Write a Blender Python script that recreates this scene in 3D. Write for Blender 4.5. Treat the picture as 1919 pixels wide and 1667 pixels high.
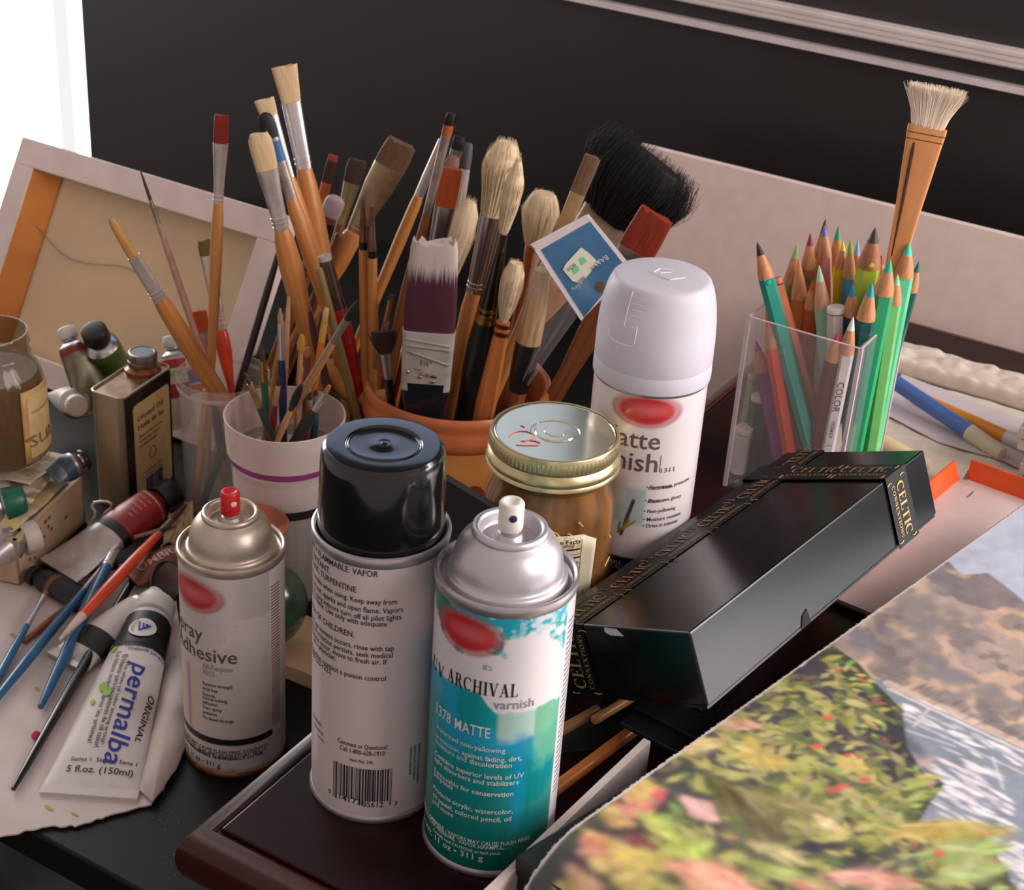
import bpy, bmesh, math, random
import numpy as np
from mathutils import Vector, Matrix

for o in list(bpy.data.objects):
    bpy.data.objects.remove(o)
S = bpy.context.scene
COL = S.collection
rnd = random.Random(7)

# ------------------------------------------------------------------ camera
FPX, PITCH, ROLL, CAMZ = 3098.9, .5004, .0706, .7235
W, H = 1919, 1667
_c, _s = math.cos(ROLL), math.sin(ROLL)
FWD = np.array([0, math.cos(PITCH), -math.sin(PITCH)])
_up = np.array([0, math.sin(PITCH), math.cos(PITCH)])
_rt = np.array([1., 0, 0])
RT = _c * _rt + _s * _up
UP = -_s * _rt + _c * _up
CAM = np.array([0, 0, CAMZ])
cd = bpy.data.cameras.new('camera')
cd.sensor_width = 36
cd.lens = FPX / W * 36
cd.clip_start = .01
cd.dof.use_dof = True
cd.dof.focus_distance = .93
cd.dof.aperture_fstop = 22
cam = bpy.data.objects.new('camera', cd)
COL.objects.link(cam)
m = Matrix.Identity(4)
for i in range(3):
    m[i][0] = RT[i]; m[i][1] = UP[i]; m[i][2] = -FWD[i]; m[i][3] = CAM[i]
cam.matrix_world = m
S.camera = cam

# ------------------------------------------------------------------ light, exposure
wd = bpy.data.worlds.new('world')
S.world = wd
wd.use_nodes = True
bg = wd.node_tree.nodes['Background']
bg.inputs[0].default_value = (1.0, .85, .80, 1)
bg.inputs[1].default_value = .36
S.view_settings.view_transform = 'Standard'
S.view_settings.look = 'None'
S.view_settings.gamma = 1
S.view_settings.use_curve_mapping = False
S.view_settings.exposure = .45

U = np.array([.4915, .8709, 0]); V = np.array([.8709, -.4915, 0]); Z = np.array([0, 0, 1.])
O = np.array([-.157, .634, 0])
def uvz(u, v, z=0): return O + U * u + V * v + Z * z

def window_light(name, pos, aim, sx, sy, power, col):
    l = bpy.data.lights.new(name, 'AREA')
    l.shape = 'RECTANGLE'; l.size = sx; l.size_y = sy
    l.energy = power; l.color = col
    o = bpy.data.objects.new(name, l)
    COL.objects.link(o)
    o.location = pos
    d = Vector(aim) - Vector(pos)
    o.rotation_euler = d.to_track_quat('-Z', 'Y').to_euler()
    return o
# daylight: a window of the room behind the viewer on the right, a tall window right of the desk, the window at the left
window_light('window_light_room', (1.65, .0, 1.15), (.1, .95, .15), 1.1, 1.1, 23.0, (1, .89, .87))
window_light('window_light_right', uvz(.985, 1.22, .73), uvz(.0, .95, .63), 1.0, .98, 25.0, (1, .93, .92))
window_light('window_light_left', uvz(.99, -1.58, .55), uvz(.3, -.3, .1), .9, .9, 15.0, (1, .97, .93))

# ------------------------------------------------------------------ pixel rays (sight lines used to survey positions)
def ray(px, py):
    return FWD + (px - W / 2) / FPX * RT - (py - H / 2) / FPX * UP
def at_z(px, py, z):
    d = ray(px, py); return CAM + d * ((z - CAMZ) / d[2])
def at_y(px, py, y):
    d = ray(px, py); return CAM + d * (y / d[1])
def at_u(px, py, u):
    d = ray(px, py); return CAM + d * ((u - (CAM - O) @ U) / (d @ U))
def depth(p): return (np.asarray(p) - CAM) @ FWD
def nrm(v):
    v = np.asarray(v, float); return v / np.linalg.norm(v)

# ------------------------------------------------------------------ materials
def lin(c):
    c = np.asarray(c, float) / 255
    return np.where(c <= .04045, c / 12.92, ((c + .055) / 1.055) ** 2.4)
MC = {}
def M(col, rough=.5, metal=0., kind='plain', col2=None, var=.12, scale=None, coat=0., trans=0., ior=1.45, alpha=1., bump=0., spec=.5, sheen=0., coatr=.08):
    key = (tuple(col) if col is not None else None, rough, metal, kind, tuple(col2) if col2 is not None else None, var, scale, coat, trans, ior, alpha, bump, spec, sheen, coatr)
    if key in MC: return MC[key]
    mt = bpy.data.materials.new('material')
    mt.use_nodes = True
    nt = mt.node_tree; N = nt.nodes; L = nt.links
    b = N['Principled BSDF']
    b.inputs['Roughness'].default_value = rough
    b.inputs['Metallic'].default_value = metal
    b.inputs['IOR'].default_value = ior
    b.inputs['Transmission Weight'].default_value = trans
    b.inputs['Coat Weight'].default_value = coat
    b.inputs['Coat Roughness'].default_value = coatr
    b.inputs['Alpha'].default_value = alpha
    b.inputs['Specular IOR Level'].default_value = spec
    b.inputs['Sheen Weight'].default_value = sheen
    MC[key] = mt
    if kind == 'attr':
        a = N.new('ShaderNodeAttribute'); a.attribute_name = 'Col'
        L.new(a.outputs['Color'], b.inputs['Base Color'])
        return mt
    c1 = lin(col)
    c2 = lin(col2) if col2 is not None else np.clip(c1 * (1 - var * 2), 0, 1)
    c1b = c1 if col2 is not None else np.clip(c1 * (1 + var * .6), 0, 1)
    tc = N.new('ShaderNodeTexCoord')
    mp = N.new('ShaderNodeMapping')
    nz = N.new('ShaderNodeTexNoise')
    rp = N.new('ShaderNodeValToRGB')
    if kind in ('streak', 'tip'):
        L.new(tc.outputs['UV'], mp.inputs[0])
        sc = scale or (45, 1.6, 1)
        nz.inputs['Scale'].default_value = 1
    else:
        L.new(tc.outputs['Object'], mp.inputs[0])
        sc = (scale or 60,) * 3 if not isinstance(scale, tuple) else scale
        nz.inputs['Scale'].default_value = 1
    mp.inputs['Scale'].default_value = sc
    nz.inputs['Detail'].default_value = 4
    L.new(mp.outputs[0], nz.inputs['Vector'])
    L.new(nz.outputs['Fac'], rp.inputs[0])
    rp.color_ramp.elements[0].position = .32
    rp.color_ramp.elements[0].color = (*c2, 1)
    rp.color_ramp.elements[1].position = .66
    rp.color_ramp.elements[1].color = (*c1b, 1)
    if kind == 'tip':      # colour changes towards the tip, strand by strand
        sx = N.new('ShaderNodeSeparateXYZ'); L.new(tc.outputs['UV'], sx.inputs[0])
        mr = N.new('ShaderNodeMath'); mr.operation = 'MULTIPLY_ADD'; mr.inputs[1].default_value = .5; L.new(nz.outputs['Fac'], mr.inputs[0]); L.new(sx.outputs[1], mr.inputs[2])
        L.new(mr.outputs[0], rp.inputs[0])
        rp.color_ramp.elements[0].position = .84; rp.color_ramp.elements[1].position = 1.24
        rp.color_ramp.elements[0].color = (*c1, 1); rp.color_ramp.elements[1].color = (*c2, 1)
    if kind == 'spots':
        rp.color_ramp.elements[0].position = .36; rp.color_ramp.elements[1].position = .42
    L.new(rp.outputs[0], b.inputs['Base Color'])
    if bump:
        bp = N.new('ShaderNodeBump')
        bp.inputs['Strength'].default_value = bump
        bp.inputs['Distance'].default_value = .001
        L.new(nz.outputs['Fac'], bp.inputs['Height'])
        L.new(bp.outputs[0], b.inputs['Normal'])
    return mt
ATTR = M(None, .42, kind='attr')
ATTR_GLOSS = M(None, .28, kind='attr', coat=.25)
CHROME = M((214, 206, 204), .24, .8, var=.05)
FERRULE = M((206, 194, 190), .34, .7, var=.12, scale=90)
FERRULE_DULL = M((164, 150, 140), .42, .7, var=.25, scale=80)
BRASS = M((190, 150, 85), .3, 1., var=.1)
ALU = M((185, 182, 182), .33, .95, var=.06)
WOOD = M((202, 138, 76), .42, kind='streak', col2=(172, 106, 52), scale=(9, 2.2, 1), coat=.2)
WOOD_PALE = M((205, 150, 92), .45, kind='streak', col2=(178, 118, 66), scale=(9, 2.2, 1), coat=.15)
WOOD_DARK = M((150, 88, 48), .5, kind='streak', col2=(110, 60, 32), scale=(9, 2.2, 1))
WOOD_BROWN = M((110, 66, 44), .5, kind='streak', col2=(78, 44, 30), scale=(9, 2.2, 1))
BLACKPAINT = M((20, 20, 22), .3, var=.1, coat=.3)
BLACK = M((16, 15, 15), .5, var=.15)
WHITEPAINT = M((212, 206, 200), .4, var=.04)

# ------------------------------------------------------------------ mesh building
class MB:
    def __init__(s): s.v = []; s.f = []; s.uv = []; s.col = None
    def add(s, v, f, uv=None):
        k = len(s.v)
        s.v += [tuple(map(float, p)) for p in v]
        s.f += [tuple(i + k for i in q) for q in f]
        s.uv += list(uv) if uv is not None else [(p[0] * 10, p[1] * 10) for p in v]
        return s
    def loft(s, secs, fs, fn, n=18, caps=True, uvl=1.0):
        """secs: (centre, half width, half thickness, exponent)"""
        v = []; uv = []; f = []
        K = len(secs)
        d = [0.]
        for i in range(1, K): d.append(d[-1] + float(np.linalg.norm(np.asarray(secs[i][0]) - np.asarray(secs[i - 1][0]))))
        T = max(d[-1], 1e-9)
        for i, (c, a, b, e) in enumerate(secs):
            for k in range(n):
                t = 2 * math.pi * k / n
                ct, st = math.cos(t), math.sin(t)
                x = a * math.copysign(abs(ct) ** (2 / e), ct)
                y = b * math.copysign(abs(st) ** (2 / e), st)
                v.append(np.asarray(c) + fs * x + fn * y)
                uv.append((abs(2 * k / n - 1) , d[i] / T * uvl))
        for i in range(K - 1):
            for k in range(n):
                f.append((i * n + k, i * n + (k + 1) % n, (i + 1) * n + (k + 1) % n, (i + 1) * n + k))
        if caps:
            f.append(tuple(range(n - 1, -1, -1)))
            f.append(tuple((K - 1) * n + k for k in range(n)))
        return s.add(v, f, uv)
    def lathe(s, prof, c, ax=None, n=48, caps=False, closed=False):
        """prof: (radius, height)"""
        c = np.asarray(c, float)
        if ax is None: ax = Z
        ax = nrm(ax)
        ref = np.array([1., 0, 0]) if abs(ax[0]) < .9 else np.array([0, 1., 0])
        e1 = nrm(np.cross(np.cross(ax, ref), ax)); e2 = np.cross(ax, e1)
        v = []; uv = []; f = []
        K = len(prof)
        for i, (r, h) in enumerate(prof):
            for k in range(n):
                t = 2 * math.pi * k / n
                v.append(c + e1 * r * math.cos(t) + e2 * r * math.sin(t) + ax * h)
                uv.append((k / n, i / max(1, K - 1)))
        for i in range(K - 1 + (1 if closed else 0)):
            j = (i + 1) % K
            for k in range(n):
                f.append((i * n + k, i * n + (k + 1) % n, j * n + (k + 1) % n, j * n + k))
        if caps:
            f.append(tuple(range(n - 1, -1, -1)))
            f.append(tuple((K - 1) * n + k for k in range(n)))
        return s.add(v, f, uv)
    def box8(s, p):
        """8 corners: bottom 0-3 ccw, top 4-7"""
        return s.add(p, [(3, 2, 1, 0), (4, 5, 6, 7), (0, 1, 5, 4), (1, 2, 6, 5), (2, 3, 7, 6), (3, 0, 4, 7)],
                     [(0, 0), (1, 0), (1, 1), (0, 1), (0, 0), (1, 0), (1, 1), (0, 1)])
    def obox(s, o, a, b, c):
        """box from corner o along edge vectors a, b, c"""
        o, a, b, c = map(lambda q: np.asarray(q, float), (o, a, b, c))
        return s.box8([o, o + a, o + a + b, o + b, o + c, o + a + c, o + a + b + c, o + b + c])
    def prism(s, poly, down):
        """polygon (3-D points) extruded by vector down"""
        n = len(poly); down = np.asarray(down, float)
        v = [np.asarray(p) for p in poly] + [np.asarray(p) + down for p in poly]
        f = [tuple(range(n)), tuple(range(2 * n - 1, n - 1, -1))]
        f += [(i, n + i, n + (i + 1) % n, (i + 1) % n) for i in range(n)]
        return s.add(v, f)
    def tube(s, pts, r, n=8, caps=True):
        pts = [np.asarray(p, float) for p in pts]
        rr = r if isinstance(r, (list, tuple)) else [r] * len(pts)
        v = []; f = []; uv = []
        prev = None
        for i, p in enumerate(pts):
            d = nrm(pts[min(i + 1, len(pts) - 1)] - pts[max(i - 1, 0)])
            ref = prev if prev is not None else (Z if abs(d[2]) < .9 else np.array([1., 0, 0]))
            e1 = nrm(ref - d * (ref @ d)); prev = e1
            e2 = np.cross(d, e1)
            for k in range(n):
                t = 2 * math.pi * k / n
                v.append(p + e1 * rr[i] * math.cos(t) + e2 * rr[i] * math.sin(t)); uv.append((k / n, i / len(pts)))
        for i in range(len(pts) - 1):
            for k in range(n):
                f.append((i * n + k, i * n + (k + 1) % n, (i + 1) * n + (k + 1) % n, (i + 1) * n + k))
        if caps:
            f.append(tuple(range(n - 1, -1, -1))); f.append(tuple((len(pts) - 1) * n + k for k in range(n)))
        return s.add(v, f, uv)
    def grid(s, fn, nu, nv):
        """fn(a, b) with a, b in 0..1 gives a point"""
        v = []; uv = []; f = []
        for j in range(nv + 1):
            for i in range(nu + 1):
                v.append(fn(i / nu, j / nv)); uv.append((i / nu, j / nv))
        for j in range(nv):
            for i in range(nu):
                a = j * (nu + 1) + i
                f.append((a, a + 1, a + nu + 2, a + nu + 1))
        return s.add(v, f, uv)
    def build(s, name, mat, parent=None, smooth=True, sharp=40, solid=0., bevel=0., col=None):
        off = np.array(parent.location) if parent is not None and parent.type == 'EMPTY' else (np.array(parent['_off']) if parent is not None and '_off' in parent else np.zeros(3))
        me = bpy.data.meshes.new(name)
        vs = np.asarray(s.v, float) - off
        me.from_pydata([tuple(p) for p in vs], [], s.f)
        me.validate()
        ul = me.uv_layers.new(name='UVMap')
        li = np.zeros(len(me.loops), int); me.loops.foreach_get('vertex_index', li)
        ul.data.foreach_set('uv', np.asarray(s.uv, float)[li].ravel())
        if col is not None:
            ca = me.color_attributes.new('Col', 'FLOAT_COLOR', 'POINT')
            c4 = np.ones((len(me.vertices), 4)); c4[:, :3] = col
            ca.data.foreach_set('color', c4.ravel())
        bm = bmesh.new(); bm.from_mesh(me)
        bmesh.ops.recalc_face_normals(bm, faces=bm.faces[:])
        if smooth:
            lim = math.radians(sharp)
            for fc in bm.faces: fc.smooth = True
            for ed in bm.edges:
                if len(ed.link_faces) == 2 and ed.calc_face_angle(0) > lim: ed.smooth = False
        bm.to_mesh(me); bm.free()
        me.materials.append(mat)
        o = bpy.data.objects.new(name, me)
        COL.objects.link(o)
        if parent is not None: o.parent = parent
        o['_off'] = [float(q) for q in off]
        if solid:
            md = o.modifiers.new('thickness', 'SOLIDIFY'); md.thickness = solid; md.offset = 0
        if bevel:
            md = o.modifiers.new('bevel', 'BEVEL'); md.width = bevel; md.segments = 2; md.limit_method = 'ANGLE'
        return o

def thing(name, label, cat, loc, group=None):
    o = bpy.data.objects.new(name, None)
    COL.objects.link(o)
    o.empty_display_size = .01
    o.location = [float(q) for q in loc]
    o['label'] = label; o['category'] = cat
    if group: o['group'] = group
    return o
def tag(o, label, cat, group=None, kind=None):
    o['label'] = label; o['category'] = cat
    if group: o['group'] = group
    if kind: o['kind'] = kind
    return o
def struct(o, label=None):
    o['kind'] = 'structure'
    if label: o['label'] = label
    return o

# ------------------------------------------------------------------ lettering
def text2d(body, spacing=1.0, bold=.008):
    cu = bpy.data.curves.new('text', 'FONT')
    cu.body = body; cu.size = 1; cu.resolution_u = 2; cu.offset = bold; cu.space_character = spacing
    ob = bpy.data.objects.new('text', cu)
    COL.objects.link(ob)
    dg = bpy.context.evaluated_depsgraph_get()
    ev = ob.evaluated_get(dg)
    me = ev.to_mesh()
    v = np.array([p.co[:2] for p in me.vertices]) if len(me.vertices) else np.zeros((0, 2))
    f = [tuple(p.vertices) for p in me.polygons]
    ev.to_mesh_clear()
    bpy.data.objects.remove(ob); bpy.data.curves.remove(cu)
    return v, f
# a small roman (serif) capital face drawn from strokes, cap height 1
TK, TN, SF = .18, .06, .055
GL = {
 'I': (.36, [('b', .18, 0, .18, 1, TK), ('s', .18, 0, .32), ('s', .18, 1, .32)]),
 'L': (.66, [('b', .18, 0, .18, 1, TK), ('s', .18, 0, .32), ('s', .18, 1, .32), ('b', .18, .03, .6, .03, SF), ('b', .6, 0, .62, .26, SF)]),
 'T': (.74, [('b', .37, 0, .37, 1, TK), ('s', .37, 0, .32), ('b', .06, .97, .68, .97, SF), ('b', .06, 1, .05, .74, SF), ('b', .68, 1, .69, .74, SF)]),
 'E': (.68, [('b', .18, 0, .18, 1, TK), ('s', .18, 0, .32), ('s', .18, 1, .32), ('b', .18, .03, .6, .03, SF), ('b', .18, .97, .56, .97, SF), ('b', .18, .52, .46, .52, SF), ('b', .6, 0, .62, .24, SF), ('b', .56, 1, .57, .78, SF), ('b', .46, .4, .46, .64, SF)]),
 'H': (.86, [('b', .18, 0, .18, 1, TK), ('b', .68, 0, .68, 1, TK), ('b', .18, .51, .68, .51, TN), ('s', .18, 0, .32), ('s', .18, 1, .32), ('s', .68, 0, .32), ('s', .68, 1, .32)]),
 'N': (.86, [('b', .16, 0, .16, 1, TN), ('b', .18, .97, .7, .03, TK), ('b', .7, 0, .7, 1, TN), ('s', .16, 0, .28), ('s', .12, 1, .22), ('s', .7, 1, .28)]),
 'V': (.8, [('b', .14, .98, .42, .02, TK), ('b', .42, .02, .68, .98, TN), ('s', .14, 1, .3), ('s', .68, 1, .26)]),
 'A': (.82, [('b', .42, 1, .14, 0, TN), ('b', .4, .98, .68, 0, TK), ('b', .24, .33, .58, .33, TN), ('s', .13, 0, .26), ('s', .68, 0, .32)]),
 'X': (.8, [('b', .14, .98, .66, .02, TK), ('b', .64, .98, .14, .02, TN), ('s', .14, 1, .28), ('s', .66, 0, .3), ('s', .65, 1, .24), ('s', .14, 0, .24)]),
 'R': (.8, [('b', .18, 0, .18, 1, TK), ('s', .18, 0, .32), ('s', .18, 1, .32), ('a', .3, .75, .26, .23, 90, -90, TN, TK), ('b', .18, .97, .32, .97, SF), ('b', .18, .53, .32, .53, SF), ('b', .4, .52, .68, 0, TK), ('s', .7, 0, .22)]),
 'C': (.78, [('a', .42, .5, .34, .48, 50, 310, TN, TK), ('b', .66, .98, .66, .7, SF)]),
 'O': (.86, [('a', .42, .5, .34, .48, 0, 360, TN, TK)]),
 'S': (.6, [('a', .3, .74, .19, .23, 40, 250, TN, TK * .9), ('a', .3, .26, .2, .24, 70, -150, TN, TK * .9), ('b', .48, .98, .48, .74, SF), ('b', .1, .02, .1, .28, SF)]),
 '(': (.4, [('a', .5, .5, .34, .62, 130, 230, TN, TK * .7)]),
 ')': (.4, [('a', -.1, .5, .34, .62, 50, -50, TN, TK * .7)]),
 'U': (.84, [('b', .18, .3, .18, 1, TK), ('b', .66, .3, .66, 1, TN), ('a', .42, .32, .25, .3, 180, 360, TN, TK * .8), ('s', .18, 1, .32), ('s', .66, 1, .28)]),
 ' ': (.4, []),
}
def serif2d(body, track=.06):
    v = []; f = []; x = 0
    def quad(a, b, w0, w1=None):
        w1 = w0 if w1 is None else w1
        a = np.array(a, float); b = np.array(b, float)
        d = b - a; d = d / max(np.linalg.norm(d), 1e-9); n = np.array([-d[1], d[0]])
        k = len(v)
        v.extend([a + n * w0 / 2, a - n * w0 / 2, b - n * w1 / 2, b + n * w1 / 2]); f.append((k, k + 1, k + 2, k + 3))
    for ch in body:
        adv, st = GL[ch]
        for q in st:
            if q[0] == 'b': quad((x + q[1], q[2]), (x + q[3], q[4]), q[5])
            elif q[0] == 's': quad((x + q[1] - q[3] / 2, q[2] + (SF / 2 if q[2] < .5 else -SF / 2)), (x + q[1] + q[3] / 2, q[2] + (SF / 2 if q[2] < .5 else -SF / 2)), SF)
            else:
                _, cx, cy, rx, ry, a0, a1, wt, wk = q
                P = []
                for i in range(15):
                    a = math.radians(a0 + (a1 - a0) * i / 14)
                    P.append(((x + cx + rx * math.cos(a), cy + ry * math.sin(a)), wt + (wk - wt) * abs(math.cos(a)) ** 1.5))
                for (p, w0), (r, w1) in zip(P, P[1:]): quad(p, r, w0, w1)
        x += adv + track
    return np.array(v), f

# ------------------------------------------------------------------ raster painting for flat prints (stored per vertex)
class Raster:
    def __init__(s, x0, x1, y0, y1, nx, ny, base):
        s.nx, s.ny = nx, ny
        s.x = np.linspace(x0, x1, nx); s.y = np.linspace(y0, y1, ny)
        s.X, s.Y = np.meshgrid(s.x, s.y)
        s.c = np.zeros((ny, nx, 3)); s.c[:] = lin(base)
    def blend(s, mask, col):
        s.c[:] = s.c * (1 - mask[..., None]) + lin(col) * mask[..., None]
    def blendc(s, mask, c): s.c[:] = s.c * (1 - mask[..., None]) + c * mask[..., None]
    def poly(s, pts, col, op=1.):
        s.blend(s.inside(pts) * op, col)
    def inside(s, pts):
        ins = np.zeros(s.X.shape, bool)
        n = len(pts)
        for i in range(n):
            x1, y1 = pts[i]; x2, y2 = pts[(i + 1) % n]
            if y1 == y2: continue
            c = ((s.Y < y1) != (s.Y < y2)) & (s.X < (x2 - x1) * (s.Y - y1) / (y2 - y1) + x1)
            ins ^= c
        return ins.astype(float)
    def ell(s, cx, cy, rx, ry, ang, col, soft=.15, op=1., e=2, point=0.):
        R = max(rx, ry) * (1 + soft) * 1.02
        i0, i1 = np.searchsorted(s.x, [cx - R, cx + R]); j0, j1 = np.searchsorted(s.y, [cy - R, cy + R])
        if i0 >= i1 or j0 >= j1: return
        X = s.X[j0:j1, i0:i1] - cx; Y = s.Y[j0:j1, i0:i1] - cy
        ca, sa = math.cos(ang), math.sin(ang)
        a = (X * ca + Y * sa) / rx; b = (-X * sa + Y * ca) / ry
        if point: b = b / np.clip(1 - point * np.abs(a) ** 1.3, .05, 1)
        d = (np.abs(a) ** e + np.abs(b) ** e) ** (1 / e)
        mk = np.clip((1 + soft - d) / max(2 * soft, 1e-6), 0, 1) * op
        sub = s.c[j0:j1, i0:i1]
        sub[:] = sub * (1 - mk[..., None]) + lin(col) * mk[..., None]
    def flat(s): return s.c.reshape(-1, 3)
def fnoise(nx, ny, cx, cy, seed, octs=4):
    r = np.random.RandomState(seed)
    out = np.zeros((ny, nx)); amp = 1; tot = 0
    for o in range(octs):
        gx, gy = cx * 2 ** o + 2, cy * 2 ** o + 2
        g = r.rand(gy, gx)
        xs = np.linspace(0, gx - 1.001, nx); ys = np.linspace(0, gy - 1.001, ny)
        xi = xs.astype(int); yi = ys.astype(int)
        fx = (xs - xi); fy = (ys - yi)[:, None]
        fx = fx * fx * (3 - 2 * fx); fy = fy * fy * (3 - 2 * fy)
        a = g[yi][:, xi]; b = g[yi][:, xi + 1]; c = g[yi + 1][:, xi]; d = g[yi + 1][:, xi + 1]
        out += amp * ((a * (1 - fx) + b * fx) * (1 - fy) + (c * (1 - fx) + d * fx) * fy); tot += amp
        amp *= .5
    return out / tot
# ------------------------------------------------------------------ room
ZT = .1397          # top of the mahogany cabinet; the black desk top is z = 0
WALLM = M((29, 26, 28), .45, var=.10, scale=14, spec=.9)
def wall_part(name, v0, v1, z0, z1, u0=1.0, th=.05):
    o = MB().obox(uvz(u0, v0, z0), V * (v1 - v0), U * th, Z * (z1 - z0)).build(name, WALLM, smooth=False)
    return struct(o)
wl = MB()
for a in ((-1.03, .7, -.75, .62), (-1.03, -.98, .62, 1.12), (-.31, .7, .62, 1.12), (-1.03, .7, 1.12, 1.52), (1.74, 1.9, -.75, 1.52), (.7, 1.74, 1.22, 1.52), (.7, 1.74, -.75, .23), (-2.4, 1.9, 1.52, 2.0), (-2.4, -2.1, -.75, 1.52), (-2.1, -1.03, -.75, -.45)):
    wl.obox(uvz(1.0, a[0], a[2]), V * (a[1] - a[0]), U * .06, Z * (a[3] - a[2]))
wall = struct(wl.build('wall_back', WALLM, smooth=False), 'matte black wall behind the desk with white trim rails')
PALE_TRIM = M((226, 214, 212), .45, var=.05, scale=25)
tr = MB().obox(uvz(.988, -1.03, .3436), V * 1.73, U * .012, Z * .0155)
for k in range(3):
    tr.obox(uvz(.9865, -1.03, .3452 + k * .0048), V * 1.73, U * .002, Z * .0028)
struct(tr.build('trim_1', PALE_TRIM, smooth=False), 'broad pale rail along the black wall')
struct(MB().obox(uvz(.991, -1.03, .3214), V * 1.73, U * .009, Z * .0062).build('trim_2', PALE_TRIM, smooth=False), 'thin pale rail below the broad one')
# the window at the left (bright sky behind it) and the high window
SKY = bpy.data.materials.new('window_sky'); SKY.use_nodes = True
nt = SKY.node_tree; nt.nodes.remove(nt.nodes['Principled BSDF'])
em = nt.nodes.new('ShaderNodeEmission'); em.inputs[0].default_value = (1, 1, 1, 1); em.inputs[1].default_value = 3.0
nt.links.new(em.outputs[0], nt.nodes['Material Output'].inputs[0])
SKY3 = SKY.copy(); SKY3.node_tree.nodes['Emission'].inputs[1].default_value = .8; SKY3.node_tree.nodes['Emission'].inputs[0].default_value = (.60, .72, 1, 1)
MULLION_GLOW = SKY.copy(); MULLION_GLOW.node_tree.nodes['Emission'].inputs[1].default_value = .66  # weaker emission for the mullions, so glare seems to swallow them
FRAMEW = M((240, 240, 240), .5, var=.03)
def window(n, v0, v1, z0, z1, label, mull, glass=None):
    fr = MB()
    w = .006
    for (a, b, c, d) in ((v0, v0 + w, z0, z1), (v1 - w, v1, z0, z1), (v0, v1, z0, z0 + w), (v0, v1, z1 - w, z1)):
        fr.obox(uvz(1.012, a, c), V * (b - a), U * .03, Z * (d - c))
    f = struct(fr.build('window_%d' % n, FRAMEW, smooth=False), label)
    pn = MB().obox(uvz(1.045, v0, z0), V * (v1 - v0), U * .002, Z * (z1 - z0)).build('window_pane', glass or SKY, f, smooth=False)
    pn['label'] = 'overexposed bright window glass' if glass is None else 'bluish daylight in the glass'
    for mv in mull: MB().obox(uvz(1.034, mv, z0), V * .022, U * .004, Z * (z1 - z0)).build('glowing_mullion', MULLION_GLOW, f, smooth=False)['label'] = 'window mullion given a pale glow of its own'  # mullion bar; the glare on it is emission put into its material
window(1, -2.1, -1.03, -.45, 1.52, 'blown out bright window left of the black wall', (-1.115, -1.6))
window(2, -.98, -.31, .62, 1.12, 'high window in the black wall', (), SKY3)
window(3, .7, 1.74, .23, 1.22, 'tall window in the back wall, right of the desk', (1.21,))
FLOOR = M((30, 28, 28), .6, var=.2, scale=6)
struct(MB().obox((-3, -1.2, -.77), (6, 0, 0), (0, 4.4, 0), (0, 0, .02)).build('floor', FLOOR, smooth=False), 'dark floor in shadow below the desk')

# ------------------------------------------------------------------ desk and cabinet
DESKM = M((17, 15, 14), .5, kind='plain', col2=(11, 10, 10), scale=22, bump=.05, spec=.22)
desk = thing('desk', 'black desk under the paints, its worn front edge at lower left', 'desk', uvz(.5, -.4, -.75))
MB().obox(uvz(.065, -.80, -.026), V * .798, U * .93, Z * .026).build('desk_top', DESKM, desk, smooth=False, bevel=.002)
for (a, b) in ((.1, -.79), (.1, -.12), (.9, -.79), (.9, -.12)):
    MB().obox(uvz(a, b, -.75), V * .05, U * .05, Z * .724).build('leg', BLACK, desk, smooth=False)
# dust and paint specks on the desk top
sp = MB()
for i in range(46):
    p = at_z(rnd.uniform(285, 350), rnd.uniform(1440, 1640), .0003)
    sp.add([p + np.array([math.cos(t), math.sin(t), 0]) * rnd.uniform(.0002, .0006) for t in (0, 1.6, 3.1, 4.7)], [(0, 1, 2, 3)])
o = sp.build('paint_specks', M((120, 112, 108), .8), desk, smooth=False); o['kind'] = 'stuff'

MAHO = M((34, 11, 10), .25, kind='plain', col2=(30, 9, 10), scale=(5, 30, 5), coat=.9)
MAHO_EDGE = M((64, 17, 11), .26, kind='plain', col2=(40, 11, 9), scale=(5, 30, 5), coat=.22, spec=.35)
MAHO_TOP = M((42, 14, 15), .34, kind='plain', col2=(28, 10, 12), scale=(7, 26, 5), coat=.07, coatr=.2, spec=.2)
cab = thing('wooden_cabinet', 'glossy dark mahogany cabinet under the spray cans and gift box', 'cabinet', uvz(.44, .5, -.75))
CL, CW = .877, 1.15
MB().obox(uvz(.012, .012, -.75), V * (CW - .024), U * (CL - .024), Z * (.75 + ZT - .034)).build('body', MAHO, cab, smooth=False)
# moulded lid edge: rounded outer lip, groove, then the raised inner panel
lip = MB()
prof = []
for k in range(9):
    a = math.pi * (k / 8) - math.pi / 2
    prof.append((.010 - .010 * math.cos(a) if False else .009 - .009 * math.cos(a), ZT - .0175 + .0165 * math.sin(a)))
def rect_ring(ins, z):
    return [uvz(ins, ins, z), uvz(ins, CW - ins, z), uvz(CL - ins, CW - ins, z), uvz(CL - ins, ins, z)]
rings = [rect_ring(.014, ZT - .034)] + [rect_ring(q[0], q[1]) for q in prof] + [rect_ring(.0135, ZT - .0006), rect_ring(.0150, ZT - .0025), rect_ring(.0165, ZT - .0025)]
vv = [p for r in rings for p in r]; ff = []
for i in range(len(rings) - 1):
    for k in range(4): ff.append((i * 4 + k, i * 4 + (k + 1) % 4, (i + 1) * 4 + (k + 1) % 4, (i + 1) * 4 + k))
lip.add(vv, ff).build('lid_moulding', MAHO_EDGE, cab, sharp=55)
MB().obox(uvz(.0168, .0168, ZT - .03), V * (CW - .0336), U * (CL - .0336), Z * .03).build('top_panel', MAHO_TOP, cab, smooth=False, bevel=.0012)

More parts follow.
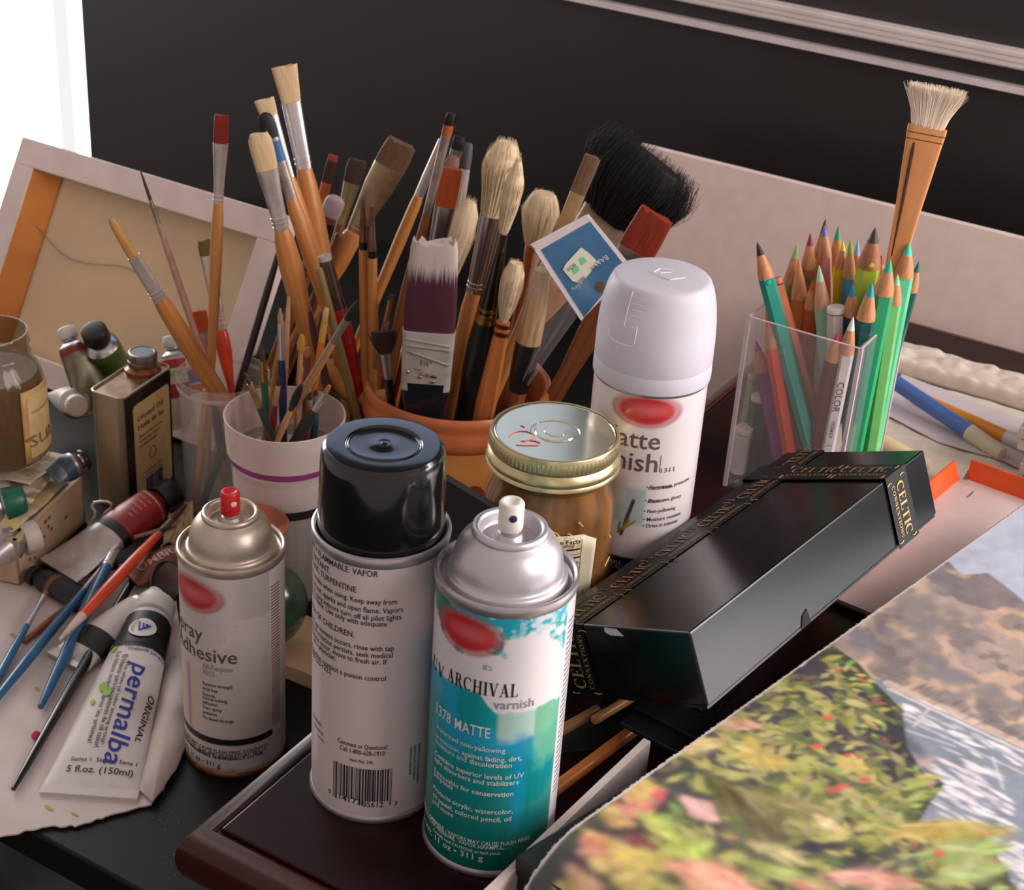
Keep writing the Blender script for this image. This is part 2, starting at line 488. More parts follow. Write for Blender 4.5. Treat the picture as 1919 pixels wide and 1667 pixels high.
# ------------------------------------------------------------------ spray cans
CR, CH = .0333, .1605
SEAM = M((186, 180, 182), .32, .75, var=.08)
DOME = M((206, 200, 204), .36, .75, var=.05, scale=50)
DOME_OLD = M((200, 186, 170), .40, .72, var=.12, scale=50)
class Can:
    def __init__(s, x, y, z, r=CR): s.c = np.array([x, y, z]); s.r = r
    def hit(s, px, py):
        d = ray(px, py); e = CAM - s.c
        a = d[0] ** 2 + d[1] ** 2; b = e[0] * d[0] + e[1] * d[1]; cc = e[0] ** 2 + e[1] ** 2 - s.r ** 2
        q = b * b - a * cc
        t = (-b - math.sqrt(max(q, 0))) / a
        p = CAM + d * t - s.c
        return math.atan2(p[0], -p[1]), p[2]      # angle measured from the side facing -Y
    def at(s, th, z, off=0.):
        return s.c + np.array([math.sin(th) * (s.r + off), -math.cos(th) * (s.r + off), z])
    def text(s, mb, body, pr, pl=None, hpx=None, cap=.72, serif=False, track=.06, off=.00022, align='r', sx=1., spacing=1., left=None, fx=None):
        """lettering wrapped on the can; pr / pl = pixel of the right / left end of the baseline"""
        v, f = serif2d(body, track) if serif else text2d(body, spacing)
        if not len(v): return
        x0, x1 = v[:, 0].min(), v[:, 0].max()
        thR, zR = s.hit(*pr)
        if pl is not None:
            thL, zL = s.hit(*pl)
            fx = (thR - thL) / (x1 - x0)
            hgt = hpx if hpx else None
            zz = zR
        else:
            zz = zR
        D = depth(s.at(thR, zz if zz is not None else zR))
        hm = hpx * D / FPX / .875
        ks = hm / (1. if serif else cap)
        if fx is None: fx = ks * sx / s.r
        out = []
        for (x, y) in v:
            th = thR - (x1 - x) * fx if left is None else left + (x - x0) * fx
            out.append(s.at(th, zz + y * ks, off))
        # keep only faces on the visible half to avoid wrapping over itself
        mb.add(out, f)

def can_shell(can, root, ras_fn, label_mat, nx=260, ny=140, old=False, names=True):
    c = can.c
    x = np.linspace(-math.pi, math.pi, nx)
    ras = Raster(-math.pi, math.pi, .0035, CH - .004, nx, ny, (200, 195, 196))
    ras_fn(ras)
    v = []; 
    for j in range(ny):
        for i in range(nx): v.append(can.at(ras.x[i], ras.y[j]))
    f = [(j * nx + i, j * nx + i + 1, (j + 1) * nx + i + 1, (j + 1) * nx + i) for j in range(ny - 1) for i in range(nx - 1)]
    body = MB().add(v, f).build('label_wrap', label_mat, root, col=ras.flat())
    r = can.r
    MB().lathe([(.004, .006), (r - .004, .003), (r - .003, .0), (r + .0004, .0), (r + .0010, .0012), (r + .0010, .0028), (r + .0001, .0042), (r - .001, .0045)], c, n=72).build('base_seam', SEAM if not old else M((150, 96, 60), .45, .8, var=.3, scale=120), root)
    dm = DOME_OLD if old else DOME
    z = CH
    MB().lathe([(r - .001, z - .0055), (r + .0001, z - .005), (r + .0008, z - .0035), (r + .0010, z - .0008), (r + .0006, z + .0006), (r - .0004, z + .0010), (r - .0016, z + .0002), (r - .0022, z - .0028), (r - .004, z - .0036)], c, n=72).build('top_seam', dm if old else SEAM, root)
    return body
def can_dome(can, root, old=False):
    r = can.r; z = CH; dm = DOME_OLD if old else DOME
    P = [(r - .0022, z - .003), (r - .0038, z - .0035), (r - .0044, z - .0025), (r - .0047, z + .0000), (r - .0054, z + .0011), (r - .0064, z + .0013), (r - .0070, z + .0022),
         (r - .0071, z + .0045), (r - .0073, z + .0075), (r - .0080, z + .0108), (r - .0092, z + .0140), (r - .0110, z + .0170), (r - .0132, z + .0194), (r - .0150, z + .0206), (r - .0158, z + .0215)]
    d = MB().lathe(P, can.c, n=72).build('dome', dm, root, sharp=50)
    q = r - .0168
    MB().lathe([(q + .0012, z + .0205), (q + .0016, z + .0222), (q + .0012, z + .0240), (q, z + .0248), (q - .0014, z + .0244), (q - .0022, z + .0230), (q - .0024, z + .0195), (q - .0034, z + .0180), (.0085, z + .0176), (.0066, z + .0184), (.0058, z + .0206), (.0045, z + .0212), (.0001, z + .0212)], can.c, n=64).build('valve_cup', dm, root, sharp=50)
    return d
def nozzle(can, root, mat, hmat, dirpx, label, h=.0165, r=.0059):
    z = CH + .0212
    c = can.c
    st = MB().lathe([(.0001, z - .004), (.0046, z - .004), (.0044, z + .0035), (.0001, z + .0035)], c, n=24).build('nozzle_stem', M((205, 198, 192), .35, trans=.3), root)
    b = MB().lathe([(.0001, z + .002), (r - .0003, z + .002), (r, z + .003), (r, z + h - .0012), (r - .0007, z + h - .0002), (r - .0018, z + h), (.0022, z + h - .0016), (.0001, z + h - .0018)], c, n=40).build('nozzle', mat, root)
    b['label'] = label
    th = dirpx
    d = np.array([math.sin(th), -math.cos(th), 0])
    p = c + d * (r - .0004) + Z * (z + h * .62)
    MB().lathe([(.0001, .0010), (.0014, .0010), (.0019, .0006), (.0019, .0)], p, d, n=20).build('spray_orifice', hmat, b)

# --- teal varnish can
TC = Can(.0019, .6521, ZT)
def oval_logo(ras, can, cpx, wpx, hpx, rotpx=0., col=(186, 48, 54), op=1.):
    th, z = can.hit(*cpx)
    a, _ = can.hit(cpx[0] - wpx / 2, cpx[1]); b, _ = can.hit(cpx[0] + wpx / 2, cpx[1])
    D = depth(can.at(th, z)); hm = hpx * D / FPX / .875 / 2
    cx = (a + b) / 2; rx = (b - a) / 2
    X = (ras.X - cx) / rx; Y = (ras.Y - z - rotpx * (ras.X - cx)) / hm
    d = np.sqrt(X * X + Y * Y)
    m1 = np.clip((1.14 - d) / .42, 0, 1) * op
    ras.blend(m1, col)
    m2 = np.clip((.85 - np.sqrt((X - .1) ** 2 + (Y * 1.6 - .1) ** 2)) / .8, 0, 1) * .75 * op
    ras.blend(m2, (216, 112, 112))
    rim = np.clip(1 - np.abs(d - .98) / .10, 0, 1) * np.clip(Y * -.6 + np.abs(X) - .15, 0, 1) * .5 * op
    ras.blend(rim, (110, 12, 22))
def teal_art(ras):
    nx, ny = ras.nx, ras.ny
    ras.c[:] = lin((218, 214, 218))
    n1 = fnoise(nx, ny, 26, 9, 3); n2 = fnoise(nx, ny, 14, 30, 5); n3 = fnoise(nx, ny, 60, 40, 8)
    def zpx(px, py): return TC.hit(px, py)[1]
    zA = zpx(925, 1238); zB = zpx(925, 1318); zt = zpx(940, 1146)
    vstroke = fnoise(nx, ny, 46, 6, 11)
    # upper painted band
    top = np.clip((ras.Y - (zA + .006 + (n1 - .5) * .02 - .012 * (n2 - .5) + .004 * np.sin(ras.X * 3))) / .0025, 0, 1)
    c = lin((28, 150, 140)) * (1 - n1[..., None]) + lin((40, 176, 196)) * n1[..., None]
    ras.blendc(top, c)
    patch = np.clip((n2 - .50) / .12, 0, 1) * top
    ras.blend(patch * .8, (30, 160, 190))
    patch = np.clip((n3 - .56) / .1, 0, 1) * top
    ras.blend(patch * .55, (190, 214, 214))
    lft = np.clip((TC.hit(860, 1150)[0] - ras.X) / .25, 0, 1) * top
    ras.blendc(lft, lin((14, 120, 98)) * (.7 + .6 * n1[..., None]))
    patch = np.clip((fnoise(nx, ny, 30, 30, 21) - .55) / .1, 0, 1) * top * np.clip((ras.X - TC.hit(960, 1150)[0]) / .3, 0, 1)
    ras.blend(patch * .8, (214, 216, 222))
    # lower painted field
    edge = zB - .004 + (n1 - .5) * .006 + .010 * np.clip((TC.hit(930, 1330)[0] - ras.X) / .25, 0, 1) - .001
    low = np.clip((edge - ras.Y) / .002, 0, 1)
    hgt = np.clip((ras.Y - .004) / (zB - .004), 0, 1)[..., None]
    base = lin((8, 98, 86)) * (1 - hgt) + lin((18, 150, 158)) * hgt
    base = base * (.78 + .44 * vstroke[..., None])
    ras.blendc(low, base)
    bl = np.clip((fnoise(nx, ny, 20, 7, 31) - .48) / .14, 0, 1) * low * np.clip((ras.Y - .060) / .025, 0, 1)
    ras.blend(bl * .85, (36, 160, 204))
    x0 = TC.hit(930, 1350)[0]; x1 = TC.hit(1018, 1350)[0]
    pale = np.clip((ras.X - x0 + (n1 - .5) * .1) / .05, 0, 1) * np.clip((edge - ras.Y) / .001, 0, 1) * np.clip((ras.Y - (zB - .020 - .006 * n2)) / .003, 0, 1)
    ras.blend(pale * .85, (176, 206, 196))
    xg = TC.hit(1000, 1450)[0] - .06
    gr = np.clip((ras.X - xg + (vstroke - .5) * .12) / .05, 0, 1) * np.clip((edge - ras.Y) / .001, 0, 1) * np.clip((ras.Y - .058 - .02 * n1) / .006, 0, 1)
    ras.blend(gr * .9, (96, 172, 138))
    bl2 = np.clip(1 - np.abs(ras.X - xg + .18) / .16, 0, 1) * np.clip((zB - .016 - ras.Y) / .004, 0, 1) * np.clip((ras.Y - .022) / .03, 0, 1) * (.4 + .8 * vstroke)
    ras.blend(np.clip(bl2, 0, 1) * .85, (24, 150, 206))
    # white strip with fine print at the right
    xs = TC.hit(1052, 1300)[0]
    st = np.clip((ras.X - xs + .06) / .02, 0, 1) * np.clip((xs + .62 - ras.X) / .02, 0, 1)
    ras.blend(st, (216, 212, 216))
    oval_logo(ras, TC, (884, 1190), 122, 80, 0.)
rt = thing('spray_can', 'teal and white varnish spray can with bare white nozzle, nearest the front', 'spray can', TC.c)
can_shell(TC, rt, teal_art, ATTR_GLOSS, 520, 300)
can_dome(TC, rt)
nozzle(TC, rt, M((226, 220, 212), .4, var=.03), M((34, 36, 70), .5), TC.hit(966, 1100)[0] + .06, 'white spray nozzle with dark dot')
INK = M((34, 30, 34), .5); INKG = M((138, 134, 140), .5); WINK = M((216, 222, 220), .5); INKR = M((176, 52, 66), .5)
mb = MB()
TC.text(mb, 'ARCHIVAL', (970, 1305), (838, 1283), 27, serif=True, track=.10)
TC.text(mb, 'UV', (832, 1274), None, 25, serif=True, track=.10, sx=1.0)
mb.build('title_lettering', INK, rt, smooth=False)
mb = MB(); TC.text(mb, 'varnish', (1000, 1321), (924, 1326), 19, cap=.74); mb.build('subtitle_lettering', INKG, rt, smooth=False)
mb = MB()
TC.text(mb, '1378', (845, 1357), (818, 1345), 22)
TC.text(mb, 'MATTE', (918, 1383), (852, 1367), 22, spacing=1.05)
TH0 = TC.hit(818, 1380)[0]; _v = text2d('protection against fading, dirt,')[0]; FX0 = (TC.hit(977, 1423)[0] - TH0) / (_v[:, 0].max() - _v[:, 0].min())
for s_, r_, hp in (('Advanced non-yellowing', (944, 1410), 13), ('protection against fading, dirt,', (977, 1423), 13), ('moisture and discoloration', (957, 1437), 13),
                   ('Contains superior levels of UV', (979, 1455), 13), ('light absorbers and stabilizers', (971, 1468), 13), ('Removable for conservation', (961, 1490), 13), ('purposes', (850, 1480), 13),
                   ('Protects acrylic, watercolor,', (958, 1523), 13), ('oil pastel, colored pencil, oil', (957, 1537), 13), ('and more', (850, 1532), 13)):
    TC.text(mb, s_, r_, None, hp * .78, left=TH0, fx=FX0)
for s_, r_, hp in (('EXTREMELY FLAMMABLE - VAPORS MAY CAUSE FLASH FIRES!', (993, 1570), 10), ('CONTENTS UNDER PRESSURE.  VAPOR HARMFUL.', (945, 1590), 10), ('Carefully read CAUTIONS on back panel.', (938, 1600), 8), ('Net Wt. 11 oz • 311 g', (905, 1612), 15)):
    TC.text(mb, s_, r_, None, hp * .80, sx=.86 if hp < 14 else 1.1)
mb.build('panel_lettering', WINK, rt, smooth=False)
mb = MB()
for k in range(34):
    th = TC.hit(1052, 1300)[0]
    z0 = .040 + k * .0031
    for q in range(3):
        a0 = th + .02 + q * .075
        mb.add([TC.at(a0, z0, .0002), TC.at(a0 + .055, z0 + .0004, .0002), TC.at(a0 + .055, z0 + .0014, .0002), TC.at(a0, z0 + .001, .0002)], [(0, 1, 2, 3)])
mb.build('fine_print', M((150, 130, 138), .5), rt, smooth=False)
mb = MB(); TC.text(mb, 'IES', (922, 1256), None, 9, serif=True); mb.build('series_lettering', INKG, rt, smooth=False)

# --- tall white can with black cap
MCN = Can(-.0606, .6852, ZT)
def mid_art(ras):
    ras.c[:] = lin((204, 190, 192))
    n1 = fnoise(ras.nx, ras.ny, 20, 20, 41)
    x0 = MCN.hit(800, 1200)[0]
    t = np.clip((ras.X - x0 + (n1 - .5) * .25) / .35, 0, 1) * np.clip((ras.Y - .055 + n1 * .03) / .03, 0, 1)
    ras.blend(t * .75, (120, 166, 172))
    t = np.clip((ras.X - x0 - .25 + (n1 - .5) * .25) / .25, 0, 1) * np.clip((ras.Y - .10 + n1 * .02) / .03, 0, 1)
    ras.blend(t * .7, (44, 128, 124))
    th, z = MCN.hit(775, 1390)
    th2, z2 = MCN.hit(784, 1455)
    k = (np.abs(ras.X - th - .03) < .12) & (ras.Y < z + .002) & (ras.Y > z2 - .007)
    ras.blend(k * .7, (196, 202, 206))
rm = thing('spray_can', 'white spray can with black cap and barcode, printed with warning text', 'spray can', MCN.c)
can_shell(MCN, rm, mid_art, ATTR_GLOSS, 260, 140)
CAPB = M((14, 14, 16), .16, var=.05, coat=.6)
c = MCN.c
cap = MB().lathe([(.0308, CH - .0030), (.0313, CH - .0015), (.0300, CH + .037), (.0296, CH + .0405), (.0287, CH + .0430), (.0274, CH + .0443), (.0258, CH + .0446), (.0186, CH + .0446), (.0182, CH + .0443), (.0178, CH + .0445), (.0172, CH + .0442), (.0168, CH + .0444), (.0160, CH + .0441), (.0042, CH + .0440), (.0034, CH + .0443), (.0018, CH + .0443), (.0010, CH + .0424), (.0001, CH + .0422)], c, n=80)
cap.build('cap', CAPB, rm, sharp=24)['label'] = 'glossy black plastic cap'
mb = MB()
BL = [('EXTREMELY FLAMMABLE. VAPOR', (709, 1081), 12), ('AND MIST IRRITANT.', (619, 1075), 12), ('HEPTANE, TURPENTINE', (668, 1110), 12),
      ('Do not smoke when using. Keep away from', (744, 1131), 10.5), ('such as heat, sparks and open flame. Vapors', (755, 1145), 10.5), ('ignite. If using indoors turn off all pilot lights.', (754, 1159), 10.5), ('sparks or flame. Use only with adequate', (725, 1173), 10.5),
      ('KEEP OUT OF REACH OF CHILDREN.', (664, 1194), 12), ('First Aid: If eye contact occurs, rinse with tap', (738, 1218), 10.5), ('15 minutes. If irritation persists, seek medical', (736, 1231), 10.5), ('If symptoms occur, move to fresh air. If', (725, 1244), 10.5), ('call a physician.', (630, 1238), 10.5),
      ('more information, contact a poison control', (723, 1275), 10.5), ('1-800-222-1222.', (622, 1264), 10.5)]
for s_, r_, hp in BL: MCN.text(mb, s_, r_, None, hp, sx=.82)
mb.build('warning_lettering', INK, rm, smooth=False); mb = MB()
MCN.text(mb, 'Comment or Questions?', (726, 1403), (633, 1388), 9.5)
MCN.text(mb, 'Call 1-800-628-1910', (721, 1415), (637, 1401), 9.5)
MCN.text(mb, 'Item No. 545', (699, 1431), (656, 1424), 7)
MCN.text(mb, '0', (620, 1486), None, 9); MCN.text(mb, '14173', (676, 1507), (636, 1496), 11); MCN.text(mb, '35612', (718, 1511), (680, 1507), 11); MCN.text(mb, '3', (744, 1507), None, 9)
mb.build('contact_lettering', INK, rm, smooth=False); mb = MB()
for i, (s_, yy) in enumerate((('Product', 1362), ('Assistance', 1378), ('and Colors', 1392))):
    MCN.text(mb, s_, (603 + i * 3, yy), None, 9 - i * 2, serif=False, sx=.8)
thL, zt = MCN.hit(625, 1432); thR, _ = MCN.hit(735, 1440)
_, zb = MCN.hit(680, 1500); zt = MCN.hit(680, 1440)[1]
rb = random.Random(3); xx = 0.
mb.build('address_lettering', INK, rm, smooth=False); mb = MB()
while xx < 1:
    wbar = rb.choice((.009, .009, .018, .027)); gap = rb.choice((.009, .012, .020))
    a = thL + (thR - thL) * xx; b_ = thL + (thR - thL) * min(1, xx + wbar)
    lo = zb if .06 < xx < .94 and not .47 < xx < .53 else zb - .003
    mb.add([MCN.at(a, lo, .0002), MCN.at(b_, lo, .0002), MCN.at(b_, zt, .0002), MCN.at(a, zt, .0002)], [(0, 1, 2, 3)])
    xx += wbar + gap
mb.build('barcode', INK, rm, smooth=False)
# small vertical notice
mb = MB()
thN, zN = MCN.hit(783, 1392)
for i, s_ in enumerate(('WARNING: This product contains a', 'chemical known to the State of', 'California to cause cancer.')):
    v, f = text2d(s_)
    k = .00245
    mb.add([MCN.at(thN - i * .075 + y * k / CR, zN - x * k * .72, .0003) for x, y in v], f)
mb.build('notice_lettering', INK, rm, smooth=False)

# --- adhesive can (old, on the desk)
LC = Can(-.1714, .8747, 0.)
def adh_art(ras):
    nx, ny = ras.nx, ras.ny
    ras.c[:] = lin((196, 184, 180))
    z1 = LC.hit(440, 1165)[1]
    ras.blend(np.clip((ras.Y - z1) / .0015, 0, 1) * np.clip((ras.X - LC.hit(452, 1150)[0]) / .3 + .65, 0, 1) * .55, (158, 150, 150))
    n1 = fnoise(nx, ny, 26, 26, 51)
    xl = LC.hit(375, 1300)[0]
    fig = np.clip((xl - ras.X + (n1 - .5) * .3) / .12, 0, 1) * np.clip((LC.hit(360, 1240)[1] - ras.Y) / .004, 0, 1) * np.clip((ras.Y - .030) / .006, 0, 1)
    ras.blend(fig * .7, (206, 176, 158))
    ras.blend(fig * np.clip(1 - np.abs(ras.X - xl + .32) / .1, 0, 1) * .8, (138, 112, 146))
    oval_logo(ras, LC, (372, 1117), 92, 66, .0, (176, 44, 52))
    st0 = LC.hit(505, 1200)[0]
    ras.blend(((ras.X > st0) & (ras.X < st0 + 1.3)) * .6, (212, 204, 200))
    # black band above the warning lines, rust at the bottom
    zb_ = LC.hit(440, 1392)[1]
    ras.blend(((np.abs(ras.Y - zb_) < .0022) & (ras.X < LC.hit(510, 1380)[0]) & (ras.X > -2.2)) * 1., (24, 24, 24))
    ras.blend(np.clip((.008 - ras.Y + (n1 - .5) * .006) / .003, 0, 1) * .7, (132, 84, 56))
    ras.blend((fnoise(nx, ny, 70, 40, 61) > .74) * .25, (150, 140, 134))
rl = thing('spray_can', 'white adhesive spray can with red nozzle and rusty base, on the black desk', 'spray can', LC.c)
can_shell(LC, rl, adh_art, ATTR, 260, 150, old=True)
can_dome(LC, rl, old=True)
nozzle(LC, rl, M((196, 30, 32), .4, var=.04), M((226, 216, 206), .5), LC.hit(447, 1050)[0] + .25, 'red spray nozzle', h=.0175, r=.0060)
mb = MB()
LC.text(mb, 'Spray', (380, 1202), None, 25, cap=.62, sx=.92)
LC.text(mb, 'Adhesive', (445, 1243), None, 27, cap=.70, sx=.96)
mb.build('title_lettering', M((84, 76, 76), .5), rl, smooth=False)
mb = MB()
LC.text(mb, 'All-Purpose', (437, 1259), (379, 1252), 11); LC.text(mb, '7010', (402, 1268), (379, 1264), 11)
mb.build('subtitle_lettering', M((150, 142, 142), .5), rl, smooth=False)
mb = MB()
for s_, a, b_ in (('Superior strength', (436, 1290), (380, 1284)), ('Acid free', (408, 1298), (380, 1296)), ('Smooth,', (405, 1308), (380, 1305)), ('non-wrinkling', (426, 1317), (380, 1312)), ('adhesion', (408, 1324), (380, 1321)),
                  ('Even spray', (416, 1334), (381, 1330)), ('pattern', (406, 1342), (381, 1339)), ('No bleed through', (438, 1354), (381, 1348))):
    LC.text(mb, s_, a, b_, 7)
mb.build('panel_lettering', INK, rl, smooth=False); mb = MB()
for s_, r_, hp in (('EXTREMELY FLAMMABLE. VAPORS MAY CAUSE FLASH FIRES. CONTENTS', (501, 1396), 6.5), ('UNDER PRESSURE. IRRITATES EYES, SKIN AND RESPIRATORY TRACT.', (500, 1403), 6.5), ('HARMFUL VAPOR, MAY AFFECT THE NERVOUS SYSTEM.', (494, 1411), 6.5), ('Carefully read CAUTIONS on back panel.', (447, 1423), 6), ('Net Wt. 11 oz • 311 g', (413, 1438), 9.5)):
    LC.text(mb, s_, r_, None, hp, sx=.92)
mb.build('caution_lettering', INK, rl, smooth=False)
mb = MB()
th = LC.hit(507, 1200)[0]
for k in range(46):
    z0 = .034 + k * .0024
    if z0 > .146: break
    for q in range(5):
        a0 = th + .02 + q * .055
        mb.add([LC.at(a0, z0, .0002), LC.at(a0 + .045, z0, .0002), LC.at(a0 + .045, z0 + .0011, .0002), LC.at(a0, z0 + .0011, .0002)], [(0, 1, 2, 3)])
mb.build('fine_print', M((168, 110, 104), .5), rl, smooth=False)

# --- matte finish can with frosted cap
XC = Can(.0795, .8842, ZT, .0339)
def mat_art(ras):
    nx, ny = ras.nx, ras.ny
    ras.c[:] = lin((216, 206, 208))
    oval_logo(ras, XC, (1212, 771), 128, 60)
    n1 = fnoise(nx, ny, 30, 30, 71)
    def box(px0, px1, py0, py1, col, op):
        a = XC.hit(px0, (py0 + py1) / 2)[0]; b = XC.hit(px1, (py0 + py1) / 2)[0]
        z1 = XC.hit((px0 + px1) / 2, py0)[1]; z0 = XC.hit((px0 + px1) / 2, py1)[1]
        mk = np.clip((ras.X - a) / .06, 0, 1) * np.clip((b - ras.X) / .06, 0, 1) * np.clip((ras.Y - z0) / .004, 0, 1) * np.clip((z1 - ras.Y) / .004, 0, 1)
        ras.blend(mk * op, col)
    box(1128, 1180, 880, 930, (196, 186, 160), .7)
    box(1128, 1212, 905, 985, (150, 178, 176), .8)
    box(1128, 1176, 900, 945, (204, 196, 196), .6)
    box(1150, 1176, 1000, 1038, (222, 216, 212), .9)
    for (x0, y0, x1, y1, w, col) in ((1163, 1000, 1187, 938, 9, (70, 62, 60)), (1158, 995, 1178, 975, 7, (176, 96, 60)), (1165, 990, 1188, 978, 7, (120, 150, 70)), (1158, 990, 1162, 978, 6, (60, 120, 150))):
        a = XC.hit(x0, y0); b = XC.hit(x1, y1)
        d = np.array(b) - np.array(a); L2 = d @ np.diag((XC.r ** 2, 1)) @ d
        t = np.clip(((ras.X - a[0]) * d[0] * XC.r ** 2 + (ras.Y - a[1]) * d[1]) / L2, 0, 1)
        dist = np.sqrt(((ras.X - a[0] - t * d[0]) * XC.r) ** 2 + (ras.Y - a[1] - t * d[1]) ** 2)
        ras.blend(np.clip((w / 6700 - dist) / .0004, 0, 1), col)
    zb1 = XC.hit(1185, 1045)[1]
    ras.blend(np.clip((zb1 - ras.Y) / .0006, 0, 1) * (ras.Y > .003), (26, 24, 24))
rx = thing('spray_can', 'tall white matte finish spray can with frosted clear cap, behind the gift box', 'spray can', XC.c)
can_shell(XC, rx, mat_art, ATTR_GLOSS, 360, 240)
c = XC.c; h0 = .1585
FROST = M((226, 222, 232), .42, var=.02, trans=.35, ior=1.3)
cp = MB().lathe([(a_, h0 + (b_ - h0) * .955) for a_, b_ in [(.0338, h0 - .001), (.0350, h0 - .001), (.03515, h0 + .001), (.03500, h0 + .0085), (.0346, h0 + .0098), (.0350, h0 + .0112), (.0349, h0 + .024), (.0343, h0 + .036), (.0330, h0 + .047), (.0308, h0 + .056), (.0288, h0 + .0608), (.0275, h0 + .0622), (.0260, h0 + .0628), (.0001, h0 + .0624)]], c, n=80)
capo = cp.build('frosted_cap', FROST, rx, sharp=32)
MB().lathe([(.0318, h0), (.0318, h0 + .012), (.0262, h0 + .022), (.018, h0 + .030), (.0001, h0 + .030)], c, n=48).build('inner_dome', M((214, 208, 214), .5, var=.04), rx)
EMB = M((236, 232, 238), .4, var=.02)
# moulded tab lines on the frosted cap
def cap_r(z):
    P = [(.0349, .024), (.0343, .036), (.0330, .047), (.0308, .056), (.0288, .0608)]
    z = (z - h0) / .955
    if z < P[0][1]: return P[0][0]
    for (a, b), (d, e) in zip(P, P[1:]):
        if z <= e: return a + (d - a) * (z - b) / (e - b)
    return P[-1][0]
def capline(pts, r=.00035):
    q = []
    for th, z in pts:
        q.append(c + np.array([math.sin(th), -math.cos(th), 0]) * (cap_r(z) + .0001) + Z * z)
    return q
mb = MB()
t0, t1 = -.98, -.42
mb.tube(capline([(t0 + .0, h0 + .034), (t0 + .03, h0 + .029), (t0 + .12, h0 + .0275), (-.7, h0 + .0272), (t1 - .08, h0 + .0275), (t1 - .02, h0 + .029), (t1, h0 + .034), (t1, h0 + .040)]), .0003, 6)
mb.tube(capline([(-.66, h0 + .0385), (-.655, h0 + .048), (-.65, h0 + .0585)]), .0003, 6)
for k in range(6):
    mb.tube(capline([(-.60 + .01 * k, h0 + .0555 - k * .0033), (-.38, h0 + .0555 - k * .0033)]), .00014, 5)
for (a, b) in (((-.008, .004), (.004, -.007)), ((.004, -.007), (.013, -.002)), ((-.005, .003), (-.001, .009)), ((-.001, .009), (.006, .007)), ((-.001, .002), (.005, .004))):
    mb.tube([c + np.array([a[0], a[1], h0 + .0602]), c + np.array([b[0], b[1], h0 + .0602])], .0003, 5)
mb.build('moulded_marks', EMB, capo)
mb = MB()
XC.text(mb, 'Matte', (1236, 842), None, 35, cap=.74, sx=.98)
XC.text(mb, 'Finish', (1231, 884), None, 36, cap=.74, sx=.98)
thA, zA_ = XC.hit(1235, 884); zB_ = XC.hit(1235, 853)[1]
mb.add([XC.at(thA, zA_, .0002), XC.at(thA + .012, zA_, .0002), XC.at(thA + .012, zB_, .0002), XC.at(thA, zB_, .0002)], [(0, 1, 2, 3)])
XC.text(mb, '1311', (1263, 882), (1238, 884), 9)
mb.build('title_lettering', M((96, 84, 84), .5), rx, smooth=False)
mb = MB()
for s_, a, b_, hp in (('• Permanent, protective', (1291, 898), (1212, 907), 7), ('matte finish', (1259, 913), (1215, 917), 7), ('• Eliminates glossy', (1276, 930), (1209, 936), 7), ('sheen', (1236, 941), (1213, 944), 7),
                      ('• Non-yellowing', (1265, 953), (1207, 957), 7), ('• Moisture resistant', (1275, 963), (1206, 969), 7), ('• Dries in minutes', (1269, 977), (1205, 982), 7)):
    XC.text(mb, s_, a, b_, hp)
mb.build('panel_lettering', M((40, 36, 38), .5), rx, smooth=False)
mb = MB()
for s_, r_ in (('EXTREMELY FLAMMABLE.', (1166, 1058)), ('VAPORS MAY CAUSE', (1176, 1068))):
    XC.text(mb, s_, r_, None, 7)
mb.build('caution_lettering', WINK, rx, smooth=False)
# ------------------------------------------------------------------ mason jar with gold lid
GOLD = M((214, 198, 150), .28, .85, var=.06)
LIDTOP = M((216, 210, 186), .16, .9, var=.03)
def real_glass(col, rough=.04, tr=1.):
    return M(col, rough, 0, trans=tr, var=.02, ior=1.45)
JC = np.array([.0241, .832, ZT]); JT = .1405
rj = thing('mason_jar', 'glass canning jar of amber varnish with a ribbed gold screw lid', 'jar', JC)
JR = .0400
prof = [(.0001, .003), (.030, .0015), (JR - .004, .0015), (JR - .0005, .006), (JR, .012), (JR, .088), (JR - .0004, .095), (JR - .002, .104), (JR - .005, .112), (.0345, .1165), (.0340, .121), (.0340, .136), (.0325, .136), (.0325, .121), (.033, .115), (JR - .0065, .110), (JR - .0035, .102), (JR - .0020, .094), (JR - .0018, .012), (JR - .005, .005), (.0001, .005)]
AMBER = M((148, 100, 52), .2, 0, kind='plain', col2=(58, 32, 16), scale=(48, 48, 20), coat=.6)
GLASSJ = M((150, 110, 70), .05, 0, alpha=.12, var=.02, bump=.35, scale=90, coat=.5)
MB().lathe(prof, JC, n=72).build('glass_body', GLASSJ, rj)
ri = JR - .0024
MB().lathe([(.0001, .006), (ri - .004, .006), (ri, .012), (ri, .094), (ri - .0015, .101), (ri - .0045, .1085), (.0322, .114), (.0001, .114)], JC, n=64).build('amber_varnish', AMBER, rj)
# dried gold smears on the glass
mb = MB(); r2 = random.Random(5)
for k in range(120):
    th = r2.gauss(-.12, .16) if k < 60 else (r2.gauss(.42, .12) if k < 100 else r2.uniform(-1.2, 1.2))
    z = .089 + r2.gauss(0, .0045) if k < 100 else r2.uniform(.03, .1)
    pts = []
    a = th; zz = z
    for q in range(4):
        rr = JR + .0002 if zz < .094 else JR - .0008 - (zz - .094) * .25
        pts.append(JC + np.array([math.sin(a) * rr, -math.cos(a) * rr, zz])); a += r2.gauss(0, .035); zz += r2.gauss(-.0012, .0015)
    mb.tube(pts, .00055, 5)
o = mb.build('varnish_smears', M((216, 170, 66), .4, var=.2), rj); o['kind'] = 'stuff'
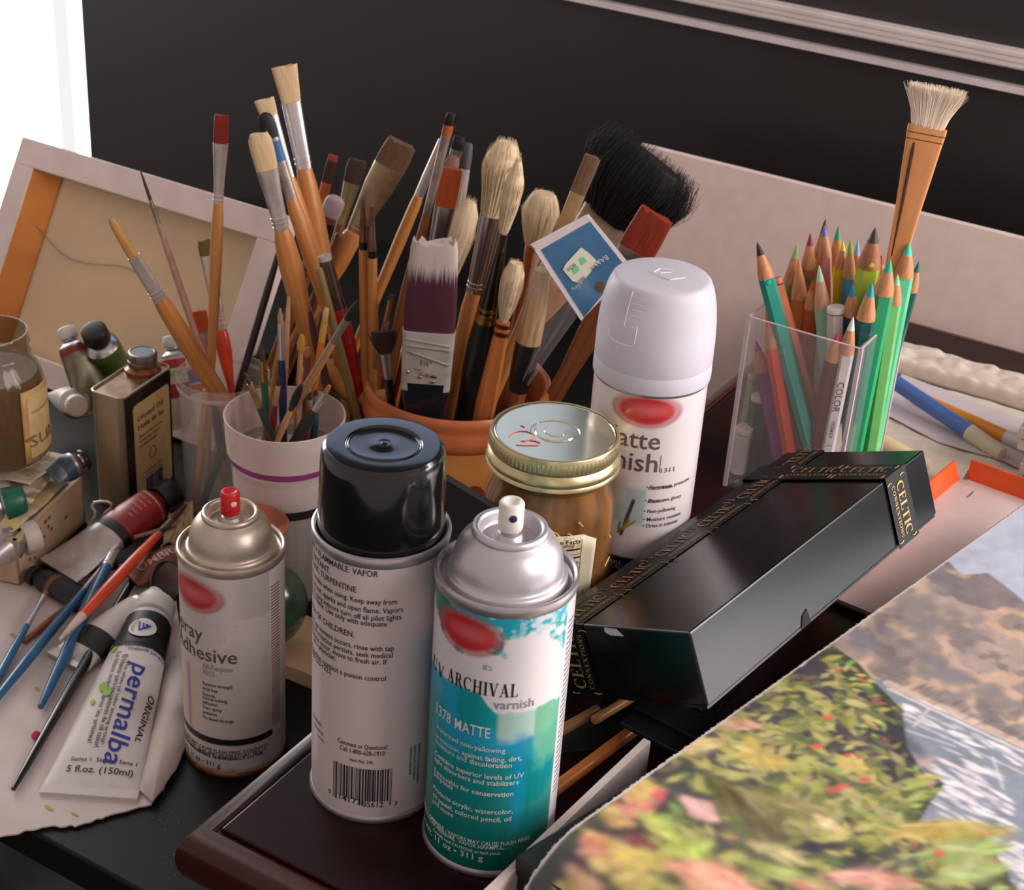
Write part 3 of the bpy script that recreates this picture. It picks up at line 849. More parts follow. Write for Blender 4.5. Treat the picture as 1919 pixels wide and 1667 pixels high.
# lid: band with fine ribs, flat lid with concentric rings
zt = JT
mb = MB()
n = 180
ring = [(.0352, zt - .0006, 0), (.0366, zt - .0004, 0), (.0371, zt - .0014, 0), (.0371, zt - .0024, 0), (.03735, zt - .0032, 1), (.03735, zt - .0085, 1), (.0373, zt - .0092, 0), (.0368, zt - .0104, 0), (.0374, zt - .0114, 0), (.0386, zt - .0136, 0), (.0388, zt - .0158, 0), (.0384, zt - .0170, 0), (.0390, zt - .0182, 0), (.0391, zt - .0194, 0), (.0375, zt - .0196, 0)]
v = []; f = []
for (r, z, rib) in ring:
    for k in range(n):
        t = 2 * math.pi * k / n
        rr = r + (.00035 if (k % 2 == 0) else -.00035) * rib
        v.append(JC + np.array([rr * math.cos(t), rr * math.sin(t), z]))
for i in range(len(ring) - 1):
    for k in range(n): f.append((i * n + k, i * n + (k + 1) % n, (i + 1) * n + (k + 1) % n, (i + 1) * n + k))
mb.add(v, f).build('screw_band', GOLD, rj, sharp=30)
lid = MB().lathe([(.0354, zt - .0012), (.0345, zt - .0006), (.0338, zt - .0010), (.0144, zt - .0010), (.0138, zt - .0016), (.0120, zt - .0016), (.0112, zt - .0008), (.0066, zt - .0008), (.0060, zt - .0003), (.0001, zt - .0003)], JC, n=80).build('flat_lid', LIDTOP, rj, sharp=12)
REDINK = M((206, 110, 104), .5)
mb = MB()
def lidpt(px, py): return at_z(px, py, JC[2] + zt - .0007)
for pts in (((954, 817), (962, 810), (975, 807), (988, 808), (998, 812), (1003, 817), (998, 822), (984, 826), (976, 826), (990, 824), (1004, 826), (1013, 830), (1008, 834), (994, 834), (980, 834), (967, 833)), ((976, 797), (984, 800))):
    mb.tube([lidpt(*q) for q in pts], .00028, 5)
mb.build('red_scrawl', REDINK, lid)
# nutrition label
JCAN = Can(JC[0], JC[1], JC[2], JR + .0003)
mb = MB()
a0, zt0 = JCAN.hit(1000, 1000)
a1 = JCAN.hit(1112, 1010)[0]
ztop = JCAN.hit(1075, 1003)[1]; zbot = .030
a0 = -.75
mb.grid(lambda a, b: JCAN.at(a0 + (a1 - a0) * a, zbot + (ztop - zbot) * b - (.004 * max(0, a - .86) / .14 if b > .5 else 0), .0002 + .0022 * max(0, a - .88) / .12 * b), 30, 8)
lab = mb.build('paper_label', M((206, 192, 166), .6, var=.05), rj, solid=.0003)
mb = MB()
JCAN.text(mb, 'Nutrition Facts', (1087, 1016), None, 9, sx=1.0, off=.0006)
JCAN.text(mb, '4 Tbsp. (60mL)', (1076, 1023), None, 5, off=.0006)
for (py, th_) in ((1031, .0011), (1039, .0003), (1046, .0011), (1056, .0003), (1066, .0003), (1076, .0003)):
    z = JCAN.hit(1070, py)[1]; aR = JCAN.hit(1086, py)[0]
    mb.grid(lambda a, b: JCAN.at(-.3 + (aR + .3) * a, z + th_ * b, .0006), 16, 1)
aR = JCAN.hit(1090, 1010)[0]
mb.add([JCAN.at(aR, .034, .0006), JCAN.at(aR + .007, .034, .0006), JCAN.at(aR + .007, ztop - .003, .0006), JCAN.at(aR, ztop - .003, .0006)], [(0, 1, 2, 3)])
for k in range(5): JCAN.text(mb, ('0%', '2%', '0%', '1%', '4%')[k], (1083, 1054 + k * 10), None, 5, off=.0006)
JCAN.text(mb, 'U', (1097, 1110), None, 7, off=.0006)
th, z = JCAN.hit(1095, 1106)
mb.tube([JCAN.at(th + .05 * math.cos(t), z + .0022 * math.sin(t), .0006) for t in np.linspace(0, 2 * math.pi, 17)], .00018, 4)
mb.build('label_lettering', INK, lab, smooth=False)

# black board standing between the white can and the jar
p0 = at_z(838, 887, .25); p1 = at_z(956, 957, .25)
d = p1 - p0; d[2] = 0; nn = nrm(np.array([-d[1], d[0], 0])) * -1
if nn[1] > 0: nn = -nn
o = MB().obox([p0[0], p0[1], ZT], d, nn * .005, Z * (.25 - ZT)).build('black_board', M((12, 12, 13), .5, var=.1), smooth=False, bevel=.0008)
tag(o, 'small black board standing upright between the barcode can and the jar', 'board')

# ------------------------------------------------------------------ terracotta crock with handle
KC = np.array([-.045, 1.126, 0.]); KH = .1625
rk = thing('terracotta_crock', 'orange terracotta crock with a side handle, packed with brushes', 'crock', KC)
TERRA = M((196, 112, 62), .5, kind='plain', col2=(168, 88, 46), scale=24, coat=.15)
TERRA_LT = M((200, 134, 70), .42, kind='plain', col2=(172, 106, 52), scale=18, coat=.3)
R0 = .0700
MB().lathe([(.0001, .0), (.060, 0), (.0675, .004), (.0690, .02), (.0692, .07), (.0690, .120), (.0682, .1330)], KC, n=80).build('body', TERRA_LT, rk)
MB().lathe([(.0680, .1325), (.0700, .1345), (.0722, .1380), (.0728, .1430), (.0718, .1490), (.0712, .1510), (.0716, .1530), (.0722, .1565), (.0718, .1605), (.0702, .1625), (.0684, .1620), (.0668, .1600), (.0660, .155), (.0650, .13), (.0645, .03), (.0620, .012), (.0001, .010)], KC, n=80).build('rim', TERRA, rk)
# handle: leaves the rim at the left and drops back to the body
pA = at_y(694, 746, KC[1] - .012); hp = [pA + np.array([.012, 0, .002])]
for (px, py, dy) in ((694, 746, -.012), (668, 744, -.008), (650, 735, .0), (632, 715, .006), (612, 690, .012), (598, 672, .022)):
    hp.append(at_y(px, py, KC[1] + dy))
end = hp[-1]
hp += [end + np.array([-.012, .004, -.02]), end + np.array([-.010, .004, -.06]), end + np.array([.012, 0, -.09]), np.array([KC[0] - .068, KC[1] - .002, end[2] - .11])]
MB().tube(hp, .0064, 14).build('handle', M((206, 146, 84), .45, kind='plain', col2=(186, 120, 62), scale=30, coat=.2), rk)
# dark red glaze splash on the front
th0 = math.atan2(at_y(905, 900, 1.06)[0] - KC[0], .07)
mb = MB(); N = 40
pts = []
for i in range(N):
    t = 2 * math.pi * i / N
    rr = 1 + .22 * math.sin(3 * t + 1) + .12 * math.sin(5 * t)
    pts.append((th0 + .34 * rr * math.cos(t), .072 + .034 * rr * math.sin(t)))
v = [KC + np.array([math.sin(th0) * .0696, -math.cos(th0) * .0696, .072])] + [KC + np.array([math.sin(a) * .0695, -math.cos(a) * .0695, b]) for a, b in pts]
mids = [KC + np.array([math.sin((a + th0) / 2) * .0695, -math.cos((a + th0) / 2) * .0695, (b + .072) / 2]) for a, b in pts]
v = [v[0]] + mids + v[1:]
f = [(0, 1 + i, 1 + (i + 1) % N) for i in range(N)] + [(1 + i, 1 + N + i, 1 + N + (i + 1) % N, 1 + (i + 1) % N) for i in range(N)]
mb.add(v, f).build('glaze_splash', M((136, 52, 26), .4, var=.2, scale=60, coat=.3), rk)

# ------------------------------------------------------------------ frosted plastic cup
UC = np.array([-.1692, 1.0786, 0.]); UH = .1464
ru = thing('plastic_cup', 'frosted plastic cup with a purple line, holding small brushes', 'cup', UC)
FR2 = M((226, 208, 202), .45, var=.04, alpha=.72)
CLR = M((222, 212, 206), .12, var=.02, alpha=.34)
MB().lathe([(.0405, UH - .030), (.0432, UH - .0285), (.0440, UH - .018), (.0449, UH - .002), (.0451, UH), (.0447, UH + .0005), (.0437, UH), (.0436, UH - .003), (.0428, UH - .018), (.0415, UH - .028)], UC, n=72).build('frosted_collar', FR2, ru)
MB().lathe([(.0408, UH - .0285), (.0400, UH - .045), (.0388, .05), (.0372, .004), (.0362, .0), (.0001, .0), (.0001, .0016), (.0355, .0018), (.0372, .05), (.0386, UH - .045), (.0396, UH - .0285)], UC, n=64).build('clear_body', CLR, ru)
MB().lathe([(.0414, UH - .0300), (.0415, UH - .0325), (.0412, UH - .0345)], UC, n=64).build('purple_line', M((150, 62, 124), .5), ru)
MB().lathe([(.0398, UH - .062), (.0396, UH - .069)], UC, n=64).build('dark_band', M((44, 36, 34), .5), ru)
MB().lathe([(.0001, UH - .0385), (.0388, UH - .0385), (.0384, UH - .062), (.0374, UH - .066)], UC, n=64).build('paper_lining', M((222, 200, 194), .6, var=.05), ru)

# ------------------------------------------------------------------ clear tub
TCN = np.array([-.236, 1.187, 0.]); TH = .121
rtb = thing('clear_tub', 'clear plastic tub of long brushes in front of the leaning canvas', 'tub', TCN)
CLEAR = M((232, 226, 222), .08, var=.02, alpha=.16)
MB().lathe([(.0001, .0), (.0325, .0), (.0335, .003), (.0358, TH - .012), (.0366, TH - .010), (.0372, TH - .006), (.0368, TH - .002), (.0378, TH), (.0372, TH + .001), (.0360, TH), (.0352, TH - .010), (.0325, .003), (.0001, .002)], TCN, n=64).build('clear_wall', CLEAR, rtb)
MB().lathe([(.0374, TH - .0095), (.0378, TH - .0078), (.0374, TH - .0060)], TCN, n=64).build('rim_bead', M((220, 204, 198), .3, alpha=.6, var=.02), rtb)

# ------------------------------------------------------------------ linseed oil tin
b0 = np.array([-.3123, 1.1606, 0.]); tw = np.array([.0255, .0660, 0]); tn = np.array([-.0290, .0125, 0]); THT = .105
rt2 = thing('oil_tin', 'rectangular linseed oil tin with cream label and grey screw cap', 'tin', b0)
TINM = M((206, 188, 162), .3, .5, kind='plain', col2=(176, 152, 124), scale=(20, 20, 9))
def rrect(o, a, b, z, rad=.18, n=6, ins=0.):
    la, lb = np.linalg.norm(a), np.linalg.norm(b); ea, eb = a / la, b / lb
    r = rad * min(la, lb)
    P = []
    for (cx, cy, s0) in ((la - r, lb - r, 0), (r, lb - r, 90), (r, r, 180), (la - r, r, 270)):
        for k in range(n + 1):
            t = math.radians(s0 + 90 * k / n)
            P.append(o + ea * (cx + (r - ins) * math.cos(t)) + eb * (cy + (r - ins) * math.sin(t)) + Z * z)
    return P
def stack(rings, cap0=True, cap1=True):
    n = len(rings[0]); v = [p for r in rings for p in r]; f = []
    for i in range(len(rings) - 1):
        for k in range(n): f.append((i * n + k, i * n + (k + 1) % n, (i + 1) * n + (k + 1) % n, (i + 1) * n + k))
    if cap0: f.append(tuple(range(n - 1, -1, -1)))
    if cap1: f.append(tuple((len(rings) - 1) * n + k for k in range(n)))
    return v, f
mb = MB(); v, f = stack([rrect(b0, tw, tn, 0, ins=.0008), rrect(b0, tw, tn, .002), rrect(b0, tw, tn, THT - .002, ins=.0), rrect(b0, tw, tn, THT - .001, ins=-.0006), rrect(b0, tw, tn, THT, ins=-.0006), rrect(b0, tw, tn, THT + .0004, ins=.0006), rrect(b0, tw, tn, THT - .0022, ins=.0010)])
mb.add(v, f).build('tin_body', TINM, rt2)
v, f = stack([rrect(b0, tw, tn, THT - .0021, ins=.0011), rrect(b0, tw, tn, THT - .0016, ins=.0012)])
MB().add(v, f).build('stained_top', M((150, 128, 92), .35, .4, kind='plain', col2=(112, 70, 30), scale=70, coat=.4), rt2)
cc = at_z(268, 692, THT)
MB().lathe([(.0150, -.002), (.0150, .002), (.0118, .004), (.0112, .007)], cc, n=40).build('amber_neck', M((150, 84, 30), .3, .3, var=.3, scale=140, coat=.5), rt2)
MB().lathe([(.0118, .005), (.0124, .006), (.0122, .009), (.0112, .0098), (.0122, .0108), (.0122, .0150), (.0114, .0165), (.0100, .0168), (.0094, .0162), (.0001, .0162)], cc, n=40).build('screw_cap', M((150, 138, 124), .35, .9, var=.2, scale=120), rt2)
MB().lathe([(.0001, .0164), (.0088, .0164)], cc, n=32).build('cap_disc', M((120, 122, 132), .4, .5, var=.1), rt2)
ew = nrm(tw); en_ = nrm(np.cross(tw, Z))       # outward normal of the wide face
if en_ @ (np.array([0, -1., 0])) < 0 and en_[0] < 0: en_ = -en_
en_ = nrm(-tn)
lo = b0 + en_ * .0004
def face_pt(a, z): return lo + ew * a + Z * z
LWd = np.linalg.norm(tw)
lr = []
for (cx, cz, s0) in ((LWd - .010, .088, 0), (.0175, .088, 90), (.0175, .005, 180), (LWd - .010, .005, 270)):
    for k in range(6):
        t = math.radians(s0 + 90 * k / 5); lr.append(face_pt(cx + .004 * math.cos(t), cz + .004 * math.sin(t)))
MB().obox(face_pt(.003, .001), ew * (LWd - .006), en_ * .0002, Z * (THT - .003)).build('dark_print', M((44, 30, 28), .3, coat=.3), rt2, smooth=False)
tl = MB().prism(lr, en_ * .0003).build('paper_label', M((228, 196, 138), .55, var=.06), rt2, smooth=False)
mb = MB()
def tin_text(s, a, z, h, wid=None):
    v, f = text2d(s)
    k = h / .72; kx = k if wid is None else wid / (v[:, 0].max() - v[:, 0].min())
    mb.add([face_pt(a + x * kx, z + y * k) + en_ * .0006 for x, y in v], f)
tin_text('Linseed Oil', .0185, .0765, .0050, .036); tin_text('Huile de lin', .0185, .0680, .0050, .036)
for i, s in enumerate(('Slows drying of colors', 'for oil artists. Refined', 'pressed, quality')): tin_text(s, .020, .0605 - i * .0045, .0024, .033 - i * .004)
for i in range(2): tin_text('For professional artists', .022, .0250 - i * .004, .0022, .028)
mb.tube([face_pt(.0375 + .0045 * math.cos(t), .040 + .0055 * math.sin(t)) + en_ * .0006 for t in np.linspace(0, 6.283, 15)], .0004, 4)
mb.build('label_lettering', M((92, 70, 44), .6), tl, smooth=False)
mb = MB(); x = .0265; rb = random.Random(9)
while x < .050:
    w_ = rb.choice((.0006, .0012, .0018, .003)); mb.obox(face_pt(x, .0035) + en_ * .0004, ew * w_, Z * .016, en_ * .0003); x += w_ + rb.choice((.0005, .001))
mb.build('barcode', M((86, 82, 128), .6), tl, smooth=False)
mb = MB()
mb.obox(b0 + ew * (LWd * .10) + en_ * .0002 + Z * .003, ew * .006, en_ * .0002, Z * .03)
mb.build('red_print', M((130, 34, 36), .4), rt2, smooth=False)

# ------------------------------------------------------------------ palette box (pad) with paint-smeared papers, old jar on it
PZ = .043
pc = uvz(.352, -.412, 0)
e1 = nrm(uvz(.257, -.384, 0) - uvz(.352, -.412, 0)); e2 = nrm(np.array([-.82, .25, 0])); e2 = nrm(e2 - e1 * (e1 @ e2))
rp = thing('palette_box', 'cream cardboard box of paint-smeared palette sheets, left edge of the desk', 'box', pc)
CREAM = M((208, 184, 150), .7, kind='plain', col2=(182, 156, 124), scale=26)
mb = MB(); L1, L2 = .105, .16
mb.obox(pc, e1 * L1, e2 * .003, Z * PZ); mb.obox(pc, e1 * .003, e2 * L2, Z * PZ); mb.obox(pc + e1 * (L1 - .003), e1 * .003, e2 * L2, Z * PZ); mb.obox(pc + e2 * (L2 - .003), e1 * L1, e2 * .003, Z * PZ)
mb.obox(pc + Z * .0, e1 * L1, e2 * L2, Z * .004)
mb.build('box_walls', CREAM, rp, smooth=False)
mb = MB()
for k in range(9):
    a = rnd.uniform(.02, .09); z = rnd.uniform(.008, .035); q = pc + e1 * a - e2 * .0004 + Z * z
    mb.add([q, q + e1 * .004, q + e1 * .003 + Z * .003, q + Z * .002], [(0, 1, 2, 3)])
mb.build('red_flecks', M((156, 54, 48), .6), rp, smooth=False)
MB().obox(pc + e1 * .004 + e2 * .004 + Z * .0045, e1 * (L1 - .008), e2 * (L2 - .008), Z * (PZ - .0075)).build('sheet_stack', M((176, 160, 132), .8, var=.1, scale=40), rp, smooth=False)
def sheet(name, label, corners, wav, cols, seed, z0, parent=None, cat='paper', group=None, nx=46, ny=34, thick=.0005):
    """a curled sheet of paper over 4 corners (a, b along the first edge; d, c along the far one)"""
    a, b, c_, d = [np.asarray(q, float) for q in corners]
    n1 = fnoise(nx + 1, ny + 1, 3, 3, seed, 3); n2 = fnoise(nx + 1, ny + 1, 7, 5, seed + 1, 3); n3 = fnoise(nx + 1, ny + 1, 5, 9, seed + 2, 4)
    v = []; col = np.zeros(((nx + 1) * (ny + 1), 3)); f = []
    base = lin(cols[0])
    for j in range(ny + 1):
        for i in range(nx + 1):
            s_, t_ = i / nx, j / ny
            p = (a * (1 - s_) + b * s_) * (1 - t_) + (d * (1 - s_) + c_ * s_) * t_
            v.append(p + Z * (wav * (n1[j, i] - .3) * 2 + z0))
            k = j * (nx + 1) + i
            q = base.copy()
            for m_, cc_ in enumerate(cols[1:]):
                nn_ = (n2 if m_ % 2 == 0 else n3)[j, i]
                w_ = np.clip((nn_ - .54 - .03 * (m_ // 2)) / .06, 0, 1) * .85
                if m_ >= 2: w_ = np.clip((.40 - nn_) / .06, 0, 1) * .8
                q = q * (1 - w_) + lin(cc_) * w_
            col[k] = q
    for j in range(ny):
        for i in range(nx):
            q = j * (nx + 1) + i; f.append((q, q + 1, q + nx + 2, q + nx + 1))
    o = MB().add(v, f).build(name, M(None, .6, kind='attr'), parent, col=col, solid=thick)
    if parent is None: tag(o, label, cat, group)
    return o
def PB(a, b, z=0): return pc + e1 * a + e2 * b + Z * (PZ + z)
G = None
sheet('palette_sheet', 'smeared palette sheet with yellow streak, lowest in the cream box', (PB(.098, .006), PB(.006, .006), PB(.012, .14), PB(.1, .14)), .004, [(206, 190, 156), (212, 196, 60), (198, 168, 130), (160, 140, 104)], 101, -.001)
sheet('palette_sheet', 'curled palette sheet with creamy paint, middle one in the cream box', (PB(.078, .010), PB(.008, .012), PB(.010, .13), PB(.086, .12)), .006, [(200, 186, 160), (150, 130, 92), (216, 204, 184), (120, 96, 60)], 111, .007)
sheet('palette_sheet', 'pinkish palette sheet under the old glass jar, top of the cream box', (PB(.052, .016), PB(.004, .010), PB(.004, .13), PB(.056, .12)), .002, [(206, 190, 168), (198, 150, 128), (222, 212, 196), (176, 140, 70)], 121, .0165)

# old glass jar
JL = np.array([-.402, 1.128, PZ + .0225])
ro = thing('old_glass_jar', 'old open glass jar of brown solvent with an aged cream label', 'jar', JL)
hj = .108
GO = M((112, 88, 58), .08, 0, alpha=.45, var=.02)
MB().lathe([(.0001, .001), (.030, .0), (.0365, .003), (.0385, .010), (.0385, .064), (.0375, .070), (.0340, .079), (.0300, .084), (.0290, .087), (.0298, .089), (.0300, .0905), (.0290, .092), (.0290, .095), (.0300, .0965), (.0300, .098), (.0288, .100), (.0288, .105), (.0294, .107), (.0288, hj), (.0275, hj), (.0270, .100), (.0270, .086), (.0310, .080), (.0355, .070), (.0365, .062), (.0365, .010), (.033, .005), (.0001, .004)], JL, n=64).build('glass_body', GO, ro)
MB().lathe([(.0001, .005), (.0325, .0055), (.0360, .010), (.0360, .058), (.0355, .066), (.0330, .074), (.0001, .074)], JL, n=48).build('brown_solvent', M((98, 66, 34), .3, kind='plain', col2=(58, 34, 16), scale=26, coat=.6), ro)
JLC = Can(JL[0], JL[1], JL[2], .0389)
a0 = JLC.hit(43, 800)[0]; a1 = JLC.hit(103, 790)[0]; zt_ = JLC.hit(70, 722)[1]; zb_ = JLC.hit(72, 860)[1]
mb = MB().grid(lambda a, b: JLC.at(a0 + (a1 - a0) * a, zb_ + (zt_ - zb_) * b, .0002), 14, 4)
lb = mb.build('aged_label', M((200, 156, 96), .6, var=.12, scale=50), ro, solid=.0002)
mb = MB().grid(lambda a, b: JLC.at(a0 + (a1 - a0) * (.12 + .80 * a), zb_ + (zt_ - zb_) * (.06 + .86 * b), .0006), 14, 4)
mb.build('label_panel', M((206, 180, 126), .6, var=.06), lb)
mb = MB()
JLC.text(mb, 'SUN', (98, 800), (54, 815), 20, serif=False, off=.0009)
for (y, s) in ((752, 'Country Fresh'), (846, 'net weight')): JLC.text(mb, s, (98, y - 12), (56, y), 5, off=.0009)
for k in range(3): JLC.text(mb, 'a natural drink', (97, 822 + k * 6), (60, 834 + k * 6), 3.5, off=.0009)
mb.build('label_lettering', M((134, 104, 60), .6), lb, smooth=False)
mb = MB()
for (x, y, x2, y2) in ((48, 826, 62, 816), (85, 816, 98, 796)):
    q = [JLC.at(*JLC.hit(x + (x2 - x) * t, y + (y2 - y) * t), .001) for t in (0, .5, 1)]
    mb.tube(q, .0012, 6)
mb.build('brown_stains', M((150, 96, 46), .6), lb)

# ------------------------------------------------------------------ paint tubes
def paint_tube(label, Pe, Ps, r, wend, zend, body, bands, capm, cap=(.011, .020), group=None, capkind='flat', shoulderm=None, crimp=None, name='paint_tube', cat='tube', squash=.0, text=None, twist=0.):
    """Pe crimped end centre, Ps shoulder centre (3-D); body material; bands: (t0, t1, material, part name)"""
    Pe = np.asarray(Pe, float); Ps = np.asarray(Ps, float)
    ax = nrm(Ps - Pe); L = np.linalg.norm(Ps - Pe)
    fs = nrm(np.cross(ax, Z)); fn = nrm(np.cross(fs, ax))
    if fn[2] < 0: fn = -fn
    if twist:
        c_, s_ = math.cos(twist), math.sin(twist); fs, fn = fs * c_ + fn * s_, fn * c_ - fs * s_
    root = thing(name, label, cat, Pe, group)
    def sec(t, k=1., dz=0.):
        w = wend / 2 * (1 - t) + r * t
        w = w if t < .999 else r
        h = max(.0009, r * (1 - squash * (1 - t)) * math.sin(min(1, t * 1.08) * math.pi / 2) ** .8)
        return (Pe + ax * (L * t), w * k, h * k, 2.2)
    TS = [0, .04, .1, .2, .32, .45, .6, .75, .88, .96, 1.0]
    mb = MB().loft([sec(t) for t in TS], fs, fn, 26)
    bo = mb.build('tube_body', body, root)
    for (t0, t1, mt, nm) in bands:
        ts = np.linspace(t0, t1, 7)
        MB().loft([sec(t, 1.012) for t in ts], fs, fn, 26, caps=False).build(nm, mt, root)
    mb = MB().loft([(Pe - ax * .001, wend / 2, .0013, 6), (Pe + ax * .006, wend / 2 * .99, .0017, 6)], fs, fn, 16)
    mb.build('crimp', crimp or body, root)
    cr, cl = cap
    MB().lathe([(r, 0), (r * 1.02, .0012), (r * .98, .002), (cr * .8, .0065), (cr * .66, .0068), (cr * .66, .011)], Ps, ax, n=36).build('shoulder', shoulderm or ALU, root)
    q = Ps + ax * .0085
    mb = MB(); n = 40
    if capkind == 'flat':
        P = [(.0001, 0, 0), (cr * .96, 0, 0), (cr, .001, 1), (cr * .97, cl - .0015, 1), (cr * .9, cl - .0004, 0), (cr * .8, cl, 0), (.0001, cl, 0)]
    else:
        P = [(.0001, 0, 0), (cr * 1.0, 0, 0), (cr * 1.02, .0015, 0), (cr * .97, cl * .5, 0), (cr * .9, cl * .8, 0), (cr * .75, cl * .96, 0), (cr * .5, cl, 0), (.0001, cl, 0)]
    ref = nrm(np.cross(ax, np.array([.3, .2, .9]))); rf2 = np.cross(ax, ref)
    v = []; f = []
    for (rr, h, rib) in P:
        for k in range(n):
            t = 2 * math.pi * k / n; r_ = rr + (.0004 * (k % 2) * rib)
            v.append(q + ref * r_ * math.cos(t) + rf2 * r_ * math.sin(t) + ax * h)
    for i in range(len(P) - 1):
        for k in range(n): f.append((i * n + k, i * n + (k + 1) % n, (i + 1) * n + (k + 1) % n, (i + 1) * n + k))
    mb.add(v, f).build('cap', capm, root, sharp=45)
    def surf(x, y, off=.0003):
        """x along the tube from the crimp (m), y across (m): a point on the upper side"""
        c_, w, h, e = sec(min(max(x / L, 0), 1))
        yy = min(abs(y) / w, .98)
        return c_ + fs * y + fn * (h * (1 - yy ** e) ** (1 / e) + off)
    return root, bo, surf, L
WT = M((212, 202, 200), .4, var=.04)
BKL = M((24, 23, 24), .42, var=.1)
SIL = M((206, 198, 194), .34, .6, kind='plain', col2=(172, 162, 158), scale=60, bump=.5)
# big white tube
Pe = at_z(166, 1490, .0035); Ps = at_z(279, 1172, .0145)
r1, b1, sf, LT = paint_tube('big white oil paint tube with blue lettering and black band, on the towel', Pe, Ps, .0165, .064, 0, WT, [(.76, .985, BKL, 'black_band')], M((222, 216, 212), .4, var=.03), cap=(.0150, .0165), shoulderm=WHITEPAINT)
mb = MB()
def tube_text(mb, s, x, y, h, flip=0, serif=False, wid=None, slant=0., vert=False, off=.0005):
    """reads along the tube (from shoulder to crimp) or, with vert, across it"""
    v, f = text2d(s)
    k = h / .72; kx = k if wid is None else wid / (v[:, 0].max() - v[:, 0].min())
    if vert: mb.add([sf(x + (b_ ) * k, y + (a) * kx, off) for a, b_ in v], f)
    else: mb.add([sf(x - (a) * kx - b_ * k * 0, y + (b_ * k + a * 0), off) for a, b_ in v], f)
def tube_text_along(mb, s, x0, y0, h, wid, off=.0005, slant=.0):
    v, f = text2d(s)
    k = h / .72; kx = wid / (v[:, 0].max() - v[:, 0].min())
    mb.add([sf(x0 - (a * kx + slant * b_ * k), y0 + b_ * k, off) for a, b_ in v], f)
BLUEINK = M((34, 44, 150), .4)
# orientation check: across axis y grows towards the right of the picture when fs points right
sgn = 1.
_a = sf(LT * .5, .01) - sf(LT * .5, -.01)
if _a @ RT < 0: sgn = -1.
_sf0 = sf
sf = (lambda x, y, off=.0003: _sf0(x, y * sgn, off))
tube_text_along(mb, 'permalba', LT * .665, .0035, .0135, .090, slant=.25)
mb.build('brand_lettering', BLUEINK, r1, smooth=False)
mb = MB()
tube_text_along(mb, 'ORIGINAL', LT * .52, .0195, .0040, .045, slant=.25)
tube_text_along(mb, 'Le blanc inclus parmi les artistes!', LT * .72, -.0105, .0032, .085, slant=-.2)
tube_text_along(mb, 'El blanco para los pintores de oil color!', LT * .70, -.0055, .0036, .085, slant=-.2)
tube_text_along(mb, 'The white oil color among artists!', LT * .66, -.0015, .0026, .075, slant=-.2)
for i, s in enumerate(('Permalba® artists oil', 'permalba® blanc', 'Weber® pintura')): tube_text(mb, s, LT * (.775 - i * .022), -.008 + i * .002, .0030, vert=True)
tube_text(mb, 'Series 1  Série 1  Serie 1', LT * .145, -.018, .0032, vert=True)
tube_text(mb, '5 fl.oz. (150ml)', LT * .095, -.019, .0052, vert=True)
mb.build('panel_lettering', INK, r1, smooth=False)
for (x, y, w_) in ((.78, -.018, .0025), (.745, -.014, .003), (.52, -.012, .0045), (.49, -.008, .0045), (.44, -.016, .0025)):
    mb = MB().add([sf(LT * x + w_ * math.cos(t), y + w_ * .7 * math.sin(t), .0008) for t in np.linspace(0, 5.7, 10)], [tuple(range(10))])
    mb.build('green_paint_spot', M((150, 196, 70), .5), r1, smooth=False)
mb = MB(); cx_, cy_ = LT * .868, .0015
mb.add([sf(cx_, cy_, .0010)] + [sf(cx_ + .0098 * math.cos(t), cy_ + .0098 * math.sin(t), .0010) for t in np.linspace(0, 2 * math.pi, 32, endpoint=False)], [(0, 1 + i, 1 + (i + 1) % 32) for i in range(32)])
st = mb.build('round_sticker', WHITEPAINT, r1, smooth=False)
mb = MB()
def stk(x, y): return sf(cx_ - y, cy_ + x, .0014)
def T_(x, y): 
    a_ = .35; return stk(x * math.cos(a_) - y * math.sin(a_), x * math.sin(a_) + y * math.cos(a_))
for poly in (((-.0052, -.004), (-.0008, .0045), (.0008, .0045), (-.0036, -.004)), ((-.0022, -.004), (.0006, .0012), (.002, .0012), (-.0006, -.004)), ((.0008, .0045), (.0055, -.004), (.0035, -.004), (.0, .0030)), ((.0006, -.004), (.002, -.0012), (.0032, -.0036), (.003, -.004))):
    mb.add([T_(*p) for p in poly], [(0, 1, 2, 3)])
for k in range(9):
    a = 2.0 + k * .22
    mb.add([T_(.0082 * math.cos(a), .0082 * math.sin(a)), T_(.0066 * math.cos(a), .0066 * math.sin(a)), T_(.0066 * math.cos(a + .1), .0066 * math.sin(a + .1)), T_(.0082 * math.cos(a + .1), .0082 * math.sin(a + .1))], [(0, 1, 2, 3)])
mb.build('sticker_emblem', BLUEINK, st, smooth=False)
mb = MB(); mb.add([T_(-.0075, .0), T_(-.0055, .0012), T_(-.005, .003), T_(-.007, .002)], [(0, 1, 2, 3)])
mb.build('sticker_spark', M((214, 170, 60), .5), st, smooth=False)
# foil tube with black label, its crimped end towards the front left
paint_tube('foil paint tube with black label, bare crimped end poking out left of the white tube', at_z(124, 1240, .006), at_z(262, 1142, .012), .012, .040, 0, SIL, [(.22, .46, BKL, 'black_label'), (.46, .97, M((206, 196, 190), .5, var=.04), 'white_label')], WHITEPAINT, cap=(.009, .012))
mb = MB()
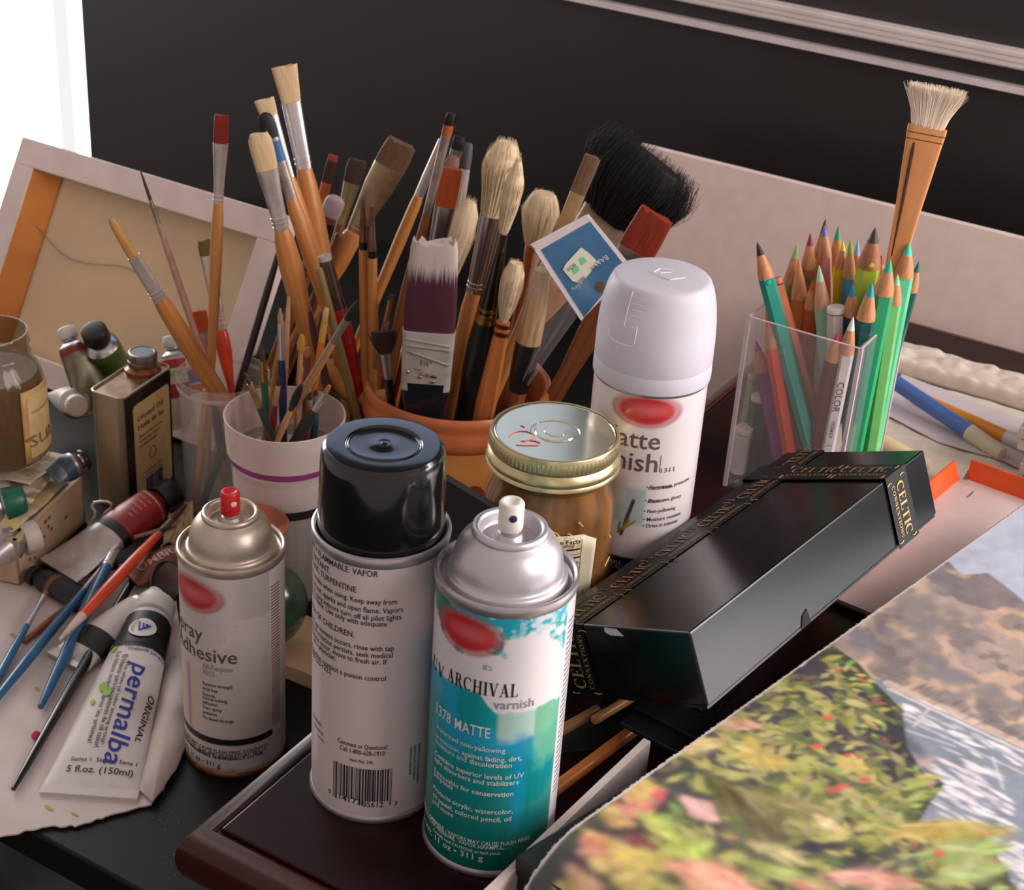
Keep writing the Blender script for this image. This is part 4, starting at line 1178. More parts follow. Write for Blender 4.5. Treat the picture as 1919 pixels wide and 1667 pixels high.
# red tube with black cap
REDT = M((150, 34, 38), .38, var=.12)
rr_, bb_, sf2, L2_ = paint_tube('red oil paint tube with black cap resting against the oil tin', at_z(110, 1068, .012), at_z(283, 950, .030), .0150, .046, 0, SIL, [(.62, .99, REDT, 'red_label'), (.53, .62, BKL, 'black_band')], M((20, 20, 21), .4, var=.1), cap=(.0132, .0165), shoulderm=REDT, squash=.35)
mb = MB()
for k in range(5):
    v, f = text2d(('OIL COLOUR', 'ARTISTS', 'HUILE FINE', 'OLEO', 'RED')[k]); kx = .0035
    mb.add([sf2(L2_ * (.93 - .05 * k) + b_ * kx * .8, (.010 - a * kx * .75), .0006) for a, b_ in v], f)
mb.build('label_lettering', M((216, 160, 156), .5), rr_, smooth=False)
# brown tube
br_, bb_, sf3, L3_ = paint_tube('brown-labelled paint tube half hidden behind the adhesive can', at_z(242, 1078, .016), at_z(345, 1050, .014), .014, .034, 0, M((112, 62, 44), .45, var=.15), [], M((60, 34, 26), .5), cap=(.008, .008))
mb = MB(); v, f = text2d('UMBRA'); mb.add([sf3(.006 + a * .013, -.006 + b_ * .013, .0006) if False else sf3(.006 + a * .011, .006 - b_ * .011 * (1 if (sf3(.02, .01) - sf3(.02, -.01)) @ UP < 0 else -1) - (.0 if (sf3(.02, .01) - sf3(.02, -.01)) @ UP < 0 else .012), .0006) for a, b_ in v], f)
mb.build('label_lettering', M((190, 140, 116), .5), br_, smooth=False)
# tubes behind the tin
paint_tube('silver paint tube with white cap and red collar, upright behind the oil tin', at_y(186, 770, 1.235), at_y(138, 652, 1.262), .0125, .036, 0, M((150, 142, 122), .4, .8, kind='plain', col2=(112, 104, 88), scale=50, bump=.4), [(.90, .985, M((140, 40, 46), .45), 'red_collar')], WHITEPAINT, cap=(.0078, .0105), twist=0.)
paint_tube('silver paint tube lying with its white cap facing front, left of the oil tin', at_y(118, 735, 1.300), at_y(140, 756, 1.225), .0125, .034, 0, SIL, [], M((206, 194, 182), .45, var=.04), cap=(.0092, .012))
GRN = M((86, 108, 44), .4, var=.2)
paint_tube('green oil paint tube with black ribbed cap, leaning behind the oil tin', at_y(232, 730, 1.290), at_y(190, 648, 1.262), .0150, .040, 0, GRN, [(.30, .62, M((180, 172, 166), .4, .6), 'silver_band')], M((26, 26, 26), .42, var=.1), cap=(.0110, .014), shoulderm=M((200, 196, 194), .28, 1.))
paint_tube('paint tube with white cap, red bands and green mark, right behind the oil tin', at_y(350, 800, 1.285), at_y(327, 668, 1.312), .0120, .034, 0, M((196, 184, 174), .45, var=.05), [(.84, .96, M((170, 46, 42), .45), 'red_band'), (.70, .83, M((196, 190, 178), .4), 'pale_band'), (.72, .80, M((120, 176, 120), .5), 'green_mark'), (.42, .62, M((150, 50, 50), .5), 'lower_red_band')], WHITEPAINT, cap=(.0080, .0105))
paint_tube('paint tube with blue and red label standing inside the clear tub side', at_y(388, 790, 1.243), at_y(366, 668, 1.262), .0085, .02, 0, M((206, 196, 190), .45), [(.62, .86, M((44, 76, 140), .45), 'blue_band'), (.46, .60, M((160, 44, 52), .45), 'red_band')], M((60, 96, 150), .45), cap=(.0055, .008))
paint_tube('blue-labelled paint tube with an open dark mouth, on the palette sheets', at_z(98, 892, PZ + .016), at_z(136, 872, PZ + .020), .0105, .026, 0, M((120, 130, 140), .4, .5), [(.45, .95, M((52, 74, 92), .45), 'blue_label')], M((60, 46, 36), .35, .6), cap=(.0085, .004), shoulderm=M((180, 168, 154), .35, .9))
paint_tube('silver paint tube with white ribbed cap at the left edge, on the towel', at_z(-45, 1042, .030), at_z(22, 1018, .032), .0135, .036, 0, SIL, [], M((206, 194, 182), .45, var=.04), cap=(.0120, .013))
paint_tube('paint tube with dark green cap at the far left of the palette sheets', at_z(-60, 962, PZ + .030), at_z(-14, 950, PZ + .032), .0125, .03, 0, SIL, [], M((18, 84, 62), .4, var=.1), cap=(.0120, .016), capkind='round')
# ------------------------------------------------------------------ brushes
def hairs(mb, P0, ax, fs, fn, prof, count, rnd_, w=.00022, jit=.06, fray=.25, start=.1, over=.05):
    """fine strands along a tuft; prof = list of (distance along, half width, half thickness)"""
    L = prof[-1][0]
    def at(t):
        x = t * L
        for (a, b) in zip(prof, prof[1:]):
            if x <= b[0]:
                k = (x - a[0]) / max(b[0] - a[0], 1e-9)
                return a[1] + (b[1] - a[1]) * k, a[2] + (b[2] - a[2]) * k
        return prof[-1][1], prof[-1][2]
    for i in range(count):
        th = rnd_.uniform(0, 2 * math.pi); rr = math.sqrt(rnd_.uniform(.25, 1.0))
        t0 = rnd_.uniform(0, start); t1 = min(1 + over, rnd_.uniform(.86, 1.0 + over))
        j = rnd_.gauss(0, jit)
        pts = []
        for q in range(4):
            t = t0 + (t1 - t0) * q / 3
            wd, tk = at(min(t, 1))
            k = rr * (1 + (fray * rnd_.random() + j) * (q / 3) ** 2)
            pts.append(P0 + ax * (t * L) + fs * wd * k * math.cos(th) + fn * tk * k * math.sin(th))
        sd = nrm(np.cross(ax, rnd_.choice((fs, fn, fs + fn))))
        b2 = np.cross(ax, sd)
        kk = len(mb.v)
        for q in range(4):
            ww = w * (1 - .75 * q / 3)
            for a in (0, 2.09, 4.19):
                mb.v.append(tuple(pts[q] + (sd * math.cos(a) + b2 * math.sin(a)) * ww)); mb.uv.append((rr, q / 3))
        for q in range(3):
            for a in range(3):
                mb.f.append((kk + q * 3 + a, kk + q * 3 + (a + 1) % 3, kk + q * 3 + 3 + (a + 1) % 3, kk + q * 3 + 3 + a))

class Cont:
    def __init__(s, c, r, zb, rimz): s.c = np.asarray(c, float); s.r = r; s.zb = zb; s.rimz = rimz
CROCK = Cont(KC, .062, .012, KH); CUP = Cont(UC, .033, .004, UH); TUB = Cont(TCN, .030, .004, TH)
def line_in(cont, A, B, off, qoff=0.):
    PA = at_y(A[0], A[1], cont.c[1] + off)
    n = np.cross(ray(*A), ray(*B)); n = n / np.linalg.norm(n)
    nx = n[:2]; k = -(n[2] * (cont.zb - CAM[2])) + nx @ CAM[:2]
    l2 = nx @ nx
    p = cont.c[:2] + nx * ((k - nx @ cont.c[:2]) / l2)
    dr = np.array([-nx[1], nx[0]]) / math.sqrt(l2)
    if dr[1] < 0: dr = -dr
    p = p + dr * qoff
    d_ = p - cont.c[:2]; rr = np.linalg.norm(d_)
    Q = np.array([p[0], p[1], cont.zb])
    if rr > cont.r:      # bottom would poke out: stop the handle higher, where it still lies inside
        lo, hi = 0., 1.
        for _ in range(30):
            mid = (lo + hi) / 2; X = Q + (PA - Q) * mid
            if np.linalg.norm(X[:2] - cont.c[:2]) > cont.r: lo = mid
            else: hi = mid
        if hi < .95: Q = Q + (PA - Q) * hi
    D = nrm(PA - Q)
    # tip: point of the line seen at B
    rB = ray(*B)
    Mx = np.stack([D, -rB], 1); s_ = np.linalg.lstsq(Mx, CAM - PA, rcond=None)[0][0]
    PB_ = PA + D * s_
    return Q, PA, PB_
def line_free(A, B, zA, zB, yA=None, yB=None):
    PA = at_z(*A, zA) if yA is None else at_y(*A, yA)
    PB_ = at_z(*B, zB) if yB is None else at_y(*B, yB)
    return PA, PA, PB_
BRI = random.Random(21)
def brush(label, line, A, B, parts, group=None, name='paint_brush', cat='brush', twist=0., horiz=None):
    """parts: (name, material, [(pixel pos along, width px)...], thickness ratio, exponent, options)
    pixel position = y (or x when horiz) of points between A (handle side) and B (tip)"""
    Q, PA, PB_ = line
    D = nrm(PB_ - PA)
    root = thing(name, label, cat, Q, group)
    view = nrm((PA + PB_) / 2 - CAM)
    fs = nrm(np.cross(D, view)); 
    if fs @ RT < 0: fs = -fs
    fn = nrm(np.cross(fs, D))
    if twist:
        c_, s_ = math.cos(twist), math.sin(twist); fs, fn = fs * c_ + fn * s_, fn * c_ - fs * s_
    ix = 0 if horiz else 1
    def pos(q):
        px = np.array(A, float) + (np.array(B, float) - np.array(A, float)) * ((q - A[ix]) / (B[ix] - A[ix]))
        rB = ray(*px)
        Mx = np.stack([D, -rB], 1); s_ = np.linalg.lstsq(Mx, CAM - PA, rcond=None)[0][0]
        return PA + D * s_
    objs = {}
    first = True
    for pt in parts:
        nm, mt, prof, th, ex = pt[:5]; op = pt[5] if len(pt) > 5 else {}
        secs = []
        for (q, wpx) in prof:
            X = pos(q); a = wpx * depth(X) / FPX / 2
            secs.append((X, a, max(a * th, .0003), ex))
        if first and np.linalg.norm(PA - Q) > .004:
            X, a, b, e = secs[0]
            k0 = op.get('foot', .7)
            secs = [(Q, a * k0, b * k0, e)] + [(Q + (X - Q) * .5, a * (k0 + 1) / 2, b * (k0 + 1) / 2, e)] + secs
        first = False
        if op.get('round'):    # rounded end
            X, a, b, e = secs[-1]
            dd = nrm(secs[-1][0] - secs[-2][0])
            if op.get('hair'): secs += [(X + dd * a * .30, a * .84, b * .84, e), (X + dd * a * .46, a * .62, b * .62, e)]
            else: secs += [(X + dd * a * .35, a * .86, b * .86, e), (X + dd * a * .6, a * .5, b * .5, e), (X + dd * a * .68, a * .12, b * .12, e)]
        mb = MB()
        if op.get('hair'):
            core = op.get('core', .82)
            mb.loft([(x, a * core, b * core, e) for x, a, b, e in secs], fs, fn, 18)
            P0 = secs[0][0]; dd = [float(np.linalg.norm(s_[0] - P0)) for s_ in secs]
            # strands stand on the profile
            hairs(mb, P0, D, fs, fn, [(d_, s_[1], s_[2]) for d_, s_ in zip(dd, secs)], op['hair'], BRI, op.get('w', .00025), op.get('jit', .05), op.get('fray', .12), op.get('start', .1), op.get('over', .05))
        elif op.get('bristle'):
            n = 26
            mb.loft(secs, fs, fn, n)
            K = len(secs)
            # uneven tip edge
            for k in range(n):
                i = (K - 1) * n + k
                mb.v[i] = tuple(np.array(mb.v[i]) + D * BRI.uniform(-1, 1) * op['bristle'] * .0012)
            P0 = secs[0][0]; dd = [float(np.linalg.norm(s_[0] - P0)) for s_ in secs]
            hairs(mb, P0, D, fs, fn, [(d_, s_[1], s_[2]) for d_, s_ in zip(dd, secs)], op.get('n', 90), BRI, .00016, .03, .04, .3, .02)
        else:
            mb.loft(secs, fs, fn, op.get('n', 18))
        par = objs.get(op.get('on')) or root
        o = mb.build(nm, mt, par, sharp=50)
        objs[nm] = o
        if op.get('label'): o['label'] = op['label']
        if nm == 'ferrule' and op.get('rings'):
            rg = MB()
            for q, wpx in op['rings']:
                X = pos(q); a = wpx * depth(X) / FPX / 2
                rg.loft([(X - D * .0006, a * .98, a * th, ex), (X - D * .0003, a * 1.05, a * th * 1.05 + .0002, ex), (X + D * .0003, a * 1.05, a * th * 1.05 + .0002, ex), (X + D * .0006, a * .98, a * th, ex)], fs, fn, 18)
            rg.build('crimp_ring', mt, o)
    return root, objs, pos, (D, fs, fn)
def cb(label, cont, A, B, off, parts, qoff=0., **k):
    return brush(label, line_in(cont, A, B, off, qoff), A, B, parts, **k)
def BR(c, c2=None, r=.6): return M(c, r, kind='streak', col2=c2 or tuple(int(q * .72) for q in c), scale=(60, 1.2, 1))
CHROME2 = M((206, 200, 200), .2, 1., var=.05)
HOG = BR((206, 178, 140), (176, 146, 106)); RED = BR((142, 40, 22), (104, 26, 18), .45); ORANGE = BR((176, 78, 22), (140, 52, 14), .45)
BLACKH = BR((24, 20, 22), (14, 12, 13)); BROWNH = BR((112, 82, 58), (78, 56, 40)); DKBROWN = BR((70, 48, 38), (44, 30, 26))
GOAT = BR((222, 202, 170), (198, 172, 134), .7)
# --- brushes in the clear tub
cb('filbert hog brush with splattered ferrule leaning far left in the clear tub', TUB, (405, 730), (207, 410), -.01, [
  ('handle', WOOD, [(745, 34), (700, 34), (620, 36), (575, 32), (560, 27)], .9, 2), ('ferrule', FERRULE, [(562, 27), (520, 26), (480, 24)], .55, 2.4, {'rings': [(552, 28), (545, 28)]}),
  ('bristles', BR((186, 140, 78), (150, 108, 54)), [(482, 22), (455, 20), (430, 17), (413, 12)], .5, 2, {'bristle': .6, 'round': 1})], qoff=0)
cb('thin rigger brush with a pink-splattered handle, in the clear tub', TUB, (372, 640), (262, 316), .015, [
  ('handle', M((170, 122, 112), .5, kind='streak', col2=(196, 160, 146), scale=(3, 22, 1)), [(700, 13), (600, 14), (500, 14), (432, 10), (420, 9)], 1, 2), ('ferrule', FERRULE_DULL, [(421, 9), (375, 7)], 1, 2), ('bristles', DKBROWN, [(376, 7), (350, 6), (330, 4), (318, 2)], 1, 2)])
cb('tall flat brush with dark red bristles standing in the clear tub', TUB, (396, 690), (416, 214), -.005, [
  ('handle', WOOD_PALE, [(720, 13), (640, 17), (500, 23), (420, 23), (380, 18)], .9, 2), ('ferrule', FERRULE, [(380, 18), (340, 20), (300, 25), (268, 29)], .45, 2.6, {'rings': [(374, 19), (366, 19)]}), ('bristles', RED, [(269, 27), (240, 28), (216, 27)], .32, 3, {'bristle': .5})])
cb('flat brush with orange bristles low in the clear tub', TUB, (392, 720), (371, 580), .012, [
  ('handle', WOOD, [(740, 12), (700, 15)], .9, 2), ('ferrule', FERRULE_DULL, [(700, 15), (660, 22), (620, 32)], .45, 2.6), ('bristles', ORANGE, [(621, 32), (600, 33), (582, 31)], .3, 3.4, {'bristle': .4})])
cb('brush with olive bristles, long ferrule and bright orange handle, in the clear tub', TUB, (436, 745), (384, 448), .016, [
  ('handle', M((214, 66, 34), .35, var=.1, coat=.4), [(750, 9), (720, 14), (660, 28), (630, 27), (617, 21)], .95, 2), ('ferrule', FERRULE, [(618, 21), (600, 20), (540, 24), (478, 30)], .5, 2.4, {'rings': [(606, 22), (597, 22)]}), ('bristles', BR((118, 98, 54), (84, 66, 32)), [(479, 29), (462, 30), (450, 27)], .4, 2.6, {'bristle': .6})])
cb('black-handled brush leaning right out of the clear tub', TUB, (447, 728), (532, 440), .02, [
  ('handle', BLACKPAINT, [(735, 12), (640, 15), (540, 14), (480, 11), (445, 9)], 1, 2)])
def in_tub(label, A, B, off, mt, w, extra=None):
    L = line_free(A, B, 0, 0, yA=TCN[1] + off, yB=TCN[1] + off + .004)
    ps = [('handle', mt, [(A[1], w * .8), ((A[1] + B[1]) / 2, w), (B[1], w)], 1, 2)] + (extra or [])
    brush(label, L, A, B, ps)
in_tub('tan brush handle seen through the front of the clear tub', (366, 955), (386, 730), -.018, WOOD_PALE, 13)
in_tub('dark green brush handle with a white stripe, seen through the clear tub', (380, 945), (432, 800), -.012, M((38, 64, 46), .4, coat=.3), 16, [('white_stripe', WHITEPAINT, [(932, 7), (850, 9)], 1.2, 2)])
in_tub('blue-black brush handle seen through the clear tub', (418, 860), (398, 735), .0, M((34, 40, 56), .35, coat=.3), 17)
# --- small brushes in the frosted cup
def small(label, A, B, off, h, f, b, hw, fw, bw, hm, bm, fm=FERRULE_DULL, th=1., qoff=0., tipw=None, rnd_end=False):
    """h, f, b: y of handle top, ferrule top, tip"""
    ps = [('handle', hm, [(A[1] + 6, hw * .8), ((A[1] + h) / 2, hw), (h, fw)], 1, 2)]
    if f is not None: ps.append(('ferrule', fm, [(h, fw), ((h + f) / 2, fw), (f, (fw + bw) / 2)], .9 if th == 1 else .6, 2))
    if b is not None: ps.append(('bristles', bm, [(f, bw * .9), ((f + b) / 2, bw), (b, tipw if tipw is not None else bw * .5)], th, 2, {'bristle': .2, 'n': 26, 'round': rnd_end}))
    cb(label, CUP, A, B, off, ps, qoff=qoff, group='small brushes in the frosted cup')
small('small brush with dark tip and dark green handle, left in the frosted cup', (512, 822), (459, 698), -.012, 762, 718, 699, 15, 13, 9, M((44, 60, 56), .4, coat=.3), DKBROWN, M((168, 140, 96), .4, .8), tipw=3)
small('green-handled round brush with gilded ferrule, in the frosted cup', (501, 800), (490, 644), .004, 714, 676, 642, 15, 14, 11, M((40, 92, 54), .35, coat=.4), DKBROWN, BRASS, tipw=1.5)
small('blue-handled brush with a long silver ferrule, in the frosted cup', (531, 800), (525, 578), .008, 673, 606, 578, 17, 13, 11, M((28, 38, 76), .35, coat=.4), BR((176, 140, 90)), CHROME, tipw=3)
small('long tan brush with a black tip leaning right across the frosted cup', (540, 782), (672, 562), -.006, 642, 598, 563, 17, 14, 15, M((180, 136, 92), .5, kind='streak', col2=(140, 104, 74), scale=(6, 3, 1)), BLACKH, M((134, 126, 108), .45, .6), tipw=4)
small('thin brush with pale orange end near the middle of the frosted cup', (588, 740), (612, 577), .014, 640, 600, 577, 14, 13, 12, M((206, 118, 40), .4), M((222, 178, 110), .5), M((214, 154, 74), .45), tipw=9)
small('ochre-tipped brush with tan handle, centre of the frosted cup', (559, 730), (566, 628), .010, 662, 655, 628, 10, 10, 17, M((186, 132, 84), .5), M((176, 128, 44), .6), M((176, 128, 44), .6), tipw=8, rnd_end=True)
small('round mop brush with black oval head lowest in the frosted cup', (522, 822), (566, 718), -.018, 768, 758, 722, 12, 11, 17, M((188, 138, 90), .5), BLACKH, M((60, 48, 44), .5), tipw=9, rnd_end=True)
small('red-handled brush with bare tan ferrule, left of centre in the frosted cup', (505, 820), (524, 705), -.004, 758, 722, 704, 18, 11, 9, M((116, 30, 32), .4, coat=.3), DKBROWN, M((186, 142, 104), .5, .3), tipw=3)
small('teal-blue handled brush right of centre in the frosted cup', (588, 820), (592, 730), .010, 752, 740, 730, 16, 12, 9, M((24, 74, 106), .4, coat=.3), DKBROWN, FERRULE_DULL, tipw=4)
small('dark brush with a slanted silver ferrule at the right of the frosted cup', (560, 815), (618, 722), -.010, 768, 736, 722, 24, 13, 10, M((38, 46, 48), .4, coat=.2), BR((190, 130, 70)), CHROME, tipw=6)
small('rust-coloured brush handle deep in the frosted cup', (574, 822), (582, 735), .0, 760, 748, 735, 15, 12, 9, M((136, 66, 36), .45), DKBROWN, FERRULE_DULL, tipw=4)
small('brush with a violet-brown ferrule standing behind the ochre tip, in the frosted cup', (570, 790), (577, 650), .018, 705, 668, 650, 12, 13, 12, M((132, 82, 70), .45), M((196, 130, 84), .5), M((150, 104, 96), .4, .5), tipw=8)
small('tan brush leaning left at the back of the frosted cup', (512, 735), (541, 570), .024, 640, 600, 572, 17, 14, 12, M((158, 110, 66), .5), DKBROWN, M((176, 130, 86), .45), tipw=6)
small('slim pinkish brush handle at the back left of the frosted cup', (535, 720), (541, 556), .020, 690, 620, 556, 8, 9, 9, M((176, 118, 84), .5), M((206, 158, 130), .5), M((196, 144, 112), .5), tipw=6)
# --- brushes in the crock: back row first
K = CROCK
POTC = np.array([-.195, 1.275, 0.])
POT = Cont(POTC, .036, .006, .085)
rpt = thing('dark_pot', 'low dark brown pot of brushes, mostly hidden behind the frosted cup', 'pot', POTC)
MB().lathe([(.0001, .0), (.036, .0), (.040, .004), (.042, .040), (.0425, .083), (.0415, .085), (.0395, .083), (.0390, .01), (.0001, .005)], POTC, n=48).build('pot_wall', M((44, 30, 24), .4, coat=.3, var=.15), rpt)
cb('big flat hog brush, tallest at the back left of the crock', K, (600, 470), (532, 120), .045, [
  ('handle', WOOD, [(560, 34), (470, 40), (400, 42), (345, 36), (316, 29)], .85, 2), ('ferrule', CHROME, [(317, 29), (300, 30), (250, 33), (192, 37)], .5, 2.6, {'rings': [(305, 31), (296, 31)]}), ('bristles', HOG, [(193, 36), (160, 42), (124, 49)], .32, 3, {'bristle': .7})], qoff=.02)
cb('flat hog brush with white ferrule just left of the tallest one, in the crock', K, (585, 470), (494, 183), .035, [
  ('handle', WOOD, [(560, 28), (470, 32), (400, 31), (350, 27), (333, 22)], .85, 2), ('ferrule', CHROME, [(334, 22), (290, 25), (217, 33)], .5, 2.6), ('bristles', HOG, [(218, 32), (200, 36), (186, 38)], .32, 3, {'bristle': .5})], qoff=.02)
cb('black filbert brush with a blue ferrule band, left in the crock', K, (582, 480), (493, 208), .022, [
  ('handle', WOOD, [(560, 26), (470, 30), (400, 29), (372, 22)], .85, 2), ('ferrule', FERRULE_DULL, [(373, 22), (340, 22), (300, 24), (258, 26)], .6, 2.4), ('blue_band', M((40, 92, 140), .45), [(302, 24.6), (264, 26.8)], .62, 2.4), ('bristles', BLACKH, [(260, 27), (238, 31), (220, 27)], .4, 2, {'bristle': .5, 'round': 1})], qoff=.02)
cb('broad hog filbert with chipped bristles, leftmost front of the crock group', K, (560, 560), (484, 250), -.005, [
  ('handle', WOOD, [(640, 30), (560, 38), (500, 45), (450, 38), (430, 28)], .85, 2), ('ferrule', FERRULE, [(431, 28), (410, 29), (360, 34), (317, 42)], .5, 2.5, {'rings': [(424, 30), (416, 30), (407, 31)]}), ('bristles', HOG, [(318, 41), (285, 45), (262, 44), (252, 34)], .34, 2.4, {'bristle': 1.2, 'n': 160})], qoff=.02)
cb('small brown flat brush with orange tip behind the lilac brush, in the dark back pot', POT, (585, 452), (625, 291), .01, [
  ('handle', M((150, 116, 58), .5, kind='streak', col2=(110, 84, 40), scale=(8, 3, 1)), [(500, 16), (450, 18), (372, 18)], .9, 2), ('ferrule', M((190, 100, 52), .4, .6), [(373, 18), (342, 20)], .6, 2.4), ('bristles', BR((60, 34, 24), (40, 24, 18)), [(343, 20), (318, 20), (300, 18)], .4, 3, {'bristle': .4}), ('bristle_tip', BR((150, 64, 34)), [(301, 18.5), (291, 18)], .42, 3)], qoff=.01)
cb('soft dark brown brush with pale olive ferrule, left of the wide brown flat one', POT, (625, 470), (672, 296), .018, [
  ('handle', WOOD_DARK, [(520, 18), (470, 20), (420, 18)], .9, 2), ('ferrule', M((176, 168, 128), .4, .8), [(420, 18), (380, 24), (342, 32)], .5, 2.5), ('bristles', BR((78, 60, 50), (50, 38, 34)), [(343, 31), (320, 37), (300, 34)], .4, 2.4, {'bristle': .7, 'round': 0})], qoff=.01)
cb('round brush with lilac translucent tip and dark ferrule, in the dark back pot', POT, (580, 500), (632, 368), -.018, [
  ('handle', WOOD_DARK, [(600, 20), (505, 24)], .95, 2), ('ferrule', M((96, 84, 84), .25, 1.), [(506, 22), (470, 24), (416, 26)], .85, 2), ('bristles', M((186, 164, 172), .45, trans=.25), [(415, 26), (395, 38), (378, 38)], .55, 2.2, {'round': 1}), ('bristle_root', M((122, 54, 62), .5), [(416, 27), (404, 32)], .6, 2.2)], qoff=.0)
cb('wide flat brush with soft brown hair in a creamy ferrule, in the dark back pot', POT, (628, 500), (757, 262), .0, [
  ('handle', WOOD, [(610, 26), (540, 30), (490, 40), (450, 40), (434, 30)], .85, 2), ('ferrule', M((190, 172, 140), .32, .9, var=.15, scale=70), [(435, 30), (400, 40), (350, 56), (312, 60)], .4, 2.8, {'rings': [(426, 33)]}), ('bristles', BROWNH, [(313, 60), (290, 60), (268, 56)], .28, 3.2, {'bristle': 1, 'n': 200})], qoff=.015)
cb('thin orange wood handle with a black ring, left of the matching pair', K, (684, 640), (680, 372), -.008, [
  ('handle', WOOD, [(690, 18), (600, 19), (466, 18)], 1, 2), ('black_ring', BLACKPAINT, [(467, 17.5), (452, 17.5)], 1, 2), ('ferrule', M((120, 84, 66), .3, .8, var=.2), [(453, 17), (420, 14), (372, 7)], 1, 2)], qoff=.0)
cb('thin orange wood handle with a black ring, right of the matching pair', K, (699, 640), (697, 385), -.012, [
  ('handle', WOOD, [(690, 18), (600, 20), (482, 18)], 1, 2), ('black_ring', BLACKPAINT, [(483, 16.5), (468, 16.5)], 1, 2), ('ferrule', M((132, 100, 84), .3, .8, var=.2), [(469, 16), (430, 13), (386, 7)], 1, 2)], qoff=.0)
cb('slim brush with pale ferrule and long orange handle leaning right from the dark back pot', POT, (712, 540), (829, 262), .01, [
  ('handle', WOOD, [(660, 16), (540, 20), (440, 23), (380, 21), (366, 17)], .95, 2), ('ferrule', CHROME, [(367, 18), (330, 18), (262, 15)], .8, 2)], qoff=.02)
cb('dark brush with orange hair root at the top middle of the crock', K, (770, 520), (846, 214), .034, [
  ('handle', WOOD_DARK, [(640, 16), (520, 18), (440, 18), (400, 15)], .95, 2), ('ferrule', FERRULE_DULL, [(400, 15), (330, 16), (256, 19)], .8, 2), ('hair_root', BR((166, 84, 40)), [(257, 19), (245, 20), (234, 20)], .7, 2), ('bristles', BLACKH, [(236, 22), (222, 26), (212, 20)], .7, 2, {'hair': 90, 'core': .8, 'fray': .5, 'jit': .2})], qoff=.02)
cb('grey-green filbert brush with dark bristles behind the orange flat one, in the crock', K, (800, 500), (862, 256), .045, [
  ('handle', WOOD_DARK, [(600, 15), (500, 16), (400, 14)], .95, 2), ('ferrule', M((132, 134, 112), .35, .8, var=.2), [(400, 15), (330, 20), (280, 24)], .6, 2.2), ('bristles', BLACKH, [(281, 23), (265, 24), (256, 20)], .5, 2, {'bristle': .5})], qoff=.02)
cb('soft grey round brush with white ferrule, right of the orange flat one', K, (845, 500), (880, 264), .04, [
  ('handle', WOOD, [(600, 18), (500, 20), (430, 18)], .95, 2), ('ferrule', CHROME, [(430, 18), (380, 19), (316, 18)], .8, 2), ('bristles', BR((88, 80, 80), (56, 52, 54)), [(317, 17), (295, 19), (272, 15)], .8, 2, {'bristle': .3, 'round': 1})], qoff=.02)
cb('pinkish worn brush behind the orange flat brush, in the crock', K, (800, 540), (851, 288), .025, [
  ('handle', WOOD_DARK, [(620, 18), (540, 20), (420, 18)], .95, 2), ('ferrule', M((168, 150, 140), .35, .9, var=.2), [(420, 19), (360, 24), (318, 28)], .5, 2.3), ('bristles', BR((140, 104, 92), (106, 76, 66)), [(319, 27), (304, 27), (292, 20)], .4, 2.2, {'bristle': .8})], qoff=.02)
cb('creamy mop brush behind the metal ferrules, left of the tall white mops', K, (800, 640), (882, 378), .02, [
  ('handle', WOOD, [(690, 26), (640, 28), (560, 26)], .95, 2), ('bristles', GOAT, [(562, 26), (500, 40), (440, 56), (400, 50), (384, 32)], .8, 2, {'round': 1, 'hair': 240, 'core': .9, 'fray': .05, 'jit': .03})], qoff=.02)
cb('flat brush with rust-orange bristles and chrome ferrule, middle of the crock', K, (798, 560), (849, 314), -.01, [
  ('handle', BLACKPAINT, [(660, 22), (560, 24), (500, 26)], .9, 2), ('ferrule', CHROME2, [(502, 27), (460, 32), (420, 37), (386, 41)], .4, 3), ('bristles', ORANGE, [(387, 40), (350, 40), (316, 37)], .28, 3.6, {'bristle': .4})], qoff=.0)
cb('large white mop brush with wide chrome ferrule, tallest white one in the crock', K, (868, 640), (949, 272), -.02, [
  ('handle', WOOD, [(720, 34), (640, 36), (580, 36), (546, 30)], .95, 2), ('ferrule', CHROME2, [(547, 31), (530, 32), (470, 36), (402, 41)], .9, 2, {'rings': [(536, 33), (528, 33)]}), ('bristles', GOAT, [(404, 40), (360, 54), (320, 72), (296, 76), (278, 56)], .8, 2, {'round': 1, 'hair': 800, 'core': .88, 'fray': .10, 'jit': .04})], qoff=-.01)
cb('white mop brush with black handle and gold bands, front middle of the crock', K, (884, 720), (972, 300), -.04, [
  ('handle', BLACKPAINT, [(735, 42), (690, 48), (640, 48), (600, 40)], .95, 2), ('ferrule', M((120, 112, 108), .16, 1., var=.1), [(600, 40), (560, 37), (500, 28), (437, 18)], .95, 2), ('gold_band', BRASS, [(601, 41), (590, 40.5), (584, 39.6)], .96, 2), ('gold_band', BRASS, [(579, 39.4), (573, 38.8)], .96, 2), ('bristles', GOAT, [(438, 16), (410, 28), (370, 42), (335, 40), (305, 16)], .85, 2, {'round': 1, 'hair': 520, 'core': .9, 'fray': .04, 'jit': .03})], qoff=-.02)
cb('soft white mop brush with amber collar, right of the tall white mops', K, (965, 640), (1020, 364), .02, [
  ('handle', WOOD_DARK, [(700, 24), (640, 26), (490, 26)], .95, 2), ('amber_collar', M((166, 92, 42), .4, .2, coat=.4), [(492, 28), (478, 32), (460, 34)], .95, 2), ('bristles', GOAT, [(462, 34), (430, 58), (395, 78), (374, 62)], .8, 2, {'round': 1, 'hair': 420, 'core': .9, 'fray': .06, 'jit': .03})], qoff=.02)
